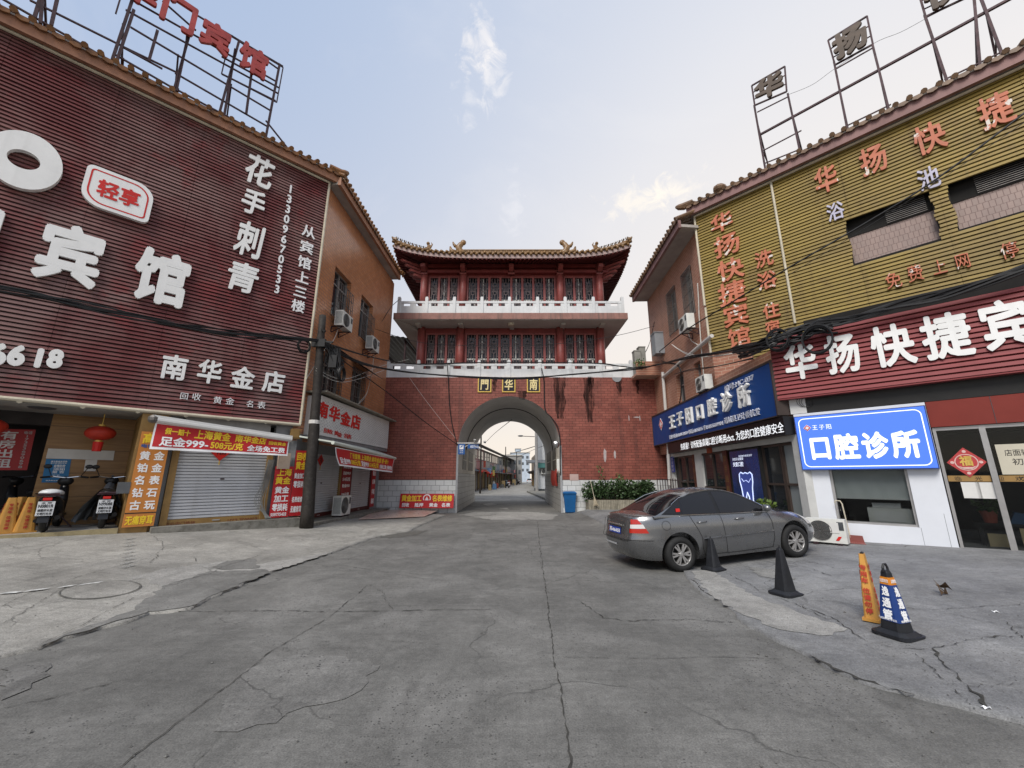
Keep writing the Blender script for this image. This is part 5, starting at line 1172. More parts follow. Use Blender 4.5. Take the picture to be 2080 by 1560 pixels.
b = MB(); b.tube([RF.w(sx, .08, 6.75), RF.w(sx, .08, 12.25)], .04, 8); b.tube([RF.w(-.03, .07, 6.35), RF.w(-.03, .07, 8.2)], .045, 8); b.tube([RF.w(-.05, .05, 8.3), RF.w(-.05, .05, 12.25)], .045, 8); b.tube([RF.w(-.05, .08, 12.25), RF.w(10.9, .08, 12.25)], .045, 8); obj('edge_pipe', b, M_pipe, ys)
M_fadel = mat('faded_orange_letter', (.48,.145,.075), .55, .2, 2.2, dirt=.5, dirtcol=(.55,.3,.22), peel=(.66,.60,.54)); M_lilac = mat('lilac_letter', (.46,.44,.54), .5, .12, 3)
YD = .06
def slant_row(parent, F, rows, d, m, **k): letter_row(parent, F, rows, d, m, **k)
letter_row(ys, RF, [('华',1466,432,472),('扬',1477,474,521),('快',1484,524,571),('捷',1487,570,620),('宾',1495,617,664),('馆',1502,664,706)], YD, M_fadel, .02, .05, 1.05)
letter_row(ys, RF, [('洗',1552,508,544),('浴',1558,550,589),('住',1567,614,648),('宿',1570,650,680)], YD, M_fadel, .02, .05, .9)
letter_row(ys, RF, [('华',1678,336,394,27),('扬',1774,294,356,32),('快',1888,248,314,37),('捷',2022,188,262,42)], YD, M_fadel, .02, .05, .95)
letter_row(ys, RF, [('浴',1697,410,450,20),('池',1886,338,388,26)], YD, M_lilac, .015, .05, .9)
letter_row(ys, RF, [('免',1815,552,588,19),('费',1859,537,574,19),('上',1908,526,560,17),('网',1955,513,548,18),('停',2050,491,528,22)], YD, M_fadel, .012, .05, .9)
# rooftop characters, each on a frame of its own
M_bronze = mat('weathered_bronze_letter', (.085,.06,.042), .6, .3, 4)
RD2 = -.3
def roof_letter(label, ch, q, legs, bars):
    """q: four corner pixels of the character's frame TL TR BR BL"""
    p0 = RF.at(*legs[0][1], RD2)
    o = thing('rooftop_sign', label, 'rooftop sign', p0, 'steel framed characters on the right hotel roof')
    b = MB(); A = lambda p, d=RD2: RF.at(p[0], p[1], d)
    for i in range(4): b.bar(A(q[i]), A(q[(i+1) % 4]), .05)
    for f in (.35, .7): b.bar(A(q[0]).lerp(A(q[3]), f), A(q[1]).lerp(A(q[2]), f), .03)
    back = Vector((-RF.n[0], -RF.n[1], 0))
    for a, c in legs: b.bar(A(a), A(c), .06); m_ = A(a).lerp(A(c), .25); e = A(c)+back*.9+Vector((0,0,.1)); b.bar(m_, e, .045); b.bar(A(a).lerp(A(c), .65), m_.lerp(e, .65), .035)
    for a, c in bars: b.bar(A(a), A(c), .035)
    obj('frame', b, M_steel, o)
    P = [A(p, RD2+.05) for p in q]; n = Vector((RF.n[0], RF.n[1], 0)); P2 = [P[0].lerp(P[2], .04), P[1].lerp(P[3], .04), P[2].lerp(P[0], .04), P[3].lerp(P[1], .04)]
    b = MB(); b.qtext(P2, ch, n, .045, .10); obj('letter', b, M_bronze, o)
roof_letter('dark steel framed character over the yellow front, lowest and leftmost', '华', [(1527,174),(1594,135),(1598,186),(1533,214)], [((1532,214),(1556,352)),((1600,190),(1627,318))], [((1538,228),(1602,196)),((1545,273),(1616,235)),((1550,306),(1628,265)),((1553,332),(1628,302))])
roof_letter('dark steel framed character at middle of the right hotel roof edge', '扬', [(1682,82),(1761,33),(1773,90),(1696,132)], [((1694,125),(1723,272)),((1772,90),(1808,233))], [((1698,140),(1775,96)),((1717,257),(1810,212))])
roof_letter('highest dark steel framed character cut off by the top edge', '快', [(1866,-15),(1960,-60),(1978,-12),(1880,34)], [((1878,30),(1928,178)),((1978,-10),(1992,146)),((1990,-10),(2042,128))], [((1880,36),(2010,-30)),((1918,162),(2040,103))])
b = MB(); pts = [(1545,273),(1616,235),(1715,180),(1790,140),(1888,85),(1990,30),(2060,-8)]
b.bar(RF.at(1545,273,RD2-.05), RF.at(2066,-10,RD2-.05), .07)
tag(obj('tie_bar', b, M_steel, base=RF.at(1545,273,RD2)), 'long rusty bar tying the rooftop character frames together', 'steel bar')
# ground floor, standing forward: white clinic front, red slatted sign, glass shop
GDp = GROUND_D
grd = thing('shop_building', 'ground floor building with white panelled clinic wall and dark glass shop', 'shop front', RF.w(4, GDp, .1))
wl = RF.sz(1630, 958, GDp); wl2 = RF.sz(1660, 1103, GDp); wr = RF.sz(1950, 1119, GDp); wr2 = RF.sz(1888, 955, GDp)
S0, S1 = min(wl[0], wl2[0]), wr[0]; ZB = min(wl2[1], wr[1])-.05
ww0, zz1 = RF.sz(1683, 958, GDp); ww1, zz0 = RF.sz(1868, 1072, GDp)
M_wpanel = mat('white_composite_panel', (.66,.68,.72), .35, .05, .8, dirt=.12, dirtcol=(.45,.46,.5))
b = MB()
b.fbox(RF, S0, ww0, GDp-.3, GDp, ZB, 3.4); b.fbox(RF, ww1, S1, GDp-.3, GDp, ZB, 3.4); b.fbox(RF, ww0, ww1, GDp-.3, GDp, ZB, zz0); b.fbox(RF, ww0, ww1, GDp-.3, GDp, zz1+.25, 3.4)
obj('panel_wall', b, M_wpanel, grd)
b = MB(); b.fbox(RF, S1-.11, S1-.105, GDp, GDp+.002, ZB, 1.0); b.fbox(RF, ww1+.02, ww1+.025, GDp, GDp+.002, ZB, zz0); obj('panel_joint', b, M_acd, grd)
b = MB(); t = .05
b.fbox(RF, ww0, ww0+t, GDp-.2, GDp-.06, zz0, zz1+.25); b.fbox(RF, ww1-t, ww1, GDp-.2, GDp-.06, zz0, zz1+.25); b.fbox(RF, ww0+t, ww1-t, GDp-.2, GDp-.06, zz0, zz0+t); o = obj('window', b, M_alum, grd)
b = MB(); b.fbox(RF, ww0+t, ww1-t, GDp-.14, GDp-.13, zz0+t, zz1+.25); obj('pane', b, M_clear, o)
b = MB(); zbl = RF.sz(1790, 1012, GDp-.2)[1]; b.smooth = True
b.grid([[RF.w(ww0+t+(ww1-ww0-2*t)*i/30, GDp-.2+.012*sin(i*.9+j*.6)+.01*sin(i*.37-j), zbl+(zz1+.2-zbl)*j/6) for i in range(31)] for j in range(7)]); bl = obj('window_blind', b, mat('grey_blind', (.62,.65,.63), .7, .06, 1), o, recalc=False)
b = MB(); b.fbox(RF, ww0+t, ww1-t, GDp-.22, GDp-.18, zbl-.03, zbl); obj('blind_rail', b, M_sgw, bl)
# room behind the window
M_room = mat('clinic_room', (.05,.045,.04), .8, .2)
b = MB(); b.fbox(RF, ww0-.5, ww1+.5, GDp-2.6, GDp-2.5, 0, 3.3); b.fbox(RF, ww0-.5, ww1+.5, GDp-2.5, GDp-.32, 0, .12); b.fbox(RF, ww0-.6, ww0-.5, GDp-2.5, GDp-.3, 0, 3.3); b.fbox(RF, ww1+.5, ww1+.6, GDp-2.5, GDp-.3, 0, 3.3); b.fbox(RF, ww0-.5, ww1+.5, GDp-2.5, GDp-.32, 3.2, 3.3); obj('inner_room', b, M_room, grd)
tb = thing('round_table', 'small round white table inside the clinic window', 'table', RF.w(ww0+1.25, GDp-1.3, .12))
b = MB(); c = RF.w(ww0+1.3, GDp-1.2, 0); b.lathe([(0,.72),(.38,.72),(.38,.75),(0,.75)], 24, Matrix.Translation(c+Vector((0,0,.1)))); obj('tabletop', b, M_sgw, tb)
b = MB(); b.tube([c+Vector((0,0,.15)), c+Vector((0,0,.82))], .03, 8); b.lathe([(0,.12),(.25,.12),(.25,.15),(0,.17)], 20, Matrix.Translation(c)); obj('leg', b, M_metal, tb)
ch = thing('chair', 'white moulded chair with thin legs inside the clinic window', 'chair', RF.w(ww0+1.15, GDp-.8, .12))
c = RF.w(ww0+1.2, GDp-.75, .12); b = MB(); b.lathe([(0,.42),(.22,.43),(.24,.47),(0,.46)], 16, Matrix.Translation(c)); obj('seat', b, M_sgw, ch)
b = MB(); b.smooth = True; b.lathe([(.22,.46),(.26,.6),(.25,.8)], 12, Matrix.Translation(c) @ Matrix.Rotation(-2.2, 4, 'Z'), arc=pi); obj('backrest', b, M_sgw, ch, recalc=False)
for a in range(4): b = MB(); b.tube([c+Vector((.15*cos(a*pi/2+.7), .15*sin(a*pi/2+.7), .43)), c+Vector((.22*cos(a*pi/2+.7), .22*sin(a*pi/2+.7), 0))], .012, 6); obj('leg', b, M_metal, ch)
cb = thing('cabinet', 'grey white cabinet with papers inside the clinic window corner', 'cabinet', RF.w(ww1-.6, GDp-.7, .12))
b = MB(); b.fbox(RF, ww1-.85, ww1-.02, GDp-.75, GDp-.32, .12, 1.05); obj('body', b, M_acw, cb)
b = MB(); b.fbox(RF, ww1-.72, ww1-.2, GDp-.319, GDp-.305, .75, .98); obj('drawer', b, M_sgw, cb)
b = MB(); b.fbox(RF, ww1-.6, ww1-.1, GDp-.318, GDp-.30, .5, .7); obj('drawer', b, M_blk, cb)
tag_ = tag(obj('paper_stack', MB().fbox(RF, ww1-.75, ww1-.25, GDp-.7, GDp-.35, 1.055, 1.16), M_sgw, base=RF.w(ww1-.5, GDp-.5, 1.055)), 'stack of pale papers on the cabinet in the clinic window', 'papers')
# above: black fascia and white corner pillar
b = MB(); b.fbox(RF, S0+.32, 11, GDp-.25, GDp-.02, 3.41, 4.06); obj('black_fascia', b, mat('black_fascia_panel', (.014,.013,.012), .45, .3), grd)
b = MB(); b.fbox(RF, S0-.05, S0+.31, GDp-.25, GDp+.0, 3.41, 4.05); obj('corner_pillar', b, M_sgw, grd)
b = MB(); b.fbox(RF, 3.3, 11, .1, GDp-.26, 4.9, 6.0); obj('core', b, M_dark, grd)
b = MB(); 
for k in range(3): c = RF.w(S0+.25+.05*k, GDp+.02, 3.75-.02*k); b.tube([c+Vector((.14*cos(a*.6+k)*.7, -.1*cos(a*.6+k)*.7, .12*sin(a*.6+k)-.06*a*.1)) for a in range(9)], .006, 5)
tag(obj('loose_wire', b, M_cable, base=RF.w(S0+.3, GDp, 3.7)), 'loose black wire loops on white corner pillar over the lightbox', 'wire')
# glass shop
zg1 = RF.sz(1985, 868, GDp)[1]; zg0 = RF.sz(1985, 1118, GDp)[1]+.02
b = MB(); b.fbox(RF, S1+.01, 11, GDp-.2, GDp-.01, zg1+.06, 3.40); obj('red_fascia', b, mat('red_panel', (.175,.022,.014), .45, .12, 1), grd)
b = MB()
for s in (S1+.95, S1+2.1): b.fbox(RF, s, s+.008, GDp-.011, GDp-.004, zg1+.06, 3.4)
obj('fascia_joint', b, M_acd, grd)
b = MB(); fs0 = RF.sz(2028, 990, GDp)[0]
for s, w in ((S1+.02, .05), (fs0-.05, .09), (fs0+1.6, .09), (fs0+3.2, .09)): b.fbox(RF, s, s+w, GDp-.16, GDp-.05, zg0-.1, zg1+.05)
b.fbox(RF, S1+.07, 11, GDp-.15, GDp-.06, zg1-.02, zg1+.05); b.fbox(RF, S1+.07, 11, GDp-.15, GDp-.06, zg0-.12, zg0-.02); o = obj('glass_door_frame', b, M_alum, grd)
b = MB(); b.fbox(RF, S1+.07, 11, GDp-.11, GDp-.10, zg0-.02, zg1-.02); obj('pane', b, M_clear, o)
b = MB(); sI0 = S1+.05; b.fbox(RF, sI0, 11, GDp-3.6, GDp-3.5, 0, 3.4); b.fbox(RF, sI0, 11, GDp-3.5, GDp-.2, .0, .14); b.fbox(RF, sI0, 11, GDp-3.5, GDp-.2, 3.2, 3.3); b.fbox(RF, sI0-.12, sI0-.0, GDp-3.5, GDp-.31, 0, 3.3); b.fbox(RF, 10.9, 11, GDp-3.5, GDp-.2, 0, 3.3); obj('shop_room', b, mat('shop_room_dark', (.03,.028,.027), .7, .3), grd)
dia = thing('paper_ornament', 'red diamond new year paper with gold character on dark glass', 'ornament', RF.w(S1+.55, GDp-.09, 1.8))
s, z = RF.sz(1963, 939, GDp-.09); r_ = .31
b = MB(); b.fpoly(RF, [(s, z-r_), (s+r_*.92, z), (s, z+r_), (s-r_*.92, z)], GDp-.09, GDp-.082); obj('paper', b, mat('festive_red', (.42,.05,.05), .5, .35, 30), dia)
b = MB(); n = 28
for r0, r1 in ((.155,.172),): b.add([RF.w(s+rr*cos(2*pi*k/n), GDp-.08, z+rr*sin(2*pi*k/n)) for k in range(n) for rr in (r0, r1)], [(2*k, 2*k+1, (2*k+3) % (2*n), (2*k+2) % (2*n)) for k in range(n)])
for dx, dz in ((0,.225),(0,-.225),(.205,0),(-.205,0)): b.fpoly(RF, [(s+dx+.03*cos(2*pi*k/12), z+dz+.03*sin(2*pi*k/12)) for k in range(12)], GDp-.081, GDp-.076)
b.fpoly(RF, [(s-.14,z-.07),(s-.06,z-.14),(s+.06,z-.14),(s+.14,z-.07),(s+.07,z-.1),(s-.07,z-.1)], GDp-.081, GDp-.077)
obj('border', b, mat('festive_pale', (.62,.42,.38), .5, .2, 20), dia)
b = MB(); b.ftext(RF, '福', s-.10, s+.10, z-.08, z+.14, GDp-.078, .03, .004); obj('lettering', b, M_gold, dia)
b = MB(); s2, zb2 = RF.sz(1920, 978, GDp-.09), 0; zst = RF.sz(1960, 972, GDp-.09)[1]; b.fbox(RF, S1+.08, fs0-.06, GDp-.098, GDp-.093, zst-.06, zst+.06); b.fbox(RF, fs0+.05, fs0+1.55, GDp-.098, GDp-.093, zst-.06, zst+.06)
st_ = tag(obj('door_sticker', b, mat('gold_sticker', (.30,.18,.06), .5, .15), base=RF.w(S1+1, GDp-.09, zst)), 'gold welcome strip with black characters across the glass door', 'sticker')
b = MB()
for i, c_ in enumerate('临光迎欢'): q = S1+.17+i*.29; b.ftext(RF, c_, q, q+.11, zst-.05, zst+.05, GDp-.092, .01, .002)
for i, c_ in enumerate('欢迎光临'): q = fs0+.25+i*.32; b.ftext(RF, c_, q, q+.11, zst-.05, zst+.05, GDp-.092, .01, .002)
obj('lettering', b, M_blk, st_)
for k, (u, lab) in enumerate(((1978, 'left white notice sheet taped under the gold strip on glass'), (2008, 'right white notice sheet taped under the gold strip on glass'))):
    s, z = RF.sz(u-8, 982, GDp-.09); b = MB(); b.fbox(RF, s-.13, s+.13, GDp-.098, GDp-.094, zst-.40, zst-.075); tag(obj('notice_sheet', b, M_paper, base=RF.w(s, GDp-.09, zst-.4)), lab, 'notice')
s, z = RF.sz(2065, 940, GDp-.09)
b = MB(); b.fbox(RF, s-.22, s+.35, GDp-.098, GDp-.094, zst+.08, zst+.68); nt_ = tag(obj('notice_board', b, mat('cream_notice', (.52,.48,.38), .6, .08), base=RF.w(s, GDp-.09, zst)), 'cream handwritten notice on the right glass door leaf', 'notice')
b = MB(); b.ftext(RF, '店面转让', s-.12, s+.30, zst+.44, zst+.58, GDp-.093, .0, .002); b.ftext(RF, '初八', s-.05, s+.25, zst+.26, zst+.40, GDp-.093, .0, .002); obj('lettering', b, M_blk, nt_)
# things in the glass shop: table, plant, carton
tb = thing('table', 'dark table behind the glass door carrying a plant', 'table', RF.w(S1+1., GDp-.8, .14))
b = MB(); b.fbox(RF, S1+.3, S1+2.2, GDp-1.2, GDp-.45, .78, .82); obj('tabletop', b, M_blk, tb)
for s, d in ((S1+.35,-.5),(S1+.35,-1.1),(S1+2.1,-.5),(S1+2.1,-1.1)): b = MB(); b.fbox(RF, s, s+.06, GDp+d-.06, GDp+d, .14, .78); obj('leg', b, M_blk, tb)
pp = RF.w(S1+.55, GDp-.65, .82); po = thing('potted_plant', 'small leafy plant in a red pot behind the glass door', 'plant', pp)
b = MB(); b.lathe([(0,0),(.09,0),(.125,.2),(.135,.2),(.135,.24),(.11,.24),(.11,.2),(0,.19)], 16, Matrix.Translation(pp)); obj('pot', b, mat('terracotta', (.32,.07,.04), .6, .15), po)
def leaves(b, c, rad, n, size, seed, q=(1,1,1)):
    r = random.Random(seed)
    for _ in range(n):
        v = Vector((r.gauss(0,1), r.gauss(0,1), r.gauss(0,1))); v.normalize(); v *= rad*r.random()**.45; v = Vector((v.x*q[0], v.y*q[1], v.z*q[2])); p = Vector(c)+v
        d = (v*.6+Vector((r.uniform(-1,1), r.uniform(-1,1), r.uniform(-.3,1)))*rad).normalized(); s_ = size*r.uniform(.6,1.3); w = d.cross(Vector((r.uniform(-1,1), r.uniform(-1,1), r.uniform(-1,1)))).normalized()*s_*.35
        b.add([p, p+d*s_*.5+w, p+d*s_, p+d*s_*.5-w], [(0,1,2,3)])
M_leafg = mat('leaf_green', (.06,.12,.03), .55, .5, 9)
b = MB(); leaves(b, pp+Vector((0,0,.34)), .2, 120, .1, 3, (1,1,.7)); obj('foliage', b, M_leafg, po, recalc=False)
b = MB(); b.fbox(RF, S1+.9, S1+1.4, GDp-.5, GDp-.47, .14, .75); b.fbox(RF, S1+.45, S1+.75, GDp-.44, GDp-.42, .14, .62); tag(obj('cardboard_sheet', b, mat('kraft_card', (.42,.34,.2), .8, .1), base=RF.w(S1+1.1, GDp-.5, .14)), 'torn kraft card sheets leaning behind the glass door', 'cardboard')
b = MB(); b.fbox(RF, S1+1.25, S1+1.75, GDp-1., GDp-.6, .825, .98); tag(obj('carton', b, mat('kraft_card', (.42,.34,.2), .8, .1), base=RF.w(S1+1.4, GDp-.8, .82)), 'small brown carton on the dark table behind glass', 'carton')
b = MB(); b.prism([RF.w(S1+.8,GDp-.9,.825), RF.w(S1+1.22,GDp-.9,.825), RF.w(S1+1.05,GDp-.9,1.02), RF.w(S1+.9,GDp-.9,1.05)], Vector((RF.n[0], RF.n[1], 0))*.35); tag(obj('blue_bag', b, mat('blue_cloth', (.03,.07,.14), .8, .2), base=RF.w(S1+1, GDp-.8, .82)), 'folded blue bag beside the potted plant on dark table', 'bag')
# --- red slatted sign with white serif characters
RDp = GDp+.2
rsg = thing('slatted_signboard', 'red slatted sign box with big white hotel characters over shops', 'signboard', RF.w(5, RDp, 4.0))
rl = RF.sz(1570, 750, RDp)[0]; rz0 = RF.sz(1582, 811, RDp)[1]; rz1 = RF.sz(1560, 690, RDp)[1]
b = MB(); n = 15; p_ = (rz1-rz0)/n
for i in range(n):
    z0 = rz0+i*p_; z1 = z0+p_-.018; b.hexa([RF.w(rl,RDp-.06,z0),RF.w(11,RDp-.06,z0),RF.w(11,RDp+.012,z0+.012),RF.w(rl,RDp+.012,z0+.012),RF.w(rl,RDp-.06,z1),RF.w(11,RDp-.06,z1),RF.w(11,RDp-.012,z1-.004),RF.w(rl,RDp-.012,z1-.004)])
M_rclad = clad_mat('red_cladding', (.21,.04,.042), (.23,.052,.054), (.21,.045,.045), (.14,.026,.026))
obj('slat_panel', b, M_rclad, rsg)
b = MB(); b.fbox(RF, rl+.001, 11, RDp-.28, RDp-.061, rz0+.001, rz1); b.fbox(RF, rl, 11, RDp-.3, RDp-.0, rz0-.03, rz0-.001); obj('box', b, M_rclad, rsg)
letter_row(rsg, RF, [('华',1626,697,772,36),('扬',1711,676,760,38),('快',1812,657,746,47),('捷',1921,634,730,55),('宾',2042,606,712,58)], RDp+.015, M_letter, .03, .03, .95)
# --- lit blue clinic lightbox
lb = thing('lightbox_sign', 'glowing blue clinic lightbox with white characters on white wall', 'lightbox', RF.w(3.5, GDp+.15, 2))
LD = GDp+.16
l0, lz1 = RF.sz(1611, 846, LD); lb0, lz0 = RF.sz(1630, 955, LD); l1, lz1b = RF.sz(1880, 824, LD); l1b, lz0b = RF.sz(1908, 952, LD)
L0, L1, Z0, Z1 = (l0+lb0)/2, (l1+l1b)/2, (lz0+lz0b)/2, (lz1+lz1b)/2
b = MB(); b.fbox(RF, L0, L1, GDp+.01, LD, Z0, Z1); obj('box', b, mat('lightbox_edge', (.03,.06,.20), .4, .1), lb)
M_lbf = lamp_mat('lightbox_face', (.06,.16,.68), .42); M_lbw = lamp_mat('lightbox_white', (.85,.88,.95), .45)
b = MB(); b.fbox(RF, L0+.02, L1-.02, LD, LD+.006, Z0+.02, Z1-.02); fc = obj('lit_face', b, M_lbf, lb)
b = MB(); o_ = rounded(L0+.08, L1-.08, Z0+.07, Z1-.07, .13); i_ = rounded(L0+.10, L1-.10, Z0+.09, Z1-.09, .11); n = len(o_); b.add([RF.w(a, LD+.008, z) for a, z in o_]+[RF.w(a, LD+.008, z) for a, z in i_], [(i, (i+1) % n, (i+1) % n+n, i+n) for i in range(n)])
W_, H_ = L1-L0, Z1-Z0
for i, c_ in enumerate('口腔诊所'): x = L0+W_*(.085+.212*i); b.ftext(RF, c_, x, x+W_*.20, Z0+H_*.17, Z0+H_*.63, LD+.008, .04, .003)
for i, c_ in enumerate('王子阳'): x = L0+W_*(.145+.058*i); b.ftext(RF, c_, x, x+W_*.05, Z0+H_*.72, Z0+H_*.82, LD+.008, .01, .003)
obj('lettering', b, M_lbw, fc)
def emblem(F, s, z, r, d, parent, dz=1.):
    b = MB(); b.fpoly(F, [(s, z-r*dz), (s+r, z), (s, z+r*dz), (s-r, z)], d, d+.01); e = obj('emblem', b, M_whiteink, parent)
    b = MB(); r2 = r*.86; b.fpoly(F, [(s, z-r2*dz), (s+r2, z), (s, z+r2*dz), (s-r2, z)], d+.01, d+.013); obj('emblem_red', b, M_redink, e)
    b = MB(); t = r*.17; q = r*.46; b.fpoly(F, [(s-t,z-q),(s+t,z-q),(s+t,z-t),(s+q,z-t),(s+q,z+t),(s+t,z+t),(s+t,z+q),(s-t,z+q),(s-t,z+t),(s-q,z+t),(s-q,z-t),(s-t,z-t)], d+.013, d+.016); obj('emblem_cross', b, M_whiteink, e)
emblem(RF, L0+W_*.105, Z0+H_*.77, .085, LD+.007, lb)
# --- clinic side: blue sign, led ticker, windows
BD = .3
bl0, bz0 = RS.sz(1329, 906, BD); _, bz1 = RS.sz(1325, 848, BD); br0, brz0 = RS.sz(1579, 842, BD); _, brz1 = RS.sz(1560, 738, BD)
BZ0, BZ1 = (bz0+brz0)/2, (bz1+brz1)/2
bs = thing('clinic_signboard', 'dark blue clinic signboard with white raised characters on side wall', 'signboard', RS.w(-1, BD, BZ0))
b = MB(); b.fbox(RS, bl0, br0, .0, BD, BZ0, BZ1); obj('board', b, mat('blue_sign_panel', (.006,.05,.20), .4, .12, .8, spec=.2), bs)
b = MB(); t = .05; b.fbox(RS, bl0-t, br0+t, -.0, BD+.02, BZ1, BZ1+.06); b.fbox(RS, br0+.001, br0+.05, .0, BD+.02, BZ0, BZ1); b.fbox(RS, bl0-t, bl0-.001, .0, BD+.02, BZ0, BZ1); b.fbox(RS, bl0, br0, .0, BD+.015, BZ0-.03, BZ0-.001); obj('frame', b, mat('sign_frame_brown', (.06,.045,.04), .5, .2, 3, .3), bs)
SLn = br0-bl0; HB = BZ1-BZ0
for u, v0, v1, c_ in ((1367,841,873,'王'),(1383,834,866,'子'),(1402,825,862,'阳'),(1424,818,854,'口'),(1449,807,846,'腔'),(1478,793,838,'诊'),(1514,779,828,'所')):
    s, zt, zb = char_at(RS, u, (v0+v1)/2, BD, v0, v1); w = (zt-zb)*.5; b = MB(); b.ftext(RS, c_, s-w, s+w, zb, zt, BD, .02, .09); obj('letter', b, M_letter, bs)
s, z = RS.sz(1343, 862, BD); emblem(RS, s, z, .30, BD+.01, bs, 1.05)
b = MB(); b.pxtext(RS, '营业时间:08:00-20:00 电话:6165155 李15855669904', 1358, 890, 1470, 872, BD, .01, .04); obj('small_lettering', b, M_letter, bs)
bb_ = bs.children
a = RS.sz(1360, 885, BD); c = RS.sz(1470, 862, BD); e = RS.sz(1545, 838, BD)
bpy.data.objects.remove(bs.children[-1])
zt2 = BZ0+HB*.20; zb2 = BZ0+HB*.07
b = MB(); b.ftext(RS, '营业时间:08:00-20:00 电话:6165155 李15855669904', a[0], c[0], zb2, zt2, BD, .0, .03); b.ftext(RS, '诸城县卫计委核发', c[0]+.1, e[0], zb2+.02, zt2+.06, BD, .0, .03)
q0 = RS.sz(1472, 782, BD)[0]; q1 = RS.sz(1531, 760, BD)[0]; b.ftext(RS, '编号:MC-037', q0, q1, BZ1-HB*.20, BZ1-HB*.06, BD, .0, .03, fit=1); obj('small_lettering', b, mat('small_letter_white', (.6,.62,.7), .4, .1), bs)
# led ticker below
t0, tz1 = RS.sz(1356, 905, .26); t1, _ = RS.sz(1607, 850, .26); tz0 = RS.sz(1480, 905, .26)[1]
TZ0, TZ1 = 2.86, BZ0-.05
led = thing('led_ticker', 'black led ticker with white running text under the blue sign', 'led display', RS.w(0, .26, TZ0))
b = MB(); b.fbox(RS, t0, br0+.15, .0, .26, TZ0, TZ1); obj('case', b, mat('led_case', (.008,.008,.010), .35, .2), led)
M_led = lamp_mat('led_white', (.9,.92,.95), .55)
b = MB(); lt = '务质量！诊所配备高端口腔诊断用cbct. 为您的口腔健康安全'; b.ftext(RS, lt, RS.sz(1382, 905, .27)[0], br0+.12, TZ0+.05, TZ0+.36, .263, .0, .003); obj('led_text', b, M_led, led)
# wall below with windows and doors
M_wdark = mat('brown_window_frame', (.05,.036,.03), .45, .2, 3)
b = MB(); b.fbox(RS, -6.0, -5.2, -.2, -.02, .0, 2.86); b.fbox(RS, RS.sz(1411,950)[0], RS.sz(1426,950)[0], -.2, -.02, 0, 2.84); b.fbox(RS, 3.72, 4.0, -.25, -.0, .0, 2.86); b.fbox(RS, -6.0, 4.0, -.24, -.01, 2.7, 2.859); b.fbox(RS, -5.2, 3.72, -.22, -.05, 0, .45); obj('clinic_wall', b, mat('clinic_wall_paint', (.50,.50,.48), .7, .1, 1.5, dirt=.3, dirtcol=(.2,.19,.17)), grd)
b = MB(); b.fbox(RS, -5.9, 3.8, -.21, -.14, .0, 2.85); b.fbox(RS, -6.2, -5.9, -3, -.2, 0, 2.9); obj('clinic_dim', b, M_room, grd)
def casement(s0, s1, z0, z1, nv, nh, pane=M_glass):
    f = MB(); w = .06
    for i in range(nv+1): s = s0+(s1-s0-w)*i/nv; f.fbox(RS, s, s+w, -.13, -.03, z0, z1)
    for j in range(nh+1):
        z = z0+(z1-z0-w)*j/nh
        for i in range(nv): a = s0+(s1-s0-w)*i/nv+w; c = s0+(s1-s0-w)*(i+1)/nv; f.fbox(RS, a, c, -.125, -.035, z, z+w)
    o = obj('window', f, M_wdark, grd); p = MB(); p.fbox(RS, s0+.02, s1-.02, -.10, -.09, z0+.02, z1-.02); obj('pane', p, pane, o); return o
U = lambda u, v=950: RS.sz(u, v, -.05)[0]
casement(U(1380), U(1410), .45, 2.68, 2, 2); casement(U(1425)-.0, U(1478), .1, 2.68, 2, 2)
casement(U(1553), U(1592), .45, 2.68, 1, 2); casement(U(1592)+.02, U(1626), .45, 2.68, 1, 2, glass('frosted_pane', (.20,.22,.22), .35))
for k, u in enumerate((1410, 1473)):
    b = MB(); s = U(u); b.fbox(RS, s, s+.2+.1*k, -.04, .0, .3, 2.7); o = tag(obj('couplet_board', b, mat('wine_board', (.075,.022,.016), .5, .3), base=RS.w(s, 0, .3)), ('dark wine red couplet board left of the clinic door', 'dark wine red couplet board right of the clinic door')[k], 'couplet board')
    b = MB()
    for i, c_ in enumerate(('仁心仁术济世', '妙手回春安康')[k]): b.ftext(RS, c_, s+.03, s+.17+.1*k, 2.3-i*.36, 2.55-i*.36, .001, .0, .002)
    obj('lettering', b, mat('faded_gold_ink', (.16,.09,.03), .5), o)
b = MB(); s, z = RS.sz(1440, 912, .02); b.fbox(RS, s-.22, s+.22, .005, .02, z-.16, z+.16); tag(obj('red_plate', b, mat('orange_red_plate', (.30,.06,.025), .5), base=RS.w(s, 0, z-.16)), 'small orange red plate hanging under the led ticker', 'plate')
b = MB(); s, z = RS.sz(1366, 943, .01); b.fbox(RS, s-.18, s+.18, -.02, .02, z-.38, z+.36); o = tag(obj('licence_plate', b, mat('deep_blue_plate', (.03,.04,.22), .4), base=RS.w(s, 0, z-.38)), 'narrow deep blue notice plate on white pillar at the gate end', 'notice')
b = MB()
for i in range(4): b.ftext(RS, '口腔', s-.12, s+.12, z-.33+i*.17, z-.2+i*.17, .021, .0, .002)
obj('lettering', b, mat('dull_white_ink', (.4,.4,.5), .5), o)
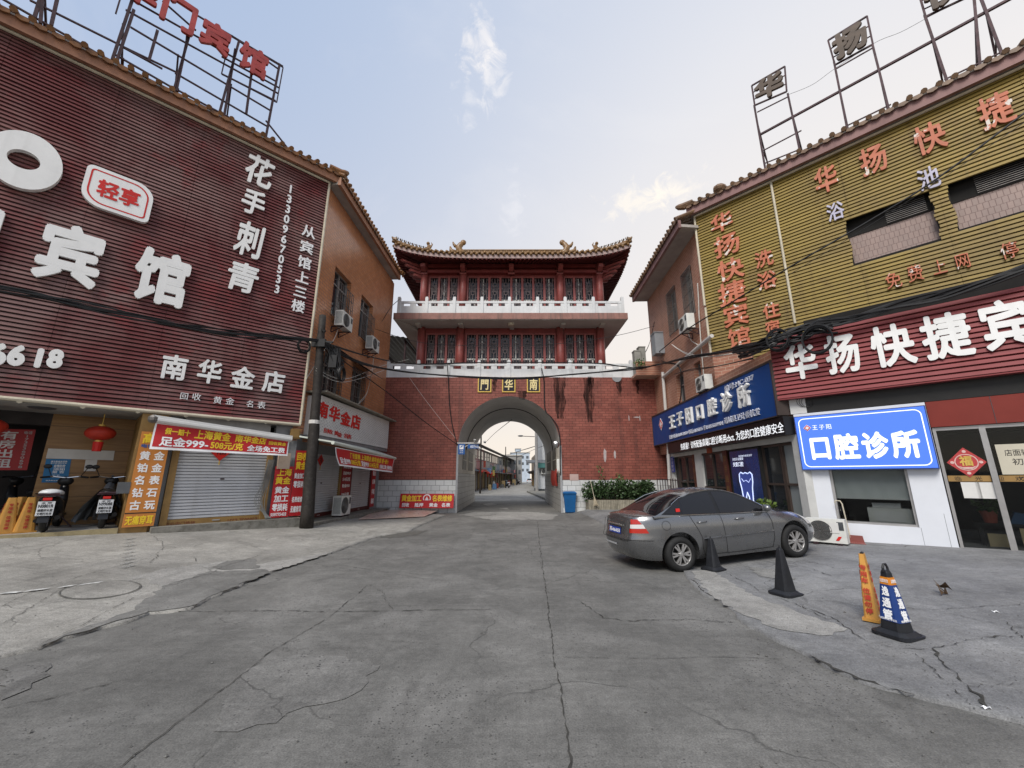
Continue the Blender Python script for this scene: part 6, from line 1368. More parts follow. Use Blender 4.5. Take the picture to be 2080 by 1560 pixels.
# backlit tooth poster
ps = thing('tooth_lightbox', 'dark blue backlit poster showing a glowing tooth beside clinic door', 'poster', RS.w(1, .06, .4))
p0, _ = RS.sz(1484, 950, .06); p1, _ = RS.sz(1545, 950, .06); pzb, pzt = .30, 2.66
b = MB(); b.fbox(RS, p0, p1, -.06, .06, pzb, pzt); obj('case', b, M_blk, ps)
def poster_mat():
    m, nt, bb = _mat('tooth_poster_face'); t = NT(nt); n = t.ramp(t.noise(1.4, 6, .6), .35, .75, (.003,.007,.03), (.008,.025,.12)); t.l(n, bb.inputs['Base Color']); t.l(n, bb.inputs['Emission Color']); bb.inputs['Emission Strength'].default_value = .3; bb.inputs['Roughness'].default_value = .25; return m
b = MB(); b.fbox(RS, p0+.05, p1-.05, .06, .065, pzb+.05, pzt-.05); fc = obj('lit_face', b, poster_mat(), ps)
pw = p1-p0; tooth = [(.30,.66),(.36,.685),(.43,.665),(.5,.68),(.58,.665),(.66,.685),(.72,.655),(.715,.56),(.68,.48),(.665,.36),(.655,.24),(.635,.13),(.61,.09),(.585,.12),(.57,.24),(.545,.36),(.50,.42),(.455,.36),(.43,.24),(.41,.12),(.385,.07),(.36,.11),(.355,.24),(.345,.36),(.325,.48),(.29,.57)]
b = MB(); T = [RS.w(p0+pw*x, .068, pzb+(pzt-pzb)*y) for x, y in tooth]; b.tube(T, .017, 5, close=True); b.tube([RS.w(p0+pw*x, .068, pzb+(pzt-pzb)*y) for x, y in ((.36,.6),(.42,.56),(.5,.58),(.58,.55),(.66,.6))], .008, 5); obj('tooth_outline', b, lamp_mat('tooth_glow', (.55,.65,1.), .7), fc)
b = MB(); b.add([p+Vector((0,0,0)) for p in [RS.w(p0+pw*x, .0665, pzb+(pzt-pzb)*y) for x, y in tooth]], [tuple(range(len(tooth)))]); obj('tooth_fill', b, lamp_mat('tooth_inner', (.02,.035,.16), .7), fc)
b = MB(); b.ftext(RS, '关爱牙齿健康', p0+.2, p0+pw*.5, pzb+2.0, pzb+2.1, .067, .01, .002); b.ftext(RS, '关爱口腔', p0+.2, p0+pw*.48, pzb+1.8, pzb+1.96, .067, .02, .002); b.ftext(RS, '欢迎预约检查治疗', p0+pw*.35, p0+pw*.8, pzb+2.1, pzb+2.17, .067, .0, .002); obj('lettering', b, lamp_mat('poster_white', (.7,.75,.9), .5), fc)
# air conditioners and pipes on the side wall
s, z = RS.sz(1396, 672, .34); aircon('air_conditioner', 'white air conditioner unit hung beneath the barred window of brown wall', RS, s, z, .34, .85, .62, .32)
s, z = RS.sz(1429, 790, .3); aircon('air_conditioner', 'white air conditioner unit on the wall just above the blue sign', RS, s, BZ1+.1, .26, .80, .56, .30)
p = RF.at(1683, 1103, GDp+.35); p = gpx(1686, 1110)
ac = aircon('air_conditioner', 'beige air conditioner unit standing on pavement before the white clinic wall', RF, 0, 0, 0, .74, .52, .30, feet=True); ac.location = on(p, .03+.05)+Vector((.10,.14,0))
fl = [c_ for c_ in ac.children if c_.name.startswith('casing')][0]
b = MB(); b.box(.08, .25, -.160, -.154, .22, .45); obj_l('front_label', b, M_paper, ac); b = MB(); b.prism([(.16,-.162,.06),(.22,-.162,.06),(.28,-.162,.15),(.22,-.162,.15)], (0,.008,0)); obj_l('warning_label', b, M_redink, ac)
b = MB(); A = RS.at(1446, 682, .12); B_ = RS.at(1347, 766, .12); b.tube([A, B_], .075, 10); b.tube([B_+Vector((0,0,.25)), B_, RS.at(1357, 900, .1), RS.at(1360, 985, .1)], .075, 10)
tag(obj('drain_pipe', b, M_pipew, base=B_), 'white slanting drain pipe running down to the gate corner', 'pipe')
b = MB(); pts = [RS.at(u, v, .05) for u, v in ((1417,575),(1419,610),(1420,640),(1424,700),(1430,770))]; b.tube(pts, .022, 6); b.tube([RS.at(u, v, .06) for u, v in ((1398,678),(1405,693),(1420,702))], .018, 6)
tag(obj('white_conduit', b, M_cablew, base=pts[-1]), 'thin white conduit hanging down the brown wall', 'conduit')
# planters, boxes on the balcony slab at the gate corner
bk = thing('side_balcony', 'small tiled balcony crowded with boxes beside the gate balustrade', 'balcony', RS.w(-6.2, 0, 6.6))
A = RS.sz(1290, 762, .0)
b = MB(); b.box(6.55, 7.9, 20.3, 21.2, 7.0, 7.12); b.box(6.55, 7.9, 20.3, 20.38, 7.12, 7.75); obj('ledge', b, B_br, bk)
for k, (x, y, w, h, lab) in enumerate(((6.75, 20.7, .34, 1.25, 'lower narrow grey box on the side balcony'), (7.05, 20.8, .34, 1.5, 'taller narrow grey box on the side balcony'))):
    b = MB(); b.box(x-w/2, x+w/2, y-.2, y+.2, 7.13, 7.13+h); b.box(x-w/2-.02, x+w/2+.02, y-.22, y+.22, 7.13+h, 7.18+h); b.box(x+.05, x+.1, y-.206, y-.2, 7.13+h*.8, 7.13+h*.87)
    tag(obj('balcony_box', b, mat('grey_box_light', (.25,.245,.22), .6, .15, 3, dirt=.3), base=(x, y, 7.13)), lab, 'box')
b = MB(); s, z = RS.sz(1333, 700, .3); b.fbox(RS, s-.3, s+.3, .0, .45, z-.55, z+.55); b.fbox(RS, s-.33, s+.33, -.0, .48, z+.55, z+.6)
tag(obj('meter_cabinet', b, mat('grey_box_metal', (.25,.265,.28), .5, .12, 3), base=RS.w(s, 0, z-.55)), 'grey metal cabinet on brown wall above the balcony clutter', 'cabinet')
b = MB(); leaves(b, (6.75, 20.2, 7.55), .3, 160, .1, 9); tag(obj('balcony_plant', b, M_leafg, base=(6.75, 20.2, 7.4), recalc=False), 'small green plant on the side balcony edge', 'plant')
# ---------------------------------------------------------------- the street behind the gate
def wp(u, v, Y):
    r = ray(u, v); t = Y/r[1]; return Vector((r[0]*t, Y, CAM_H+r[2]*t))
ST = Frame(-7.3, 40, .095, .995)      # left row's front line, bending to the right
PAL = [(.34,.30,.22),(.22,.24,.20),(.34,.20,.20),(.30,.29,.27),(.33,.27,.24),(.26,.28,.30),(.30,.27,.2),(.28,.28,.27)]
SG = [[(.42,.38,.22),(.16,.40,.08)],[(.44,.16,.14),(.46,.38,.33)],[(.38,.18,.18),(.4,.36,.33)],[(.40,.38,.36),(.36,.2,.2)],[(.38,.36,.35),(.2,.26,.34)],[(.42,.36,.34),(.36,.34,.32)],[(.4,.2,.1),(.38,.36,.34)],[(.36,.3,.28),(.3,.3,.3)]]
AW = [(.10,.17,.22),(.08,.09,.11),(.50,.05,.02),(.12,.12,.12),(.2,.2,.2),(.18,.17,.16),(.3,.1,.06),(.2,.2,.2)]
desc = ['green and cream signs','red and pale signs','pink signs above red awning','pale signs and pink strip','white and blue signs','cream signs','orange signs','grey signs at the far bend']
ln = 9.0
for i in range(8):
    s0 = 2+i*ln; s1 = s0+ln-.15
    o = thing('shop_house', f'old two storey shop house beyond the arch with {desc[i]}', 'shop house', ST.w(s0, 0, 0), 'old shop houses beyond the arch')
    mw = mat(f'row_wall_{i}', PAL[i], .85, .25, 1.2, dirt=.5, dirtcol=(.08,.07,.06))
    b = MB(); b.fbox(ST, s0, s1, -6, -.2, 0, 6.3); obj('wall', b, mw, o)
    b = MB(); b.hexa([ST.w(s0,1.1,6.35),ST.w(s1,1.1,6.35),ST.w(s1,-3,7.7),ST.w(s0,-3,7.7),ST.w(s0,1.1,6.45),ST.w(s1,1.1,6.45),ST.w(s1,-3,7.8),ST.w(s0,-3,7.8)]); obj('roof', b, mat('row_roof', (.10,.095,.09), .9, .4, 4, dirt=.5), o)
    for k in range(3): b = MB(); b.fbox(ST, s0+.6+k*2.8, s0+2.2+k*2.8, -.21, -.16, 4.6, 5.9); obj('window', b, M_glass, o)
    for k in range(2):
        b = MB(); b.fbox(ST, s0+k*ln/2, s0+(k+1)*ln/2-.2, .05, .2, 3.05, 4.25+.1*((i+k) % 2)); obj('sign_panel', b, mat(f'row_sign_{i}_{k}', SG[i][k], .6, .3, 4, dirt=.4, dirtcol=(.3,.25,.22)), o)
    b = MB(); b.hexa([ST.w(s0,.2,3.0),ST.w(s1-.6,.2,3.0),ST.w(s1-.6,1.5,2.55),ST.w(s0,1.5,2.55),ST.w(s0,.2,3.03),ST.w(s1-.6,.2,3.03),ST.w(s1-.6,1.5,2.6),ST.w(s0,1.5,2.6)]); obj('awning', b, mat(f'row_awning_{i}', AW[i], .7, .2, 2), o)
    for k in range(6): b = MB(); b.fbox(ST, s0+.1+k*1.5, s0+1.25+k*1.5, -.19, -.12, .1, 2.6); obj('door', b, mat(f'row_door_{k%3}', [(.46,.40,.26),(.34,.33,.31),(.42,.30,.13)][k % 3], .6, .2, 2, streak=.4), o)
    for k in range(4): b = MB(); b.fbox(ST, s0+k*2.9, s0+k*2.9+.14, .9, 1.04, 0, 2.9); obj('post', b, mat('row_post', (.12,.08,.04), .7, .4, 3), o)
for i, (s, z) in enumerate(((15, 2.5), (21, 2.4), (24, 2.3), (27, 2.3))):
    p = ST.w(s, 1.7, z)
    lantern(('red lantern nearest the arch in the old street', 'red lantern under the blue grey awning of old street', 'red lantern left of the red awning in old street', 'red lantern right of the red awning in old street')[i], p, .28, .5)
HN = ['grey', 'red', 'blue', 'yellow', 'white', 'green', 'pink']; hr = random.Random(9); HC = [(.45,.42,.4),(.4,.08,.05),(.15,.25,.4),(.45,.35,.1),(.5,.5,.5),(.2,.35,.15),(.45,.2,.2)]
for k in range(16):
    s = 16+k*3.6+hr.uniform(-1,1); z = hr.uniform(2.5, 4.3); w = hr.uniform(.3,.7); h = hr.uniform(.5,1.3); b = MB(); d0 = hr.uniform(.4,1.8)
    b.fbox(ST, s, s+.08, d0, d0+w, z-h, z); b.fbox(ST, s+.02, s+.06, .0, d0, z-.1, z-.05)
    tag(obj('hanging_sign', b, mat(f'hang_{k%7}', HC[k % 7], .6, .25, 4), base=ST.w(s, d0, z-h)), f'small {HN[k % 7]} sign board sticking out from the old shop row beyond the arch', 'sign', 'small sign boards along the old street')
for k, (u, v, lab) in enumerate(((1030, 991, 'scooter parked by the dark pole in the old street'), (1053, 984, 'farther scooter parked along the old street shops'))):
    p = gpx(u, v); far_scooters = globals().setdefault('far_scooters', []); far_scooters.append((p, lab))
for k in range(14):   # boxes and goods standing before the old shops
    s = 18+k*3.9+hr.uniform(-1,1); b = MB(); w, h = hr.uniform(.35,.8), hr.uniform(.4,1.2); d0 = hr.uniform(1.5,2.3)
    b.fbox(ST, s, s+w, d0, d0+w, .01, h); b.fbox(ST, s+.05, s+w-.05, d0+.05, d0+w-.05, h, h+.12)
    tag(obj('goods_box', b, mat(f'goods_{k%5}', [(.4,.3,.15),(.1,.2,.35),(.45,.44,.42),(.35,.08,.05),(.12,.12,.12)][k % 5], .7, .25, 3), base=ST.w(s, d0, 0)), f"small {['brown','blue','pale','red','black'][k % 5]} box of goods before the old shop row beyond the arch", 'box', 'boxes standing along the old street')
# white hut on the right with its air conditioner
hx0, hx1, hy = 3.15, 6.5, 52
ht = thing('white_hut', 'white walled hut with teal awning at right of the street beyond arch', 'hut', (hx0, hy, 0))
b = MB(); b.box(hx0, hx1, hy, hy+6, .35, 3.7); obj('wall', b, mat('hut_white', (.55,.57,.58), .8, .1, 1, streak=.3, dirtcol=(.3,.3,.3)), ht)
b = MB(); b.box(hx0-.02, hx1, hy-.02, hy+6, 0, .35); obj('plinth', b, M_acd, ht)
b = MB(); b.box(hx0-.1, hx0, hy-.1, hy, 0, 3.7); obj('corner_post', b, M_woodf, ht)
b = MB(); b.hexa([(hx0-1.2,hy-.6,3.5),(hx1,hy-.6,3.5),(hx1,hy+6,4.1),(hx0-1.2,hy+6,4.1),(hx0-1.2,hy-.6,3.6),(hx1,hy-.6,3.6),(hx1,hy+6,4.2),(hx0-1.2,hy+6,4.2)]); obj('roof', b, M_acd, ht)
b = MB(); b.box(hx0-.05, hx1, hy-.7, hy-.6, 2.95, 3.5); obj('awning', b, mat('teal_awning', (.06,.17,.16), .7, .2, 2), ht)
aircon('air_conditioner', 'small white air conditioner unit on the white hut beyond the arch', Frame(0, hy, 1, 0), hx0+1.0, 2.2, .22, .9, .62, .3)
# right hand row further down
for i in range(4):
    y0 = 60+i*16; x0 = (4.5 if i == 0 else 3.2+(y0-55)*.055)
    o = thing('shop_house', ('nearest right hand shop house behind the white hut with dark awning', 'second right hand shop house beyond the arch with brown boards', 'third right hand shop house beyond the arch with dark front', 'last right hand shop house by the parked white car')[i], 'shop house', (x0, y0, 0), 'old shop houses beyond the arch')
    b = MB(); b.box(x0, x0+7, y0, y0+15, 0, (9.5, 6, 5.5, 6)[i]); obj('wall', b, mat(f'rrow_{i}', [(.40,.41,.41),(.25,.2,.15),(.18,.17,.16),(.3,.28,.26)][i], .8, .2, 1.5, dirt=.4), o)
    b = MB(); b.box(x0-1., x0, y0, y0+15, 2.8, 2.95); obj('awning', b, mat('dark_awning', (.06,.05,.05), .8, .3), o)
    for k in range(4): b = MB(); b.box(x0-.04, x0-.001, y0+1+k*3.6, y0+3.4+k*3.6, .2, 2.6); obj('door', b, M_woodf, o)
    for k in range(3): b = MB(); b.box(x0+.6+k*1.6, x0+1.5+k*1.6, y0-.04, y0-.001, 5.0, 6.4); obj('window', b, M_glass, o)
# far buildings
for (u0, u1, vt, Y, col, lab, nz) in ((1022,1060,926,112,(.27,.265,.25),'old grey concrete building rising over the shop roofs in arch', 3), (1037,1076,920,168,(.44,.50,.56),'pale blue white tall building farthest through the arch', 6), (1047,1058,912,190,(.40,.47,.54),'pale blue stair tower on top behind the far building', 2), (1008,1030,930,100,(.16,.18,.13),'dark tiled roof building between shop row and grey block', 2)):
    a = wp(u0, vt, Y); c = wp(u1, vt, Y); o = thing('far_building', lab, 'building', (a.x, Y, 0))
    b = MB(); b.box(a.x, c.x, Y, Y+12, 0, a.z); obj('wall', b, mat(lab[:12], col, .85, .15, .6, streak=.3, dirtcol=(.2,.2,.2)), o)
    for k in range(nz):
        b = MB(); z = a.z-1.2-k*2.6
        if z > 3:
            for j in range(4): w = (c.x-a.x)/4; b.box(a.x+w*j+w*.25, a.x+w*j+w*.75, Y-.05, Y-.002, z-1.1, z)
            obj('window', b, mat('far_window', (.09,.10,.11), .4, .2), o)
    b = MB(); b.box(a.x-.2, c.x+.2, Y-.2, Y+12.2, a.z, a.z+.3); obj('roof', b, M_bsof, o)
# lamp post and utility poles beyond the arch
lp = thing('street_lamp', 'street lamp arm on a concrete pole seen through the arch', 'street lamp', (3.05, 50.5, 0))
b = MB(); b.tube([(3.05,50.5,0),(3.05,50.5,11)], [.2,.15], 10); obj('pole', b, mat('concrete_pole', (.27,.26,.25), .8, .2, 2), lp)
A = wp(1086, 887, 50.5); B_ = wp(1062, 886, 50.5); b = MB(); b.tube([A, B_], .04, 6); obj('arm', b, M_steel, lp)
C_ = wp(1055, 885.5, 50.5); b = MB(); b.ball(C_+Vector((.15,0,0)), .36, 10, 6, (1,.5,.3)); obj('lamp_head', b, M_acd, lp)
for (u, Y, h, lab) in ((1091.5, 51.5, 10.5, 'slim pole just right of the street lamp beyond arch'), (1027, 76, 7.4, 'dark utility pole beside the parked scooter beyond arch'), (1049.5, 95, 7.6, 'thin far utility pole in front of the grey block'), (976, 46, 7.4, 'dark wooden pole just behind the left side of arch')):
    p = wp(u, 960, Y); b = MB(); b.tube([(p.x, Y, 0), (p.x, Y, h)], [.11, .08], 8); tag(obj('utility_pole', b, M_pole, base=(p.x, Y, 0)), lab, 'utility pole')
# far parked car and scooter
fc_ = thing('parked_car', 'white car parked far down the street beyond the arch', 'car', (5.9, 140, 0))
b = MB(); prof = [(-.85,.25),(.85,.25),(.88,.6),(.84,.85),(.62,1.42),(-.62,1.42),(-.84,.85),(-.88,.6)]; b.prism([(5.9+x, 140, z) for x, z in prof], (0,4.2,0)); obj('body', b, mat('silver_white_paint', (.45,.47,.48), .3, .05, 2), fc_)
b = MB(); b.prism([(5.9+x, 139.97, z) for x, z in ((-.72,.92),(.72,.92),(.57,1.34),(-.57,1.34))], (0,.025,0)); obj('rear_window', b, M_glass, fc_)
for x in (-.7,.7):
    b = MB(); b.tube([(5.9+x-.1, 140.7, .3),(5.9+x+.1, 140.7, .3)], .3, 12); obj('wheel', b, M_black, fc_)
    b = MB(); b.box(5.9+x-.12, 5.9+x+.12, 139.97, 139.99, .68, .84); obj('tail_light', b, M_redink, fc_)
b = MB(); b.poly([(-9,31.4,.006),(3.0,31.4,.006),(3.1,52,.006),(12,160,.006),(-2,160,.006),(-6,45,.006)]); obj('street', b, M_pavl, kind='structure')
# far kerbs and pale concrete patches in the arch mouth
M_wet = mat('puddle_water', (.05,.05,.045), .06, .2, 3)
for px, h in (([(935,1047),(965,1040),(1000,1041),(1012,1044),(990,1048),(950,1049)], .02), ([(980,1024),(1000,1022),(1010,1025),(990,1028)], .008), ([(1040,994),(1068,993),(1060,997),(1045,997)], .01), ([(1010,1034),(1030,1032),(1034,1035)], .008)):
    patch('pale_patch', px, M_patch, h, .03, 31)
b = MB(); 
for (p0, p1) in ((gpx(1070,1000), gpx(1112,1018)),): b.prism([p0, p1, p1+Vector((3,1,0)), p0+Vector((6,1,0))], (0,0,.16))
obj('street_kerb', b, M_kerb, kind='structure')
# fixtures on the gate front around the arch
fx = thing('street_sign_bracket', 'blue street signs on a white arm at the left of the arch', 'street sign', GF.at(935, 912, .3))
b = MB(); b.bar(GF.at(929,900,.35), GF.at(975,900,.35), .06); b.bar(GF.at(944,908,.35), GF.at(954,902,.35), .03); obj('arm', b, M_pipew, fx)
b = MB(); s0, z1 = GF.sz(931, 902, .36); s1, z0 = GF.sz(944, 923, .36); b.fbox(GF, s0, s1, .36, .38, z0, z1); o = obj('square_sign', b, M_bluep, fx)
b = MB(); b.fbox(GF, s0+.07, s1-.07, .38, .385, z0+.26, z1-.06); b.ftext(GF, '道路', s0+.08, s1-.08, z0+.16, z0+.22, .381, .0, .002); b.ftext(GF, '监控', s0+.08, s1-.08, z0+.06, z0+.13, .381, .0, .002); obj('sign_face', b, M_whiteink, o)
b = MB(); b.fpoly(GF, [(s0+.11,z0+.32),(s0+.18,z0+.38),(s1-.1,z0+.43),(s1-.1,z0+.47),(s0+.14,z0+.42)], .386, .39); obj('sign_mark', b, M_bluep, o)
b = MB(); s0, z1 = GF.sz(950, 903, .36); s1, z0 = GF.sz(972, 911, .36); b.fbox(GF, s0, s1, .36, .38, z0, z1); o = obj('number_sign', b, M_bluep, fx)
b = MB(); b.ftext(GF, '00746', s0+.14, s1-.03, z0+.04, z1-.04, .381, .02, .002); obj('lettering', b, M_whiteink, o)
def cctv(lab, u, v, d, r=.09):
    o = thing('security_camera', lab, 'security camera', GF.at(u, v, d)); p = GF.at(u, v, d)
    b = MB(); b.bar(p+Vector((0,.0,0)), p+Vector((.05,-.28,-.06)), .1); obj('housing', b, M_sgw, o)
    b = MB(); b.bar(p, p+Vector((0,.35,.05)), .035); obj('mount', b, M_grille, o); b = MB(); b.tube([p+Vector((.05,-.28,-.06)), p+Vector((.052,-.30,-.064))], .04, 8); obj('lens', b, M_black, o)
cctv('white camera on the arm above the number sign', 964, 894, .35); cctv('white camera at the end of the sign arm', 984, 897, .3); cctv('white dome side camera under the number sign', 974, 911, .3)
fl_ = thing('flood_light', 'lit round flood lamp at the right springing of the arch', 'lamp', GF.at(1131, 901, .2)); p = GF.at(1129, 902, .25)
b = MB(); b.lathe([(0,0),(.16,.02),(.19,.1),(.1,.2),(0,.22)], 16, Matrix.Translation(p) @ Matrix.Rotation(pi*.62, 4, 'X')); obj('shade', b, M_metal, fl_)
b = MB(); b.ball(p+Vector((.03,-.12,.03)), .085, 10, 7); obj('bulb', b, lamp_mat('lit_bulb', (1,1,.95), 5.), fl_); b = MB(); b.tube([p, p+Vector((.18,.25,-.1))], .03, 6); obj('mount', b, M_steel, fl_)
b = MB(); s0, z1 = GF.sz(1131, 932, .1); s1, z0 = GF.sz(1137, 957, .1); b.fbox(GF, s0, s1, .0, .1, z0, z1); b.fbox(GF, s0+.02, s1-.02, .1, .115, z0+.05, z1-.05); tag(obj('switch_box', b, M_acw, base=GF.w(s0, 0, z0)), 'narrow white switch box on the right jamb of the arch', 'switch box')
fr = thing('red_cloth', 'red slogan cloth hanging on the right tunnel wall of the arch', 'banner', (AX+AR-.05, 24, 1.5))
b = MB(); b.smooth = True; b.grid([[Vector((AX+AR-.06-.05*sin(pi*j/6)-.04*sin(i*.9), 22.4+3.2*i/10, 2.25-.95*j/6-.12*sin(pi*i/10)*(1-j/9))) for j in range(7)] for i in range(11)]); obj('cloth', b, mat('red_cloth', (.42,.04,.025), .7, .2, 3), fr, recalc=False)
M_shrub = mat('shrub_leaf', (.035,.065,.022), .55, .6, 7); M_bark = mat('shrub_stem', (.08,.06,.04), .8, .3, 8)
# ---------------------------------------------------------------- things standing about
# blue wheeled bin
bp = gpx(1157, 1041.5); bn = thing('wheelie_bin', 'blue wheeled rubbish bin beside the right foot of the arch', 'rubbish bin', bp)
M_bin = mat('blue_bin_plastic', (.006,.085,.24), .45, .15, 3, dirt=.2, dirtcol=(.02,.03,.05))
def tb_(b, w0, d0, w1, d1, z0, z1, c=bp, dx=0, dy=0):
    b.hexa([c+Vector(v) for v in ((-w0,-d0,z0),(w0,-d0,z0),(w0,d0,z0),(-w0,d0,z0),(-w1+dx,-d1+dy,z1),(w1+dx,-d1+dy,z1),(w1+dx,d1+dy,z1),(-w1+dx,d1+dy,z1))]); return b
b = MB(); tb_(b, .24, .26, .31, .34, .04, .92); tb_(b, .335, .365, .34, .37, .92, .965); obj('body', b, M_bin, bn)
b = MB(); tb_(b, .345, .38, .345, .38, .968, 1.0); tb_(b, .345, .38, .26, .28, 1.0, 1.06); obj('lid', b, M_bin, bn)
for x in (-.26, .26): b = MB(); b.tube([bp+Vector((x-.03,.25,.1)), bp+Vector((x+.03,.25,.1))], .1, 14); obj('wheel', b, M_black, bn)
b = MB(); b.tube([bp+Vector((-.25,.40,.95)), bp+Vector((.25,.40,.95))], .02, 6); obj('handle', b, M_bin, bn)
# planter with shrubs
pf = Frame(0, 20.25, 1, 0); ps0, ps1 = pf.sz(1197, 1025)[0], pf.sz(1318, 1025)[0]; pz0 = .15; pz1 = pf.sz(1240, 1016)[1]
pl = thing('planter', 'long weathered concrete planter against the white tiled gate base', 'planter', pf.w(ps0, 0, pz0))
b = MB(); n = 34
b.fbox(pf, ps0, ps1, -1.0, -.04, pz0, pz1)
for i in range(n): s = ps0+(ps1-ps0)*i/n; b.fbox(pf, s+.008, s+(ps1-ps0)/n-.008, -.05, .0+.01*(i % 2), pz0, pz1)
obj('wall', b, mat('planter_concrete', (.27,.245,.19), .85, .35, 4, streak=.7, dirtcol=(.07,.065,.045)), pl)
b = MB(); b.fbox(pf, ps0+.1, ps1-.1, -.9, -.12, pz1, pz1+.03); obj('soil', b, mat('soil', (.04,.03,.02), .95, .4, 10), pl)
rr = random.Random(12); specs = [(.25,.72,.62), (.85,.8,.62), (1.5,.85,.66), (2.1,.88,.62), (2.65,.85,.6), (3.0,.95,.55)]
labs = ['dark leafy shrub at the left end of the long planter', 'dense dark shrub second from the left in the planter', 'dense dark shrub below the middle of the planter wall', 'dark shrub right of the middle in the planter', 'dark shrub near the right end of the planter', 'taller dark shrub at the right end of the planter']
for (s, hh, rd), lab in zip(specs, labs):
    c = pf.w(ps0+s, -.5, pz1+hh*.5); o = thing('shrub', lab, 'shrub', pf.w(ps0+s, -.5, pz1+.02), 'shrubs growing in the planter')
    b = MB(); leaves(b, c, rd, 620, .13, int(s*100), (.8,.75,.85)); obj('foliage', b, M_shrub, o, recalc=False)
    b = MB()
    for k in range(5): b.tube([pf.w(ps0+s, -.5, pz1), c+Vector((rr.uniform(-.35,.35), rr.uniform(-.3,.3), rr.uniform(.1,.4)))], [.014,.006], 5)
    obj('stem', b, M_bark, o)
for (u, v0, v1, lab, n) in ((1220, 940, 992, 'tall thin weed stem rising above the planter at left', 60), (1258, 962, 995, 'yellow green shoot rising above the middle of planter', 70)):
    p0 = pf.at(u+4, v1, -.5); p1 = pf.at(u, v0, -.5); o = thing('sapling', lab, 'plant', pf.w(pf.sz(u, v1, -.5)[0], -.5, pz1+.02), 'thin shoots above the planter')
    b = MB(); b.tube([pf.w(pf.sz(u, v1, -.5)[0], -.5, pz1), p0, p1], [.015,.012,.005], 5); obj('stem', b, M_bark, o)
    b = MB(); r2 = random.Random(u)
    for k in range(8): leaves(b, p0.lerp(p1, k/8)+Vector((r2.uniform(-.1,.1), r2.uniform(-.1,.1), 0)), .13, n//8, .12, u+k)
    obj('foliage', b, M_leafg, o, recalc=False)
# broom leaning on the planter
br_ = thing('broom', 'straw broom standing upside down against the planter', 'broom', pf.at(1210, 1033, .1))
a = pf.at(1211, 1033, .16); a.z = gz(a.x, a.y)+.23; c = pf.at(1199, 975, -.02); m_ = a.lerp(c, .3)
b = MB(); b.tube([m_, c], .014, 6); obj('handle', b, M_pipe, br_)
b = MB(); r2 = random.Random(2)
for k in range(60): q = a+Vector((r2.uniform(-.12,.12), r2.uniform(-.03,.03), r2.uniform(-.03,.04))); b.tube([m_+Vector((r2.uniform(-.02,.02),0,.05)), m_.lerp(q, .6), q], [.006,.006,.004], 4, cap=False)
obj('bristles', b, mat('straw', (.42,.36,.26), .9, .2, 10), br_)
rk = thing('low_railing', 'low rusty railing by the clinic corner at the gate', 'railing', RS.w(-6.2, .5, .3))
b = MB(); 
for u in range(9): q0 = RS.at(1335+u*5.2, 972, .9); q1 = RS.at(1334+u*5.2, 992, .9); b.bar(q0, Vector((q0.x, q0.y, .5)), .025)
b.bar(RS.at(1334,973,.9), RS.at(1378,976,.9), .03); q = RS.at(1334,990,.9); obj('rail', b, M_steel, rk)
st = gpx(1188, 1037); b = MB(); b.ball(st+Vector((0,0,.24)), .2, 7, 5, (1.4,.8,.55)); tag(obj('stone', b, mat('dark_stone', (.09,.085,.07), .9, .4, 8, bump=1, bscale=12), base=st), 'dark rough stone on the kerb left of the planter', 'stone')
# potted plant at the clinic window
pp2 = RS.w(2.6, .35, gz(6.6, 12)+.0); po2 = thing('potted_plant', 'bushy plant in a brown pot under the clinic windows behind the car', 'plant', pp2)
b = MB(); b.lathe([(0,0),(.2,0),(.27,.45),(.3,.45),(.3,.52),(.24,.52),(.24,.44),(0,.42)], 16, Matrix.Translation(pp2)); obj('pot', b, mat('brown_pot', (.10,.05,.03), .5, .3, 5), po2)
b = MB(); leaves(b, pp2+Vector((0,0,.72)), .30, 300, .11, 44, (1,1,.8)); obj('foliage', b, mat('leaf_light_green', (.10,.15,.03), .5, .5, 9), po2, recalc=False)
# dustpan
dp = RF.at(1727, 1103, GDp+.12); dp = on(dp, .03); du = thing('dustpan', 'long handled red dustpan leaning on the white clinic wall', 'dustpan', dp)
b = MB(); e = Vector((RF.e[0], RF.e[1], 0)); n = Vector((RF.n[0], RF.n[1], 0)); c = dp
b.hexa([c-e*.1,c+e*.26,c+e*.32+n*.26,c-e*.10+n*.26,c-e*.1+Vector((0,0,.012)),c+e*.26+Vector((0,0,.012)),c+e*.32+n*.26+Vector((0,0,.012)),c-e*.1+n*.26+Vector((0,0,.012))]); b.prism([c-e*.11, c+e*.27, c+e*.25+Vector((0,0,.16)), c-e*.09+Vector((0,0,.16))], n*.012)
obj('pan', b, mat('dull_red_plastic', (.22,.07,.06), .5, .15), du)
b = MB(); b.tube([c+e*.02+Vector((0,0,.1)), c-e*.02+Vector((0,0,.86)), c-e*.05+Vector((0,0,.93)), c-e*.14+Vector((0,0,.93)), c-e*.16+Vector((0,0,.88))], .014, 7); obj('handle', b, M_pipe, du)
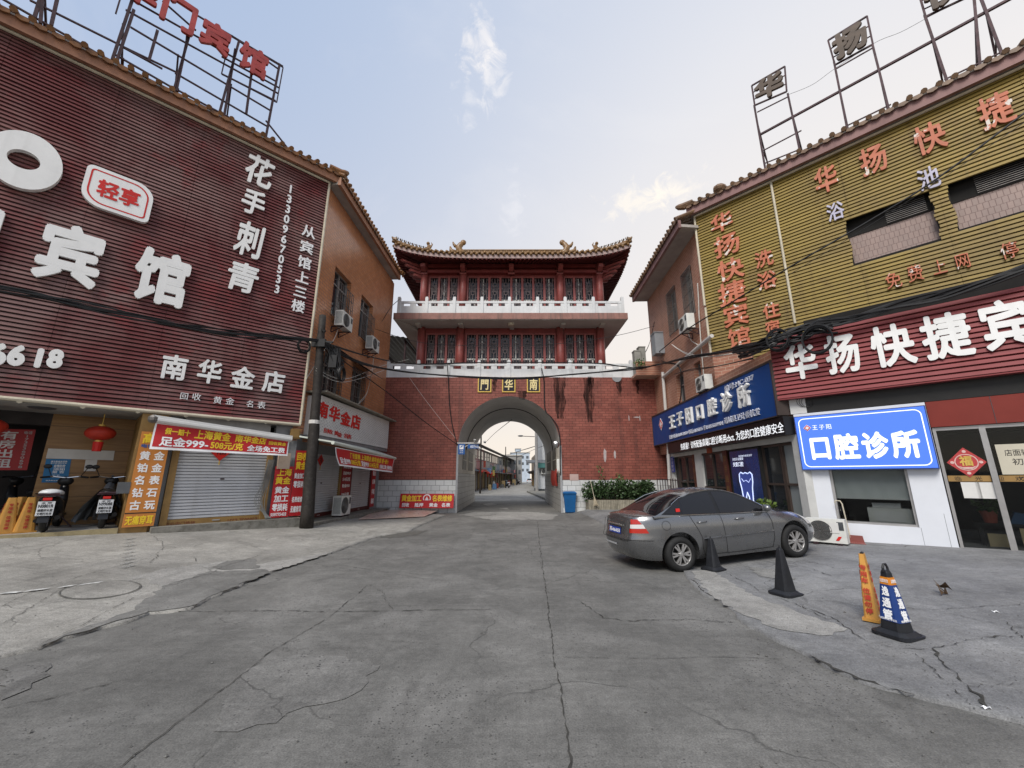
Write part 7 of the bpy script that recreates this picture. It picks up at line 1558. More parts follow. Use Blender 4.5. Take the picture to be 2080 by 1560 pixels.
# cones and warning posts
M_cone = mat('black_cone_rubber', (.013,.014,.017), .5, .3, 6, dirt=.25, dirtcol=(.05,.05,.05)); M_coneb = mat('cone_blue_sleeve', (.012,.04,.17), .4, .15, 4); M_coneo = mat('cone_orange_band', (.55,.19,.015), .45, .12); M_postY = mat('ochre_plastic_post', (.52,.26,.055), .45, .15, 2, dirt=.25, dirtcol=(.2,.1,.03))
def frus(b, w0, w1, z0, z1, r=.25, dep=1., lean=0):
    n = []
    for w, z in ((w0, z0), (w1, z1)):
        for a in range(4):
            for k in range(3):
                an = a*pi/2+pi/4+(k-1)*.22; R = w*1.414*(1-.06*abs(k-1)); n.append((R*cos(an), dep*R*sin(an), z))
    m = 12; return b.add(n, [tuple(range(m-1,-1,-1)), tuple(range(m, 2*m))]+[(i, (i+1) % m, m+(i+1) % m, m+i) for i in range(m)])
def cone(name, label, u, v, rz, h, sleeve=False):
    p = gpx(u, v); p = on(p, .032); o = thing(name, label, 'traffic cone', p, 'traffic cones by the right pavement')
    b = MB(); frus(b, .19, .19, 0, .035); frus(b, .17, .13, .035, .075); obj_l('base', b, M_cone, o)
    b = MB(); frus(b, .115, .04, .075, h-.06); frus(b, .04, .03, h-.06, h-.03); obj_l('body', b, M_cone, o)
    b = MB()
    if sleeve: b.tube([(-.045,0,h-.05),(-.045,0,h+.0),(-.02,0,h+.045),(.02,0,h+.045),(.045,0,h),(.045,0,h-.05)], .014, 6)
    else: b.tube([(0,0,h-.05),(0,0,h)], [.02,.014], 8); b.tube([(0,0,h-.005),(.01,0,h+.02)], .012, 6)
    obj_l('top_loop', b, M_cone, o)
    if sleeve:
        W_ = lambda z: .115+(.04-.115)*(z-.075)/(h-.06-.075)+.006
        b = MB(); frus(b, W_(.18), W_(.60*h/.8), .18, .60*h/.8); sl_ = obj_l('sleeve', b, M_coneb, o)
        b = MB(); frus(b, W_(.602*h/.8), W_(.69*h/.8), .602*h/.8, .69*h/.8); ob_ = obj_l('band', b, M_coneo, o)
        b = MB(); b2 = MB()
        for f in range(4):
            R = Matrix.Rotation(f*pi/2, 4, 'Z')
            def fm(x, y, e, z0, z1, wf): z = z0+(z1-z0)*y; w = W_(z); return R @ Vector(((x-.5)*2*w*wf, -w*1.125-.003-e, z))
            for i, c_ in enumerate('逸通管'): z1 = (.585-.135*i)*h/.8; b.text(c_, lambda x, y, e, z1=z1: fm(x, y, e, z1-.12*h/.8, z1, .58), .03, .003)
            b.text('0550-6673-331', lambda x, y, e: fm(x, y, e, .19, .215, .85), .01, .003); b2.text('注意安全', lambda x, y, e: fm(x, y, e, .625*h/.8, .67*h/.8, .8), .01, .003)
        obj_l('lettering', b, M_whiteink, sl_); obj_l('lettering', b2, M_whiteink, ob_)
    o.rotation_euler = (0, 0, rz); o.scale = (.84, .84, .84); return o
cone('traffic_cone', 'plain black cone next to the rear wheel of the grey car', 1450, 1161, .5, .70)
cone('traffic_cone', 'plain black cone alone on the pavement in front of the grey car', 1597, 1212, .35, .80)
cone('traffic_cone', 'black cone wearing a blue sleeve with white characters and orange band', 1826, 1297, .30, .82, True)
def wpost(label, p, rz, h=.85, dep=.8):
    o = thing('warning_post', label, 'warning post', p, 'ochre parking warning posts')
    b = MB(); b.box(-.19, .19, -.19*dep, .19*dep, 0, .03); obj_l('base', b, M_postY, o)
    b = MB(); frus(b, .15, .055, .03, h, dep=dep); obj_l('body', b, M_postY, o)
    b = MB(); b.tube([(-.03,0,h-.004),(.03,0,h+.002)], .02, 6); obj_l('top_hole', b, M_black, o)
    b = MB(); W_ = lambda z: (.15+(.055-.15)*(z-.03)/(h-.03))*dep+.003
    for f in (0, 1, 2, 3):
        R = Matrix.Rotation(f*pi/2, 4, 'Z')
        for i, c_ in enumerate('专用车位请勿停放'[:7]):
            z1 = h*.84-i*h*.098-(.04 if i > 2 else 0); k = 1.125/dep if f % 2 else 1.125
            b.text(c_, lambda x, y, e, z1=z1, k=k: R @ Vector(((x-.5)*.075, -W_(z1-h*.09*(1-y))*k-.006-e, z1-h*.085*(1-y))), .03, .002)
    obj_l('lettering', b, mat('dull_red_ink', (.40,.035,.02), .5), o); o.rotation_euler = (0, 0, rz); return o
p = gpx(1776, 1262); wpost('ochre warning post standing just behind the blue sleeved cone', on(p, .032), .72, .74, .42)
for u, v, lab, rz in ((6, 1085, 'ochre warning post at the left frame edge before the dark entrance', .2), (24, 1078, 'ochre warning post behind the leftmost post before the entrance', .9), (46, 1083, 'ochre warning post left of the white seated scooter', .15)):
    p = LF.at(u, v, -.6); p.z = .52; s, z = LF.sz(u, v, -.5); s_, z_ = LF.sz(u, v, -.45); wpost(lab, LF.w(s_, -.45 if u != 24 else -.9, .521), LF.rz+rz, .78)
# scooters
M_scw = mat('scooter_white', (.55,.56,.56), .3, .08, 3); M_scb = mat('scooter_black', (.012,.012,.013), .35, .3, 5); M_chrome = mat('chrome', (.6,.6,.6), .15, .05, 3, 1.); M_plate = mat('plate_white', (.62,.63,.64), .4, .06)
def scooter(label, p, rz, plate, seat_m, cover=False, steer=.0):
    o = thing('scooter', label, 'scooter', p, 'scooters parked at the hotel')
    for x, nm in ((-.62, 'rear'), (.62, 'front')):   # wheels along local y: rear towards the viewer (-y)
        M = Matrix.Translation((0, x, .22)) @ Matrix.Rotation(pi/2, 4, 'Y')
        b = MB(); b.smooth = True; b.lathe([(.14,-.045),(.19,-.055),(.215,-.03),(.222,0),(.215,.03),(.19,.055),(.14,.045)], 20, M); w = obj_l('wheel', b, M_black, o)
        b = MB(); b.lathe([(.02,-.05),(.13,-.035),(.145,0),(.13,.035),(.02,.05)], 14, M); obj_l('rim', b, M_metal, w)
    b = MB(); b.smooth = True; b.tube([(0,-.78,.55),(0,-.55,.58),(0,-.2,.52),(0,.05,.34),(0,.35,.30),(0,.5,.6),(0,.52,.88)], [.07,.14,.15,.13,.11,.10,.07], 10); obj_l('body', b, M_scb, o)
    b = MB(); b.box(-.14, .14, -.05, .38, .26, .31); b.tube([(-.13,-.62,.22),(-.13,-.25,.36)], .04, 6); b.tube([(.13,-.62,.22),(.13,-.25,.36)], .04, 6); b.tube([(.17,-.75,.28),(.15,-.4,.3)], .045, 8); obj_l('frame', b, M_scb, o)
    b = MB(); b.smooth = True; b.ball((0,-.38,.74), .2, 12, 8, (.72,1.5,.38)); obj_l('seat', b, seat_m, o)
    b = MB(); b.box(-.16, .16, -.86, -.58, .70, .72); b.tube([(-.14,-.86,.74),(.14,-.86,.74)], .02, 6); obj_l('rack', b, M_steel, o)
    if seat_m is M_scw: b = MB(); b.smooth = True; b.ball((0,-.74,.76), .17, 12, 8, (1,.8,.45)); obj_l('tail_box', b, M_scw, o)
    b = MB(); b.tube([(0,.54,.35),(0,.46,.95),(0,.42,1.05)], .03, 8); b.tube([(-.36,.26,1.06),(-.2,.38,1.08),(0,.42,1.05),(.2,.38,1.08),(.36,.26,1.06)], .016, 7); obj_l('handlebar', b, M_chrome, o)
    for sx in (-1, 1):
        b = MB(); b.tube([(sx*.36,.26,1.06),(sx*.24,.35,1.075)], .022, 7); obj_l('grip', b, M_black, o)
        b = MB(); b.tube([(sx*.22,.38,1.08),(sx*.3,.42,1.26)], .008, 5); b.ball((sx*.32,.42,1.3), .07, 9, 6, (1,.3,.7)); obj_l('mirror', b, M_scb, o)
    b = MB(); b.smooth = True; b.ball((0,.46,.98), .13, 10, 7, (1,.7,.8)); obj_l('headlight_shell', b, M_scb, o)
    b = MB(); b.box(-.115, .115, -.885, -.87, .33, .60); pt_ = obj_l('number_plate', b, M_plate, o)
    b = MB(); b.qtext([(-.10,-.887,.545),(.10,-.887,.545),(.10,-.887,.48),(-.10,-.887,.48)], plate, (0,-1,0), .02, .002, fit=1); b.qtext([(-.07,-.887,.59),(.07,-.887,.59),(.07,-.887,.555),(-.07,-.887,.555)], '全 椒', (0,-1,0), .0, .002)
    for k in range(2): b.qtext([(-.10,-.887,.46-.065*k),(.10,-.887,.46-.065*k),(.10,-.887,.405-.065*k),(-.10,-.887,.405-.065*k)], ('请戴好头盔', '文明行车车')[k], (0,-1,0), .02, .002)
    obj_l('plate_lettering', b, M_blk, pt_)
    b = MB(); b.box(-.06, .06, -.90, -.86, .62, .67); obj_l('tail_light', b, M_redink, o)
    b = MB(); b.prism([(-.07,-.80,.45),(.07,-.80,.45),(.08,-.88,.20),(-.08,-.88,.20)], (0,.015,0)); obj_l('mudguard', b, M_scb, o)
    b = MB(); b.tube([(.1,.0,.28),(.3,.05,.02)], .014, 6); obj_l('kickstand', b, M_steel, o)
    if cover:
        b = MB(); b.smooth = True; r2 = random.Random(8); P = []
        for i in range(15):
            a = i/14; ty, tz = .62-.80*a, 1.14-.30*a-.10*sin(pi*a); row = []
            for j in range(17):
                t = (j-8)/8; f = abs(t)**1.5; w = .20+.26*a if t < 0 else .16+.14*a
                row.append(Vector((t*w+.03*sin(i*1.9+j)*f-.05*a*(t < 0), ty-.10*f*sin(i*.8)+.02*sin(j*2.3), tz*(1-f*(.86 if t < 0 else .62))+.03*sin(i*1.1+j*1.7)*f+.02*sin(j*1.3))))
            P.append(row)
        b.grid(P); obj_l('cover', b, mat('grey_rain_cover', (.17,.185,.20), .4, .12, 2), o, recalc=False)
    o.rotation_euler = (0, 0, rz); o.scale = (1.16, 1.16, 1.16); return o
def rearat(u, v, d, rz): s, z = LF.sz(u, v, d); p = LF.w(s, d, .522); return p+Vector((-sin(rz), cos(rz), 0))*.72
def onporch(u, v, d): s, z = LF.sz(u, v, d); return LF.w(s, d, .522)
sc1 = scooter('scooter with a white tail box beside the wooden board wall', rearat(84, 1088, -.15, LF.rz-.12), LF.rz-.12, 'N0801R', M_scw)
scooter('scooter half covered by a grey rain sheet before the board wall', rearat(202, 1082, -.22, LF.rz-.05), LF.rz-.05, 'N99088', M_scb, True)
scooter('dark scooter standing deep inside the shadowed hotel entrance', onporch(40, 1050, -2.6), LF.rz+.5, 'N0715K', M_scb)
for p, lab in far_scooters: q = dup(sc1, p, .4, lab); q['group'] = 'scooters in the old street'
so_ = thing('armchair', 'black padded armchair in the dark hotel entrance', 'armchair', LF.w(-8.6, -2.0, .52)); M_sofa = mat('black_leather', (.014,.014,.015), .4, .3, 5)
for nm, bx in (('seat', (-.55,.55,-.4,.4,.2,.5)), ('backrest', (-.55,.55,.4,.62,.2,1.05)), ('armrest', (-.75,-.56,-.4,.6,.1,.7)), ('armrest', (.56,.75,-.4,.6,.1,.7))): b = MB(); b.box(*bx); obj_l(nm, b, M_sofa, so_)
for x in (-.6,.6):
    for y in (-.3,.5): b = MB(); b.box(x-.03,x+.03,y-.03,y+.03,0,.099 if abs(x) > .55 else .2); obj_l('leg', b, M_steel, so_)
so_.rotation_euler = (0, 0, LF.rz)
# ---------------------------------------------------------------- the grey saloon
def lerp_tab(T, x):
    if x <= T[0][0]: return T[0][1]
    for (a, p), (c, q) in zip(T, T[1:]):
        if x <= c: t = (x-a)/(c-a); return p+(q-p)*t
    return T[-1][1]
def smooth_tab(T, x, e=.18): return (lerp_tab(T, x-e)+2*lerp_tab(T, x)+lerp_tab(T, x+e))/4
BELT = [(-1.,1.0),(-.8,1.035),(-.3,1.04),(.3,1.005),(1.0,.975),(1.8,.945),(2.3,.925),(2.8,.87),(3.2,.77),(3.5,.66)]
SILL = [(-1.,.30),(-.6,.23),(.4,.19),(2.2,.19),(3.0,.20),(3.5,.25)]
XR = [(0,-.84),(.12,-.92),(.32,-.965),(.48,-.965),(.56,-.93),(.8,-.90),(.94,-.875),(1,-.85)]; XFr = [(0,3.36),(.12,3.45),(.35,3.52),(.6,3.50),(.8,3.42),(.92,3.30),(1,3.16)]
WD = [(0,.79),(.08,.825),(.25,.85),(.38,.862),(.5,.866),(.62,.866),(.74,.864),(.86,.85),(.95,.825),(1,.795)]
NS = 110
def outline(f):
    xr, xf = lerp_tab(XR, f), lerp_tab(XFr, f); xm, hl = (xr+xf)/2, (xf-xr)/2; W0 = lerp_tab(WD, f); raw = []
    for k in range(241):
        a = pi*k/240; c_, s_ = cos(a), sin(a); x = xm-hl*math.copysign(abs(c_)**(2/5.5), c_); y = abs(s_)**(2/4.6)
        tp = 1-.10*max(0, (x-2.2)/1.3)**2-.05*max(0, (.2-x)/1.2)**2; raw.append((x, W0*y*tp))
    L = [0]
    for p, q in zip(raw, raw[1:]): L.append(L[-1]+hypot(q[0]-p[0], q[1]-p[1]))
    out = []; j = 0
    for i in range(NS+1):
        t = L[-1]*i/NS
        while j < 239 and L[j+1] < t: j += 1
        k = (t-L[j])/max(1e-9, L[j+1]-L[j]); out.append((raw[j][0]+(raw[j+1][0]-raw[j][0])*k, raw[j][1]+(raw[j+1][1]-raw[j][1])*k))
    return out
_oc = {}
def csurf(f, i, off=0.):    # point on the right hand flank; i along the half outline from rear centre to front centre
    if f not in _oc: _oc[f] = outline(f)
    O = _oc[f]; i0 = int(min(i, NS-1)); k = i-i0; x = O[i0][0]*(1-k)+O[i0+1][0]*k; y = O[i0][1]*(1-k)+O[i0+1][1]*k
    a, c_ = O[max(i0-1, 0)], O[min(i0+2, NS)]; tx, ty = c_[0]-a[0], c_[1]-a[1]; l = hypot(tx, ty) or 1
    z = smooth_tab(SILL, x)+(smooth_tab(BELT, x)-smooth_tab(SILL, x))*f
    return Vector((x-ty/l*off, -(y+tx/l*off), z))
def iatx(f, x):
    lo, hi = 0., float(NS)
    for _ in range(40):
        m_ = (lo+hi)/2
        if csurf(f, m_).x < x: lo = m_
        else: hi = m_
    return lo
FL = [0,.05,.12,.2,.3,.38,.46,.5,.54,.6,.68,.76,.84,.90,.95,1.0]
def body_mesh():
    rows = [[csurf(f, i) for i in range(NS+1)] for f in FL]
    top = rows[-1]
    for g in (.93, .8, .55, .28, 0.):
        r = []
        for p in top:
            xx = p.x+(0.05*(1-g) if p.x < -.6 else (-.06*(1-g) if p.x > 2.9 else 0)); cr = .055*(1-g*g)*(1 if p.x < .2 else 1.2); r.append(Vector((xx, p.y*g, p.z+cr)))
        rows.append(r)
    low = [[Vector((p.x, p.y*g, p.z)) for p in rows[0]] for g in (0., .6)]
    rows = low+rows
    bm = bmesh.new(); n = len(rows); V = {}
    for r in range(n):
        for i in range(NS+1):
            p = rows[r][i]; V[(r, i, 0)] = bm.verts.new(p)
            V[(r, i, 1)] = V[(r, i, 0)] if (abs(p.y) < 1e-5) else bm.verts.new((p.x, -p.y, p.z))
    for sd in (0, 1):
        for r in range(n-1):
            for i in range(NS):
                q = [V[(r,i,sd)], V[(r,i+1,sd)], V[(r+1,i+1,sd)], V[(r+1,i,sd)]]; u = []
                for v in q:
                    if v not in u: u.append(v)
                if len(u) >= 3:
                    try: bm.faces.new(u)
                    except ValueError: pass
    bmesh.ops.remove_doubles(bm, verts=bm.verts, dist=1e-5); bmesh.ops.recalc_face_normals(bm, faces=bm.faces)
    me = bpy.data.meshes.new('car_body'); bm.to_mesh(me); bm.free(); return me
WB = 2.64; WR = .318
carp = Vector((3.26, 8.23, 0)); carq = Vector((5.86, 8.76, 0)); hd = (carq-carp).normalized(); left = Vector((-hd.y, hd.x, 0))
org = carp+left*.78; org.z = gz(carp.x, carp.y)+.03*(carp.x > 3.3)
car = thing('saloon_car', 'dark grey metallic saloon car parked on the right before the clinic', 'car', org)
zf = gz(carq.x, carq.y)+.03-org.z
car.rotation_euler = (0, -math.atan2(zf, WB), atan2(hd.y, hd.x))
M_paint = mat('car_grey_paint', (.185,.187,.19), .27, .06, 1.2, .8, coat=1.); M_cglass = glass('car_glass', (.010,.010,.012), .03); M_seam = mat('panel_gap', (.006,.006,.006), .8, .1)
me = body_mesh(); body = bpy.data.objects.new('body', me); COL.objects.link(body)
def arch_cutter(x, r):
    b = MB(); b.lathe([(0,-1.2),(r,-1.2),(r,-.50),(0,-.50)], 40, Matrix.Translation((x, 0, WR+.02)) @ Matrix.Rotation(-pi/2, 4, 'X')); bm = None
    b.lathe([(0,.50),(r,.50),(r,1.2),(0,1.2)], 40, Matrix.Translation((x, 0, WR+.02)) @ Matrix.Rotation(-pi/2, 4, 'X'))
    me_ = bpy.data.meshes.new('cut'); me_.from_pydata(b.v, [], b.f); bm = bmesh.new(); bm.from_mesh(me_); bmesh.ops.remove_doubles(bm, verts=bm.verts, dist=1e-5); bmesh.ops.recalc_face_normals(bm, faces=bm.faces); bm.to_mesh(me_); bm.free()
    o = bpy.data.objects.new('cut', me_); COL.objects.link(o); return o
cuts = [arch_cutter(0, .385), arch_cutter(WB, .385)]
for c_ in cuts: md = body.modifiers.new('arch', 'BOOLEAN'); md.operation = 'DIFFERENCE'; md.object = c_; md.solver = 'EXACT'
dg = bpy.context.evaluated_depsgraph_get(); me2 = bpy.data.meshes.new_from_object(body.evaluated_get(dg)); body.modifiers.clear(); body.data = me2
for c_ in cuts: bpy.data.objects.remove(c_)
me2.materials.clear(); me2.materials.append(M_paint); me2.materials.append(M_black)
for p_ in me2.polygons: p_.use_smooth = True
try: me2.set_sharp_from_angle(angle=radians(32))
except Exception: pass
body.parent = car
for x in (0, WB):
    for sy in (-1, 1):
        b = MB(); pts = [];
        for k in range(25):
            a = radians(-18+216*k/24); xx = x+.392*cos(a); zz = WR+.02+.392*sin(a)
            if zz < .2: continue
            i_ = None; bz, sz = smooth_tab(BELT, xx), smooth_tab(SILL, xx); f = (zz-sz)/(bz-sz); f = max(0, min(1, f)); p_ = csurf(f, iatx(f, xx)); pts.append(Vector((xx, (p_.y+.002)*(-sy)*-1 if sy < 0 else -(p_.y+.002), zz)))
        b.smooth = True; b.tube(pts, .026, 7); obj_l('wheel_arch', b, M_paint, car)
# greenhouse
TOPZ = [(-.46,1.05),(-.25,1.13),(0.,1.245),(.25,1.355),(.45,1.425),(.7,1.470),(.95,1.488),(1.2,1.478),(1.45,1.430),(1.7,1.325),(2.0,1.155),(2.25,1.0),(2.36,.93)]
def topz(x): return smooth_tab(TOPZ, x, .09)
def beltz(x): return smooth_tab(BELT, x)-.01
def yz(x, z): h = max(0, z-beltz(x)); return .80-.30*h-.42*h*h-.02*max(0, x-1.6)
def edge_z(x): t = topz(x); return max(beltz(x), t-.035-.02*sm(.0, .6, min(x+.4, 2.3-x)))
xs_ = [-.46+2.82*i/70 for i in range(71)]
b = MB(); b.smooth = True; P = []
for x in xs_:
    zb, ze, zt = beltz(x), edge_z(x), topz(x); half = []
    for k in range(7): z = zb-.03+(ze-zb+.03)*k/6; half.append((yz(x, z), z))
    y0 = half[-1][0]
    for k in range(1, 9): a = k/8; half.append((y0*(1-a), ze+(zt-ze)*(1-(1-a)**2.6)))
    P.append([Vector((x, -y, z)) for y, z in half]+[Vector((x, y, z)) for y, z in reversed(half[:-1])])
b.grid(P); obj_l('cabin', b, M_paint, car)
def top_patch(x0, x1, m, name, k0=.12, n=20, lift=.006, y_in=.055):
    b = MB(); b.smooth = True; P = []
    for i in range(n+1):
        x = x0+(x1-x0)*i/n; ze, zt = edge_z(x), topz(x); y0 = yz(x, ze)-y_in; row = []
        for j in range(-10, 11):
            y = y0*j/10; a = 1-abs(y)/(yz(x, ze)); row.append(Vector((x+(-lift*.6 if x < .6 else lift*.6), y, ze+(zt-ze)*(1-(1-a)**2.6)+lift)))
        P.append(row)
    b.grid(P); return obj_l(name, b, m, car)
top_patch(-.40, .34, M_cglass, 'rear_window'); top_patch(1.55, 2.30, M_cglass, 'windscreen')
def side_poly(pts, off, sy):
    return [Vector((x, sy*-1*-(yz(x, z)+off) if sy > 0 else -(yz(x, z)+off), z)) for x, z in pts]
def dense(pts, n=8):
    out = []
    for (a, c), (e, g) in zip(pts, pts[1:]+pts[:1]): out += [(a+(e-a)*k/n, c+(g-c)*k/n) for k in range(n)]
    return out
def side_panel(name, pts, m, off=.006, bands=8):
    for sy in (-1, 1):
        xs2 = sorted({round(x, 4) for x, z in dense(pts, 10)}); b = MB(); b.smooth = True; D = dense(pts, 10); P = []
        x0, x1 = min(p[0] for p in pts), max(p[0] for p in pts)
        for i in range(25):
            x = x0+(x1-x0)*min(.998, max(.002, i/24)); zz = []
            for (a, c), (e, g) in zip(pts, pts[1:]+pts[:1]):
                if (a-x)*(e-x) <= 0 and a != e: zz.append(c+(g-c)*(x-a)/(e-a))
            if len(zz) < 2: continue
            z0, z1 = min(zz), max(zz); P.append([Vector((x, sy*(yz(x, z0+(z1-z0)*k/6)+off), z0+(z1-z0)*k/6)) for k in range(7)])
        b.grid(P); obj_l(name, b, m, car)
W1 = [(.16,1.035),(.18,1.29),(.34,1.345),(.6,1.385),(.93,1.405),(.93,1.0)]
W2 = [(1.0,1.0),(1.0,1.404),(1.25,1.385),(1.5,1.315),(1.75,1.20),(2.0,1.05),(2.1,.985),(2.1,.965)]
W3 = [(-.22,1.075),(-.02,1.19),(.14,1.275),(.12,1.045)]
side_panel('side_frame', [(-.30,1.06),(-.02,1.21),(.2,1.32),(.5,1.395),(.97,1.43),(1.3,1.405),(1.6,1.30),(1.9,1.14),(2.16,.975),(2.16,.955),(1.,.99),(.2,1.02)], mat('black_trim', (.012,.012,.013), .3, .1), .004)
side_panel('side_window', W1, M_cglass, .009); side_panel('side_window', W2, M_cglass, .009); side_panel('quarter_window', W3, M_cglass, .009)
for sy in (-1, 1):
    b = MB(); b.tube([Vector((x, sy*(yz(x, beltz(x)+.018)+.012), beltz(x)+.018)) for x in [.10+2.03*i/20 for i in range(21)]], .010, 6)
    T = [(-.02,1.225),(.2,1.335),(.5,1.41),(.97,1.445),(1.3,1.42),(1.6,1.315),(1.9,1.155),(2.16,.985)]
    b.tube([Vector((x, sy*(yz(x, z)+.010), z)) for x, z in T], .008, 6); obj_l('chrome_strip', b, M_chrome, car)
# gaps, handles, mouldings, lamps on the visible and the far flank
def flank(x, z, off=.003):
    f = (z-smooth_tab(SILL, x))/(smooth_tab(BELT, x)-smooth_tab(SILL, x)); f = max(0, min(1, f)); return csurf(f, iatx(f, x), off)
def both(pts): return [pts, [Vector((p.x, -p.y, p.z)) for p in pts]]
b = MB()
for L in ([(.30,1.0),(.33,.9),(.42,.72),(.47,.6)], [(.47,.6),(.47,.36),(.52,.26)], [(.97,.98),(.985,.8),(1.0,.5),(1.01,.27)], [(2.08,.93),(2.12,.75),(2.12,.45),(2.07,.27)], [(.52,.265),(1.2,.25),(2.07,.265)]):
    pts = []
    for (a, c), (e, g) in zip(L, L[1:]): pts += [flank(a+(e-a)*k/6, c+(g-c)*k/6) for k in range(7)]
    for q in both(pts): b.tube(q, .0045, 4)
for q in both([flank(-.24+.085*cos(2*pi*k/20), .86+.085*sin(2*pi*k/20)) for k in range(21)]): b.tube(q, .003, 4)
obj_l('panel_gaps', b, M_seam, car)
b = MB()
for q in both([flank(x, .555+.01*x, .008) for x in [.5+1.62*i/16 for i in range(17)]]): b.tube(q, .014, 5)
obj_l('side_moulding', b, M_paint, car)
for x in (.42, 1.28):
    for q in both([flank(x, .868, .022), flank(x+.06, .872, .034), flank(x+.15, .872, .034), flank(x+.2, .868, .02)]): b = MB(); b.smooth = True; b.tube(q, [.012,.018,.018,.012], 7); obj_l('door_handle', b, M_paint, car)
def lamp_patch(name, f0, f1, i0, i1, m, off=.006, slant=0., mir=True):
    for sd in ((0, 1) if mir else (0,)):
        b = MB(); b.smooth = True; P = []
        for a in range(7):
            f = f0+(f1-f0)*a/6; P.append([csurf(f, i0+(i1-i0)*k/10+slant*(a/6)*(k/10), off) for k in range(11)])
        if sd: P = [[Vector((p.x, -p.y, p.z)) for p in r] for r in P]
        b.grid(P); obj_l(name, b, m, car)
M_tail = mat('tail_red', (.42,.025,.015), .12, .1, 3, coat=.6); M_tailw = mat('tail_clear', (.6,.58,.56), .15, .08, 3, coat=.6)
ic = iatx(.8, -.62); ir = 10.5
lamp_patch('tail_light', .63, .735, ir, ic+1.0, M_tail, slant=-1); lamp_patch('tail_light_lens', .74, .835, ir+.3, ic-.2, M_tailw, slant=-.8); lamp_patch('tail_light', .84, .955, ir+.6, ic-1.4, M_tail, slant=-1.6)
ih = iatx(.75, 3.05); lamp_patch('headlight', .70, .93, ih, NS-8, M_tailw, slant=1)
b = MB(); P = []
for y in range(-8, 9): yy = .20*y/8; P.append([Vector((0, yy, z)) for z in (.62, .75)])
cx = lambda y, z, off: Vector(((lambda f: csurf(f, max(.0, 0.))).__call__(max(0, min(1, (z-.29)/.74))).x-off+.10*abs(y)**2.5, y, z))
b = MB(); b.grid([[cx(.26*(i-6)/6, z, .012) for z in (.70, .82)] for i in range(13)]); np_ = obj_l('number_plate', b, mat('plate_blue', (.012,.04,.26), .4, .1), car, recalc=False)
b = MB(); b.text('苏A6A55', lambda x, y, e: cx(.235-.47*x, .715+.09*y, .015+e), .02, .002); obj_l('plate_lettering', b, M_whiteink, np_)
b = MB(); b.tube([cx(.30*(i-5)/5, .875, .022) for i in range(11)], .018, 6); obj_l('chrome_bar', b, M_chrome, car)
b = MB(); L = [cx(.56*(i-8)/8, .60, .006) for i in range(17)]; b.tube(L, .005, 4); b.tube([cx(-.56, .60+.05*k, .004) for k in range(8)], .004, 4); b.tube([cx(.56, .60+.05*k, .004) for k in range(8)], .004, 4); obj_l('boot_gap', b, M_seam, car)
b = MB()
for sx in (.0,): b.grid([[cx(-.1+.5*i/8, z, .010) for z in (.475, .515)] for i in range(9)])
obj_l('bumper_sticker', b, M_plate, car, recalc=False)
b = MB(); b.tube([csurf(.46, i, .004) for i in range(0, int(iatx(.46, -.42)))], .004, 4); b.tube([Vector((p.x, -p.y, p.z)) for p in [csurf(.46, i, .004) for i in range(0, int(iatx(.46, -.42)))]], .004, 4); obj_l('bumper_gap', b, M_seam, car)
for sy in (-1, 1):
    b = MB(); b.smooth = True; b.ball((1.98, sy*.93, 1.03), .10, 10, 7, (.75,1.05,.72)); obj_l('mirror', b, M_paint, car); b = MB(); b.bar((2.02, sy*.8, .99), (1.99, sy*.87, 1.0), .05); obj_l('mirror_arm', b, M_black, car)
b = MB(); b.prism([(.03,-.79,1.09),(.12,-.785,1.09),(.125,-.775,1.15),(.035,-.775,1.15)], (0,-.006,0)); obj_l('window_sticker', b, M_redink, car)
for x in (0, WB):
    for sy in (-1, 1):
        M = Matrix.Translation((x, sy*.745, WR)) @ Matrix.Rotation(-sy*pi/2, 4, 'X')
        b = MB(); b.smooth = True; b.lathe([(.205,-.1),(.26,-.105),(.305,-.085),(.318,-.05),(.318,.05),(.305,.085),(.26,.105),(.208,.10),(.205,.06)], 36, M); w = obj_l('wheel', b, mat('tyre', (.014,.014,.014), .75, .3, 8), car)
        b = MB(); b.smooth = True; b.lathe([(.207,.085),(.195,.092),(.188,.07),(.185,-.05)], 32, M); rim = obj_l('rim', b, M_alum, w)
        b = MB(); b.lathe([(0,-.02),(.186,-.02)], 24, M); obj_l('brake_back', b, M_black, w)
        b = MB()
        for k in range(12):
            a = 2*pi*(k//2)/6+(.17 if k % 2 else -.17); a0 = 2*pi*(k//2)/6+(.30 if k % 2 else -.30)*.3
            p0 = M @ Vector((.045*cos(a0), .045*sin(a0), .075)); p1 = M @ Vector((.192*cos(a), .192*sin(a), .078)); b.bar(p0, p1, .026, .03)
        b.lathe([(0,.09),(.035,.088),(.06,.07),(.06,.04)], 16, M); obj_l('spokes', b, M_alum, w)
b = MB(); b.box(-.3, 2.9, -.5, .5, .2, .5); obj_l('underbody', b, M_black, car)
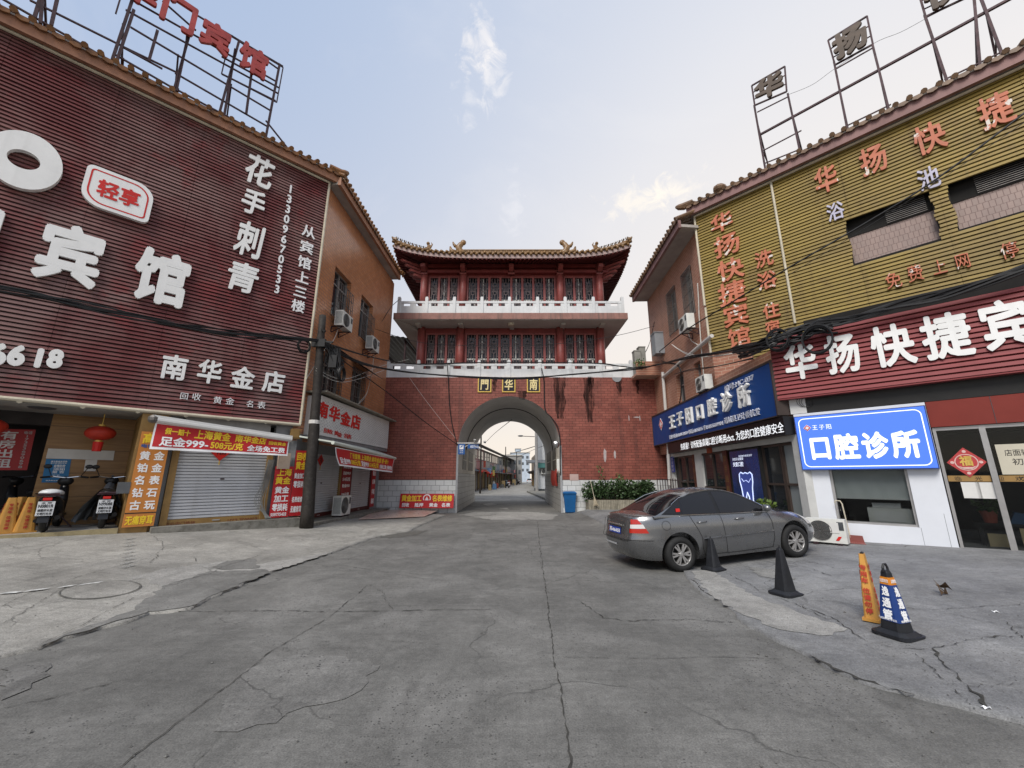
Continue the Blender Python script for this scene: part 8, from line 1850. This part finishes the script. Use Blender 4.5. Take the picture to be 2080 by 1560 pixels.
# ---------------------------------------------------------------- utility pole and overhead cables
def spline(P, n=8):
    out = []; m = len(P)
    for i in range(m-1):
        p0, p1, p2, p3 = P[max(i-1, 0)], P[i], P[i+1], P[min(i+2, m-1)]
        for k in range(n):
            t = k/n; out.append(.5*((2*p1)+(p2-p0)*t+(2*p0-5*p1+4*p2-p3)*t*t+(3*p1-p0-3*p2+p3)*t*t*t))
    return out+[P[-1]]
pb = Vector((-6.49, 13.3, gz(-6.49, 13.3))); ptop = wp(655, 641, 13.3)
up = thing('utility_pole', 'tarred wooden utility pole at the corner before the white shop signboard', 'utility pole', pb)
b = MB(); b.smooth = True; r2 = random.Random(3); pts = [pb.lerp(ptop, k/14) for k in range(15)]; b.tube([p+Vector((r2.uniform(-.012,.012), r2.uniform(-.012,.012), 0)) for p in pts], [.20-.085*k/14+r2.uniform(-.008,.008) for k in range(15)], 14); obj('shaft', b, M_pole, up)
c = pb.lerp(ptop, .85); b = MB(); b.box(c.x-.2, c.x+.25, c.y-.2, c.y-.08, c.z-.14, c.z+.14); b.bar(c+Vector((-.25,-.15,.1)), c+Vector((.5,-.15,.02)), .06); b.bar(c+Vector((.05,-.1,.5)), c+Vector((.2,-.16,.42)), .06); obj('cable_clamp', b, M_black, up)
c = pb.lerp(ptop, .47); b = MB(); b.tube([c+Vector((0,0,-.06)), c+Vector((0,0,.06))], .175, 12); obj('white_band', b, M_pipew, up)
b = MB(); r2 = random.Random(6)
for k in range(9): q = c+Vector((-.75+.03*k, .0, 0)); b.tube(spline([LF.w(-.60-.02*k, .02, 2.3), LF.w(-.68-.025*k, .06+.01*k, 1.6), LF.w(-.74-.03*k-.04*sin(k), .10, 1.05), LF.w(-.66-.01*k, .10, .7), LF.w(-.5-.02*k, .14, .53)], 6), .009, 5)
tag(obj('loose_cables', b, mat('cable_grey', (.2,.2,.19), .6, .4, 3), base=LF.w(-.7, .1, .5)), 'bunch of loose grey cables hanging at the corner column', 'cables')
def hang(P, n=14, sag=0.):
    out = []
    for a, c in zip(P, P[1:]): out += [a.lerp(c, k/n)+Vector((0, 0, -sag*4*(k/n)*(1-k/n))) for k in range(n)]
    return out+[P[-1]]
def cable(label, P, r=.02, m=None, strands=1, spread=.04, seed=1, name='overhead_cable', cat='cable', group='overhead cables across the square'):
    S = spline(P); b = MB(); r2 = random.Random(seed)
    for k in range(strands):
        o1, o2, ph = r2.uniform(-spread, spread), r2.uniform(-spread, spread), r2.uniform(0, 6)
        q = [p+Vector((.3*o1, o1*.5*cos(i*.5+ph), o2+.5*spread*sin(i*.37+ph))) if strands > 1 else p for i, p in enumerate(S)]
        b.tube(q, r*r2.uniform(.7, 1.2), 6)
    return tag(obj(name, b, m or M_cable, base=P[0]), label, cat, group)
lfd = lambda u, v: LF.at(u, v, .9)
PJ = pb.lerp(ptop, .86)+Vector((0,-.18,0))
cable('thick black cable bundle crossing the maroon front to the pole', [LF.at(0,585,1.)+(LF.at(0,585,1.)-LF.at(130,612,.95))*2.5, LF.at(0,585,1.), LF.at(130,612,.95), LF.at(260,640,.9), LF.at(380,664,.8), LF.at(500,680,.65), PJ], .028, None, 6, .06, 2)
cable('thin wire just above the thick bundle on maroon front', [LF.at(0,586,1.1)+(LF.at(0,586,1.1)-LF.at(200,622,1.0))*1.6, LF.at(0,586,1.1), LF.at(200,622,1.0), LF.at(420,664,.8), PJ+Vector((0,0,.05))], .012)
g1 = [PJ, wp(740,738,15.5), wp(850,757,18), wp(1040,768,20.2), wp(1180,758,20.2), wp(1290,748,18.6), RS.at(1335,740,.25), RS.at(1400,725,.5), wp(1480,712,13), RF.at(1570,690,GDp+.45)]
cable('main black cable sagging across the gate from pole to right shops', g1, .030, None, 3, .05, 4)
cable('second black cable lying along the lower gate balustrade', [PJ+Vector((.1,0,-.05)), wp(760,728,15.8), wp(850,740,20.9), wp(1000,737,21.0), wp(1200,738,21.0), wp(1260,745,20.6), RS.at(1320,752,.2)], .022, None, 2, .03, 5)
cable('thin dark wire spanning between hotels across the lower tower windows', [LS.at(762,668,.05), wp(850,695,19), wp(960,702,19.5), wp(1080,702,19.5), wp(1180,693,19), wp(1260,680,18.4), RS.at(1330,662,.1)], .014)
cable('black wire running from pole down to left springing of the arch', [PJ+Vector((.1,0,-.1)), LS.at(700,735,.9), wp(790,800,18), wp(870,862,20.4), GF.at(928,903,.1)], .018, None, 2, .015, 6)
cable('black cable hanging down the gate wall left of plaques', [GF.at(909,742,.25), GF.at(911,780,.06), GF.at(914,830,.05), GF.at(920,870,.05), GF.at(929,905,.06)], .022, None, 2, .01)
cable('black cable hanging down the gate wall right of plaques', [GF.at(1100,748,.25), GF.at(1105,775,.06), GF.at(1107,830,.05), GF.at(1120,848,.06), GF.at(1133,868,.07), GF.at(1138,900,.06), GF.at(1138,940,.06), GF.at(1139,965,.06)], .026, None, 2, .012)
cable('pale thin wire slanting down the left gate wall', [wp(830,765,20.5), wp(870,820,20.9), wp(925,890,21.1)], .008, M_cablew)
cable('pale wire from pole across the orange wall windows', [PJ+Vector((.05,0,-1.0)), LS.at(700,770,.8), LS.at(770,745,.5), wp(830,730,19)], .010, M_cablew)
cable('second pale wire below the first across the lower windows', [PJ+Vector((.05,0,-1.08)), LS.at(700,776,.8), LS.at(780,752,.4)], .010, M_cablew)
cable('pale wire looping from the far window to the signboard top', [LS.at(760,720,.3), LS.at(755,760,.2), LS.at(745,800,.2), LS.at(728,822,.2)], .010, M_cablew, 2, .05, 8)
cable('white wire dropping from the upper air conditioner to the pole', [LS.at(690,660,.25), LS.at(678,690,.2), LS.at(660,710,.2), LS.at(622,770,.1)], .012, M_cablew)
# the tangle along the red signboard
rd = GDp+.45
cable('heavy black cable bundle along the top of the red slatted signboard', [RF.at(1490,712,1.4), RF.at(1560,692,rd), RF.at(1640,665,rd), RF.at(1720,648,rd), RF.at(1820,622,rd), RF.at(1940,590,rd), RF.at(2100,540,rd)], .030, None, 9, .085, 9)
cable('tangled cable knot at the corner of red and yellow signs', [RF.at(1500,715,1.6), RF.at(1550,700,rd), RF.at(1600,684,rd), RF.at(1650,668,rd), RF.at(1690,660,rd)], .028, None, 12, .16, 10)
cable('single thick black cable rising across the yellow front', [RS.at(1330,722,.2), RS.at(1392,672,.5), wp(1480,618,12.5), RF.at(1600,545,2.2), RF.at(1760,452,2.3), RF.at(1900,365,2.4), RF.at(2100,215,2.5)], .030)
cable('thin wire running beside the thick cable on the yellow front', [RF.at(1600,560,1.8), RF.at(1760,462,1.9), RF.at(1900,372,2.0), RF.at(2100,235,2.1)], .010)
cable('thin white wires along the brown wall to the tangle', [RS.at(1365,700,.15), RS.at(1400,720,.2), RS.at(1440,725,.3), RF.at(1500,715,1.0)], .010, M_cablew, 3, .06, 12)
cable('dark wire loop over the clinic sign top', [RS.at(1370,760,.15), RS.at(1400,752,.2), RS.at(1450,745,.25), RS.at(1530,728,.35)], .016, None, 2, .03, 13)
cable('black wires dropping from balcony clutter to the clinic wall', [RS.at(1345,735,.2), RS.at(1380,745,.15), RS.at(1384,790,.1), RS.at(1380,825,.1)], .014, None, 4, .08, 14)
cable('thin wire from tower balustrade to orange wall', [GF.at(812,604,.1), wp(795,622,20), LS.at(775,650,.1)], .010, None, 2, .05, 15)
cable('thin wire from the balcony clutter up to right sky', [RS.at(1300,735,.4), RS.at(1318,700,.2), RS.at(1330,655,.05)], .010, None, 3, .08, 16)
cable('thin dark wire linking the rooftop character frames', [RF.at(1602,192,RD2), RF.at(1650,172,RD2), RF.at(1695,140,RD2), RF.at(1775,88,RD2), RF.at(1830,65,RD2), RF.at(1880,38,RD2)], .008)
cable('black wire crossing the sky inside the arch', [GF.at(1040,852,-4), wp(1005,880,45), wp(985,900,50)], .03)
cable('wires sagging between poles beyond the arch', [wp(980,905,42), wp(1025,924,70), wp(1060,915,60), wp(1090,905,52)], .03, None, 2, .06, 18)
cable('slanting wires on the right beyond the arch', [wp(1050,930,95), wp(1075,918,70), wp(1110,905,50)], .03, None, 2, .1, 19)
def coil(label, c, r, n, F, k=3):
    b = MB(); r2 = random.Random(int(r*1000)); e = Vector((F.e[0], F.e[1], 0))
    for q in range(k+3):
        rr_ = r*r2.uniform(.86, 1.1); o_ = Vector((0,0,r2.uniform(-.04,.04)))+Vector((F.n[0],F.n[1],0))*(.02*q); b.tube([c+o_+e*(rr_*cos(2*pi*i/24))+Vector((0,0,rr_*1.15*sin(2*pi*i/24))) for i in range(24)], .014, 6, close=True)
    tag(obj('cable_coil', b, M_cable, base=c), label, 'cable coil', 'coils of spare black cable')
coil('coil of spare black cable left of the utility pole', PJ+Vector((-.45,-.05,-.2)), .2, 3, LF)
coil('coil of spare black cable hanging below the right side of utility pole', PJ+Vector((.75,.3,-1.1)), .22, 3, LS)
coil('left coil of black cable at the red signboard corner', RF.at(1580,690,rd+.05), .24, 3, RF)
coil('right coil of black cable overlapping the first red signboard character', RF.at(1661,690,rd+.05), .32, 3, RF)
b = MB(); r2 = random.Random(5)
for k in range(14): b.tube(spline([PJ+Vector((.1+.03*k,.02*k,-.1)), PJ+Vector((.25+r2.uniform(0,.5),.2+r2.uniform(0,.3),-.55+r2.uniform(-.25,.2))), PJ+Vector((.35+r2.uniform(0,.4),.3,-.95+r2.uniform(-.2,.3))), PJ+Vector((.3+r2.uniform(0,.4),.25,-.2))], 6), .018, 5)
b.box(PJ.x+.35, PJ.x+.62, PJ.y+.2, PJ.y+.34, PJ.z-.9, PJ.z-.45)
tag(obj('cable_tangle', b, M_cable, base=PJ), 'messy black cable tangle with splice box right of the pole', 'cable tangle')
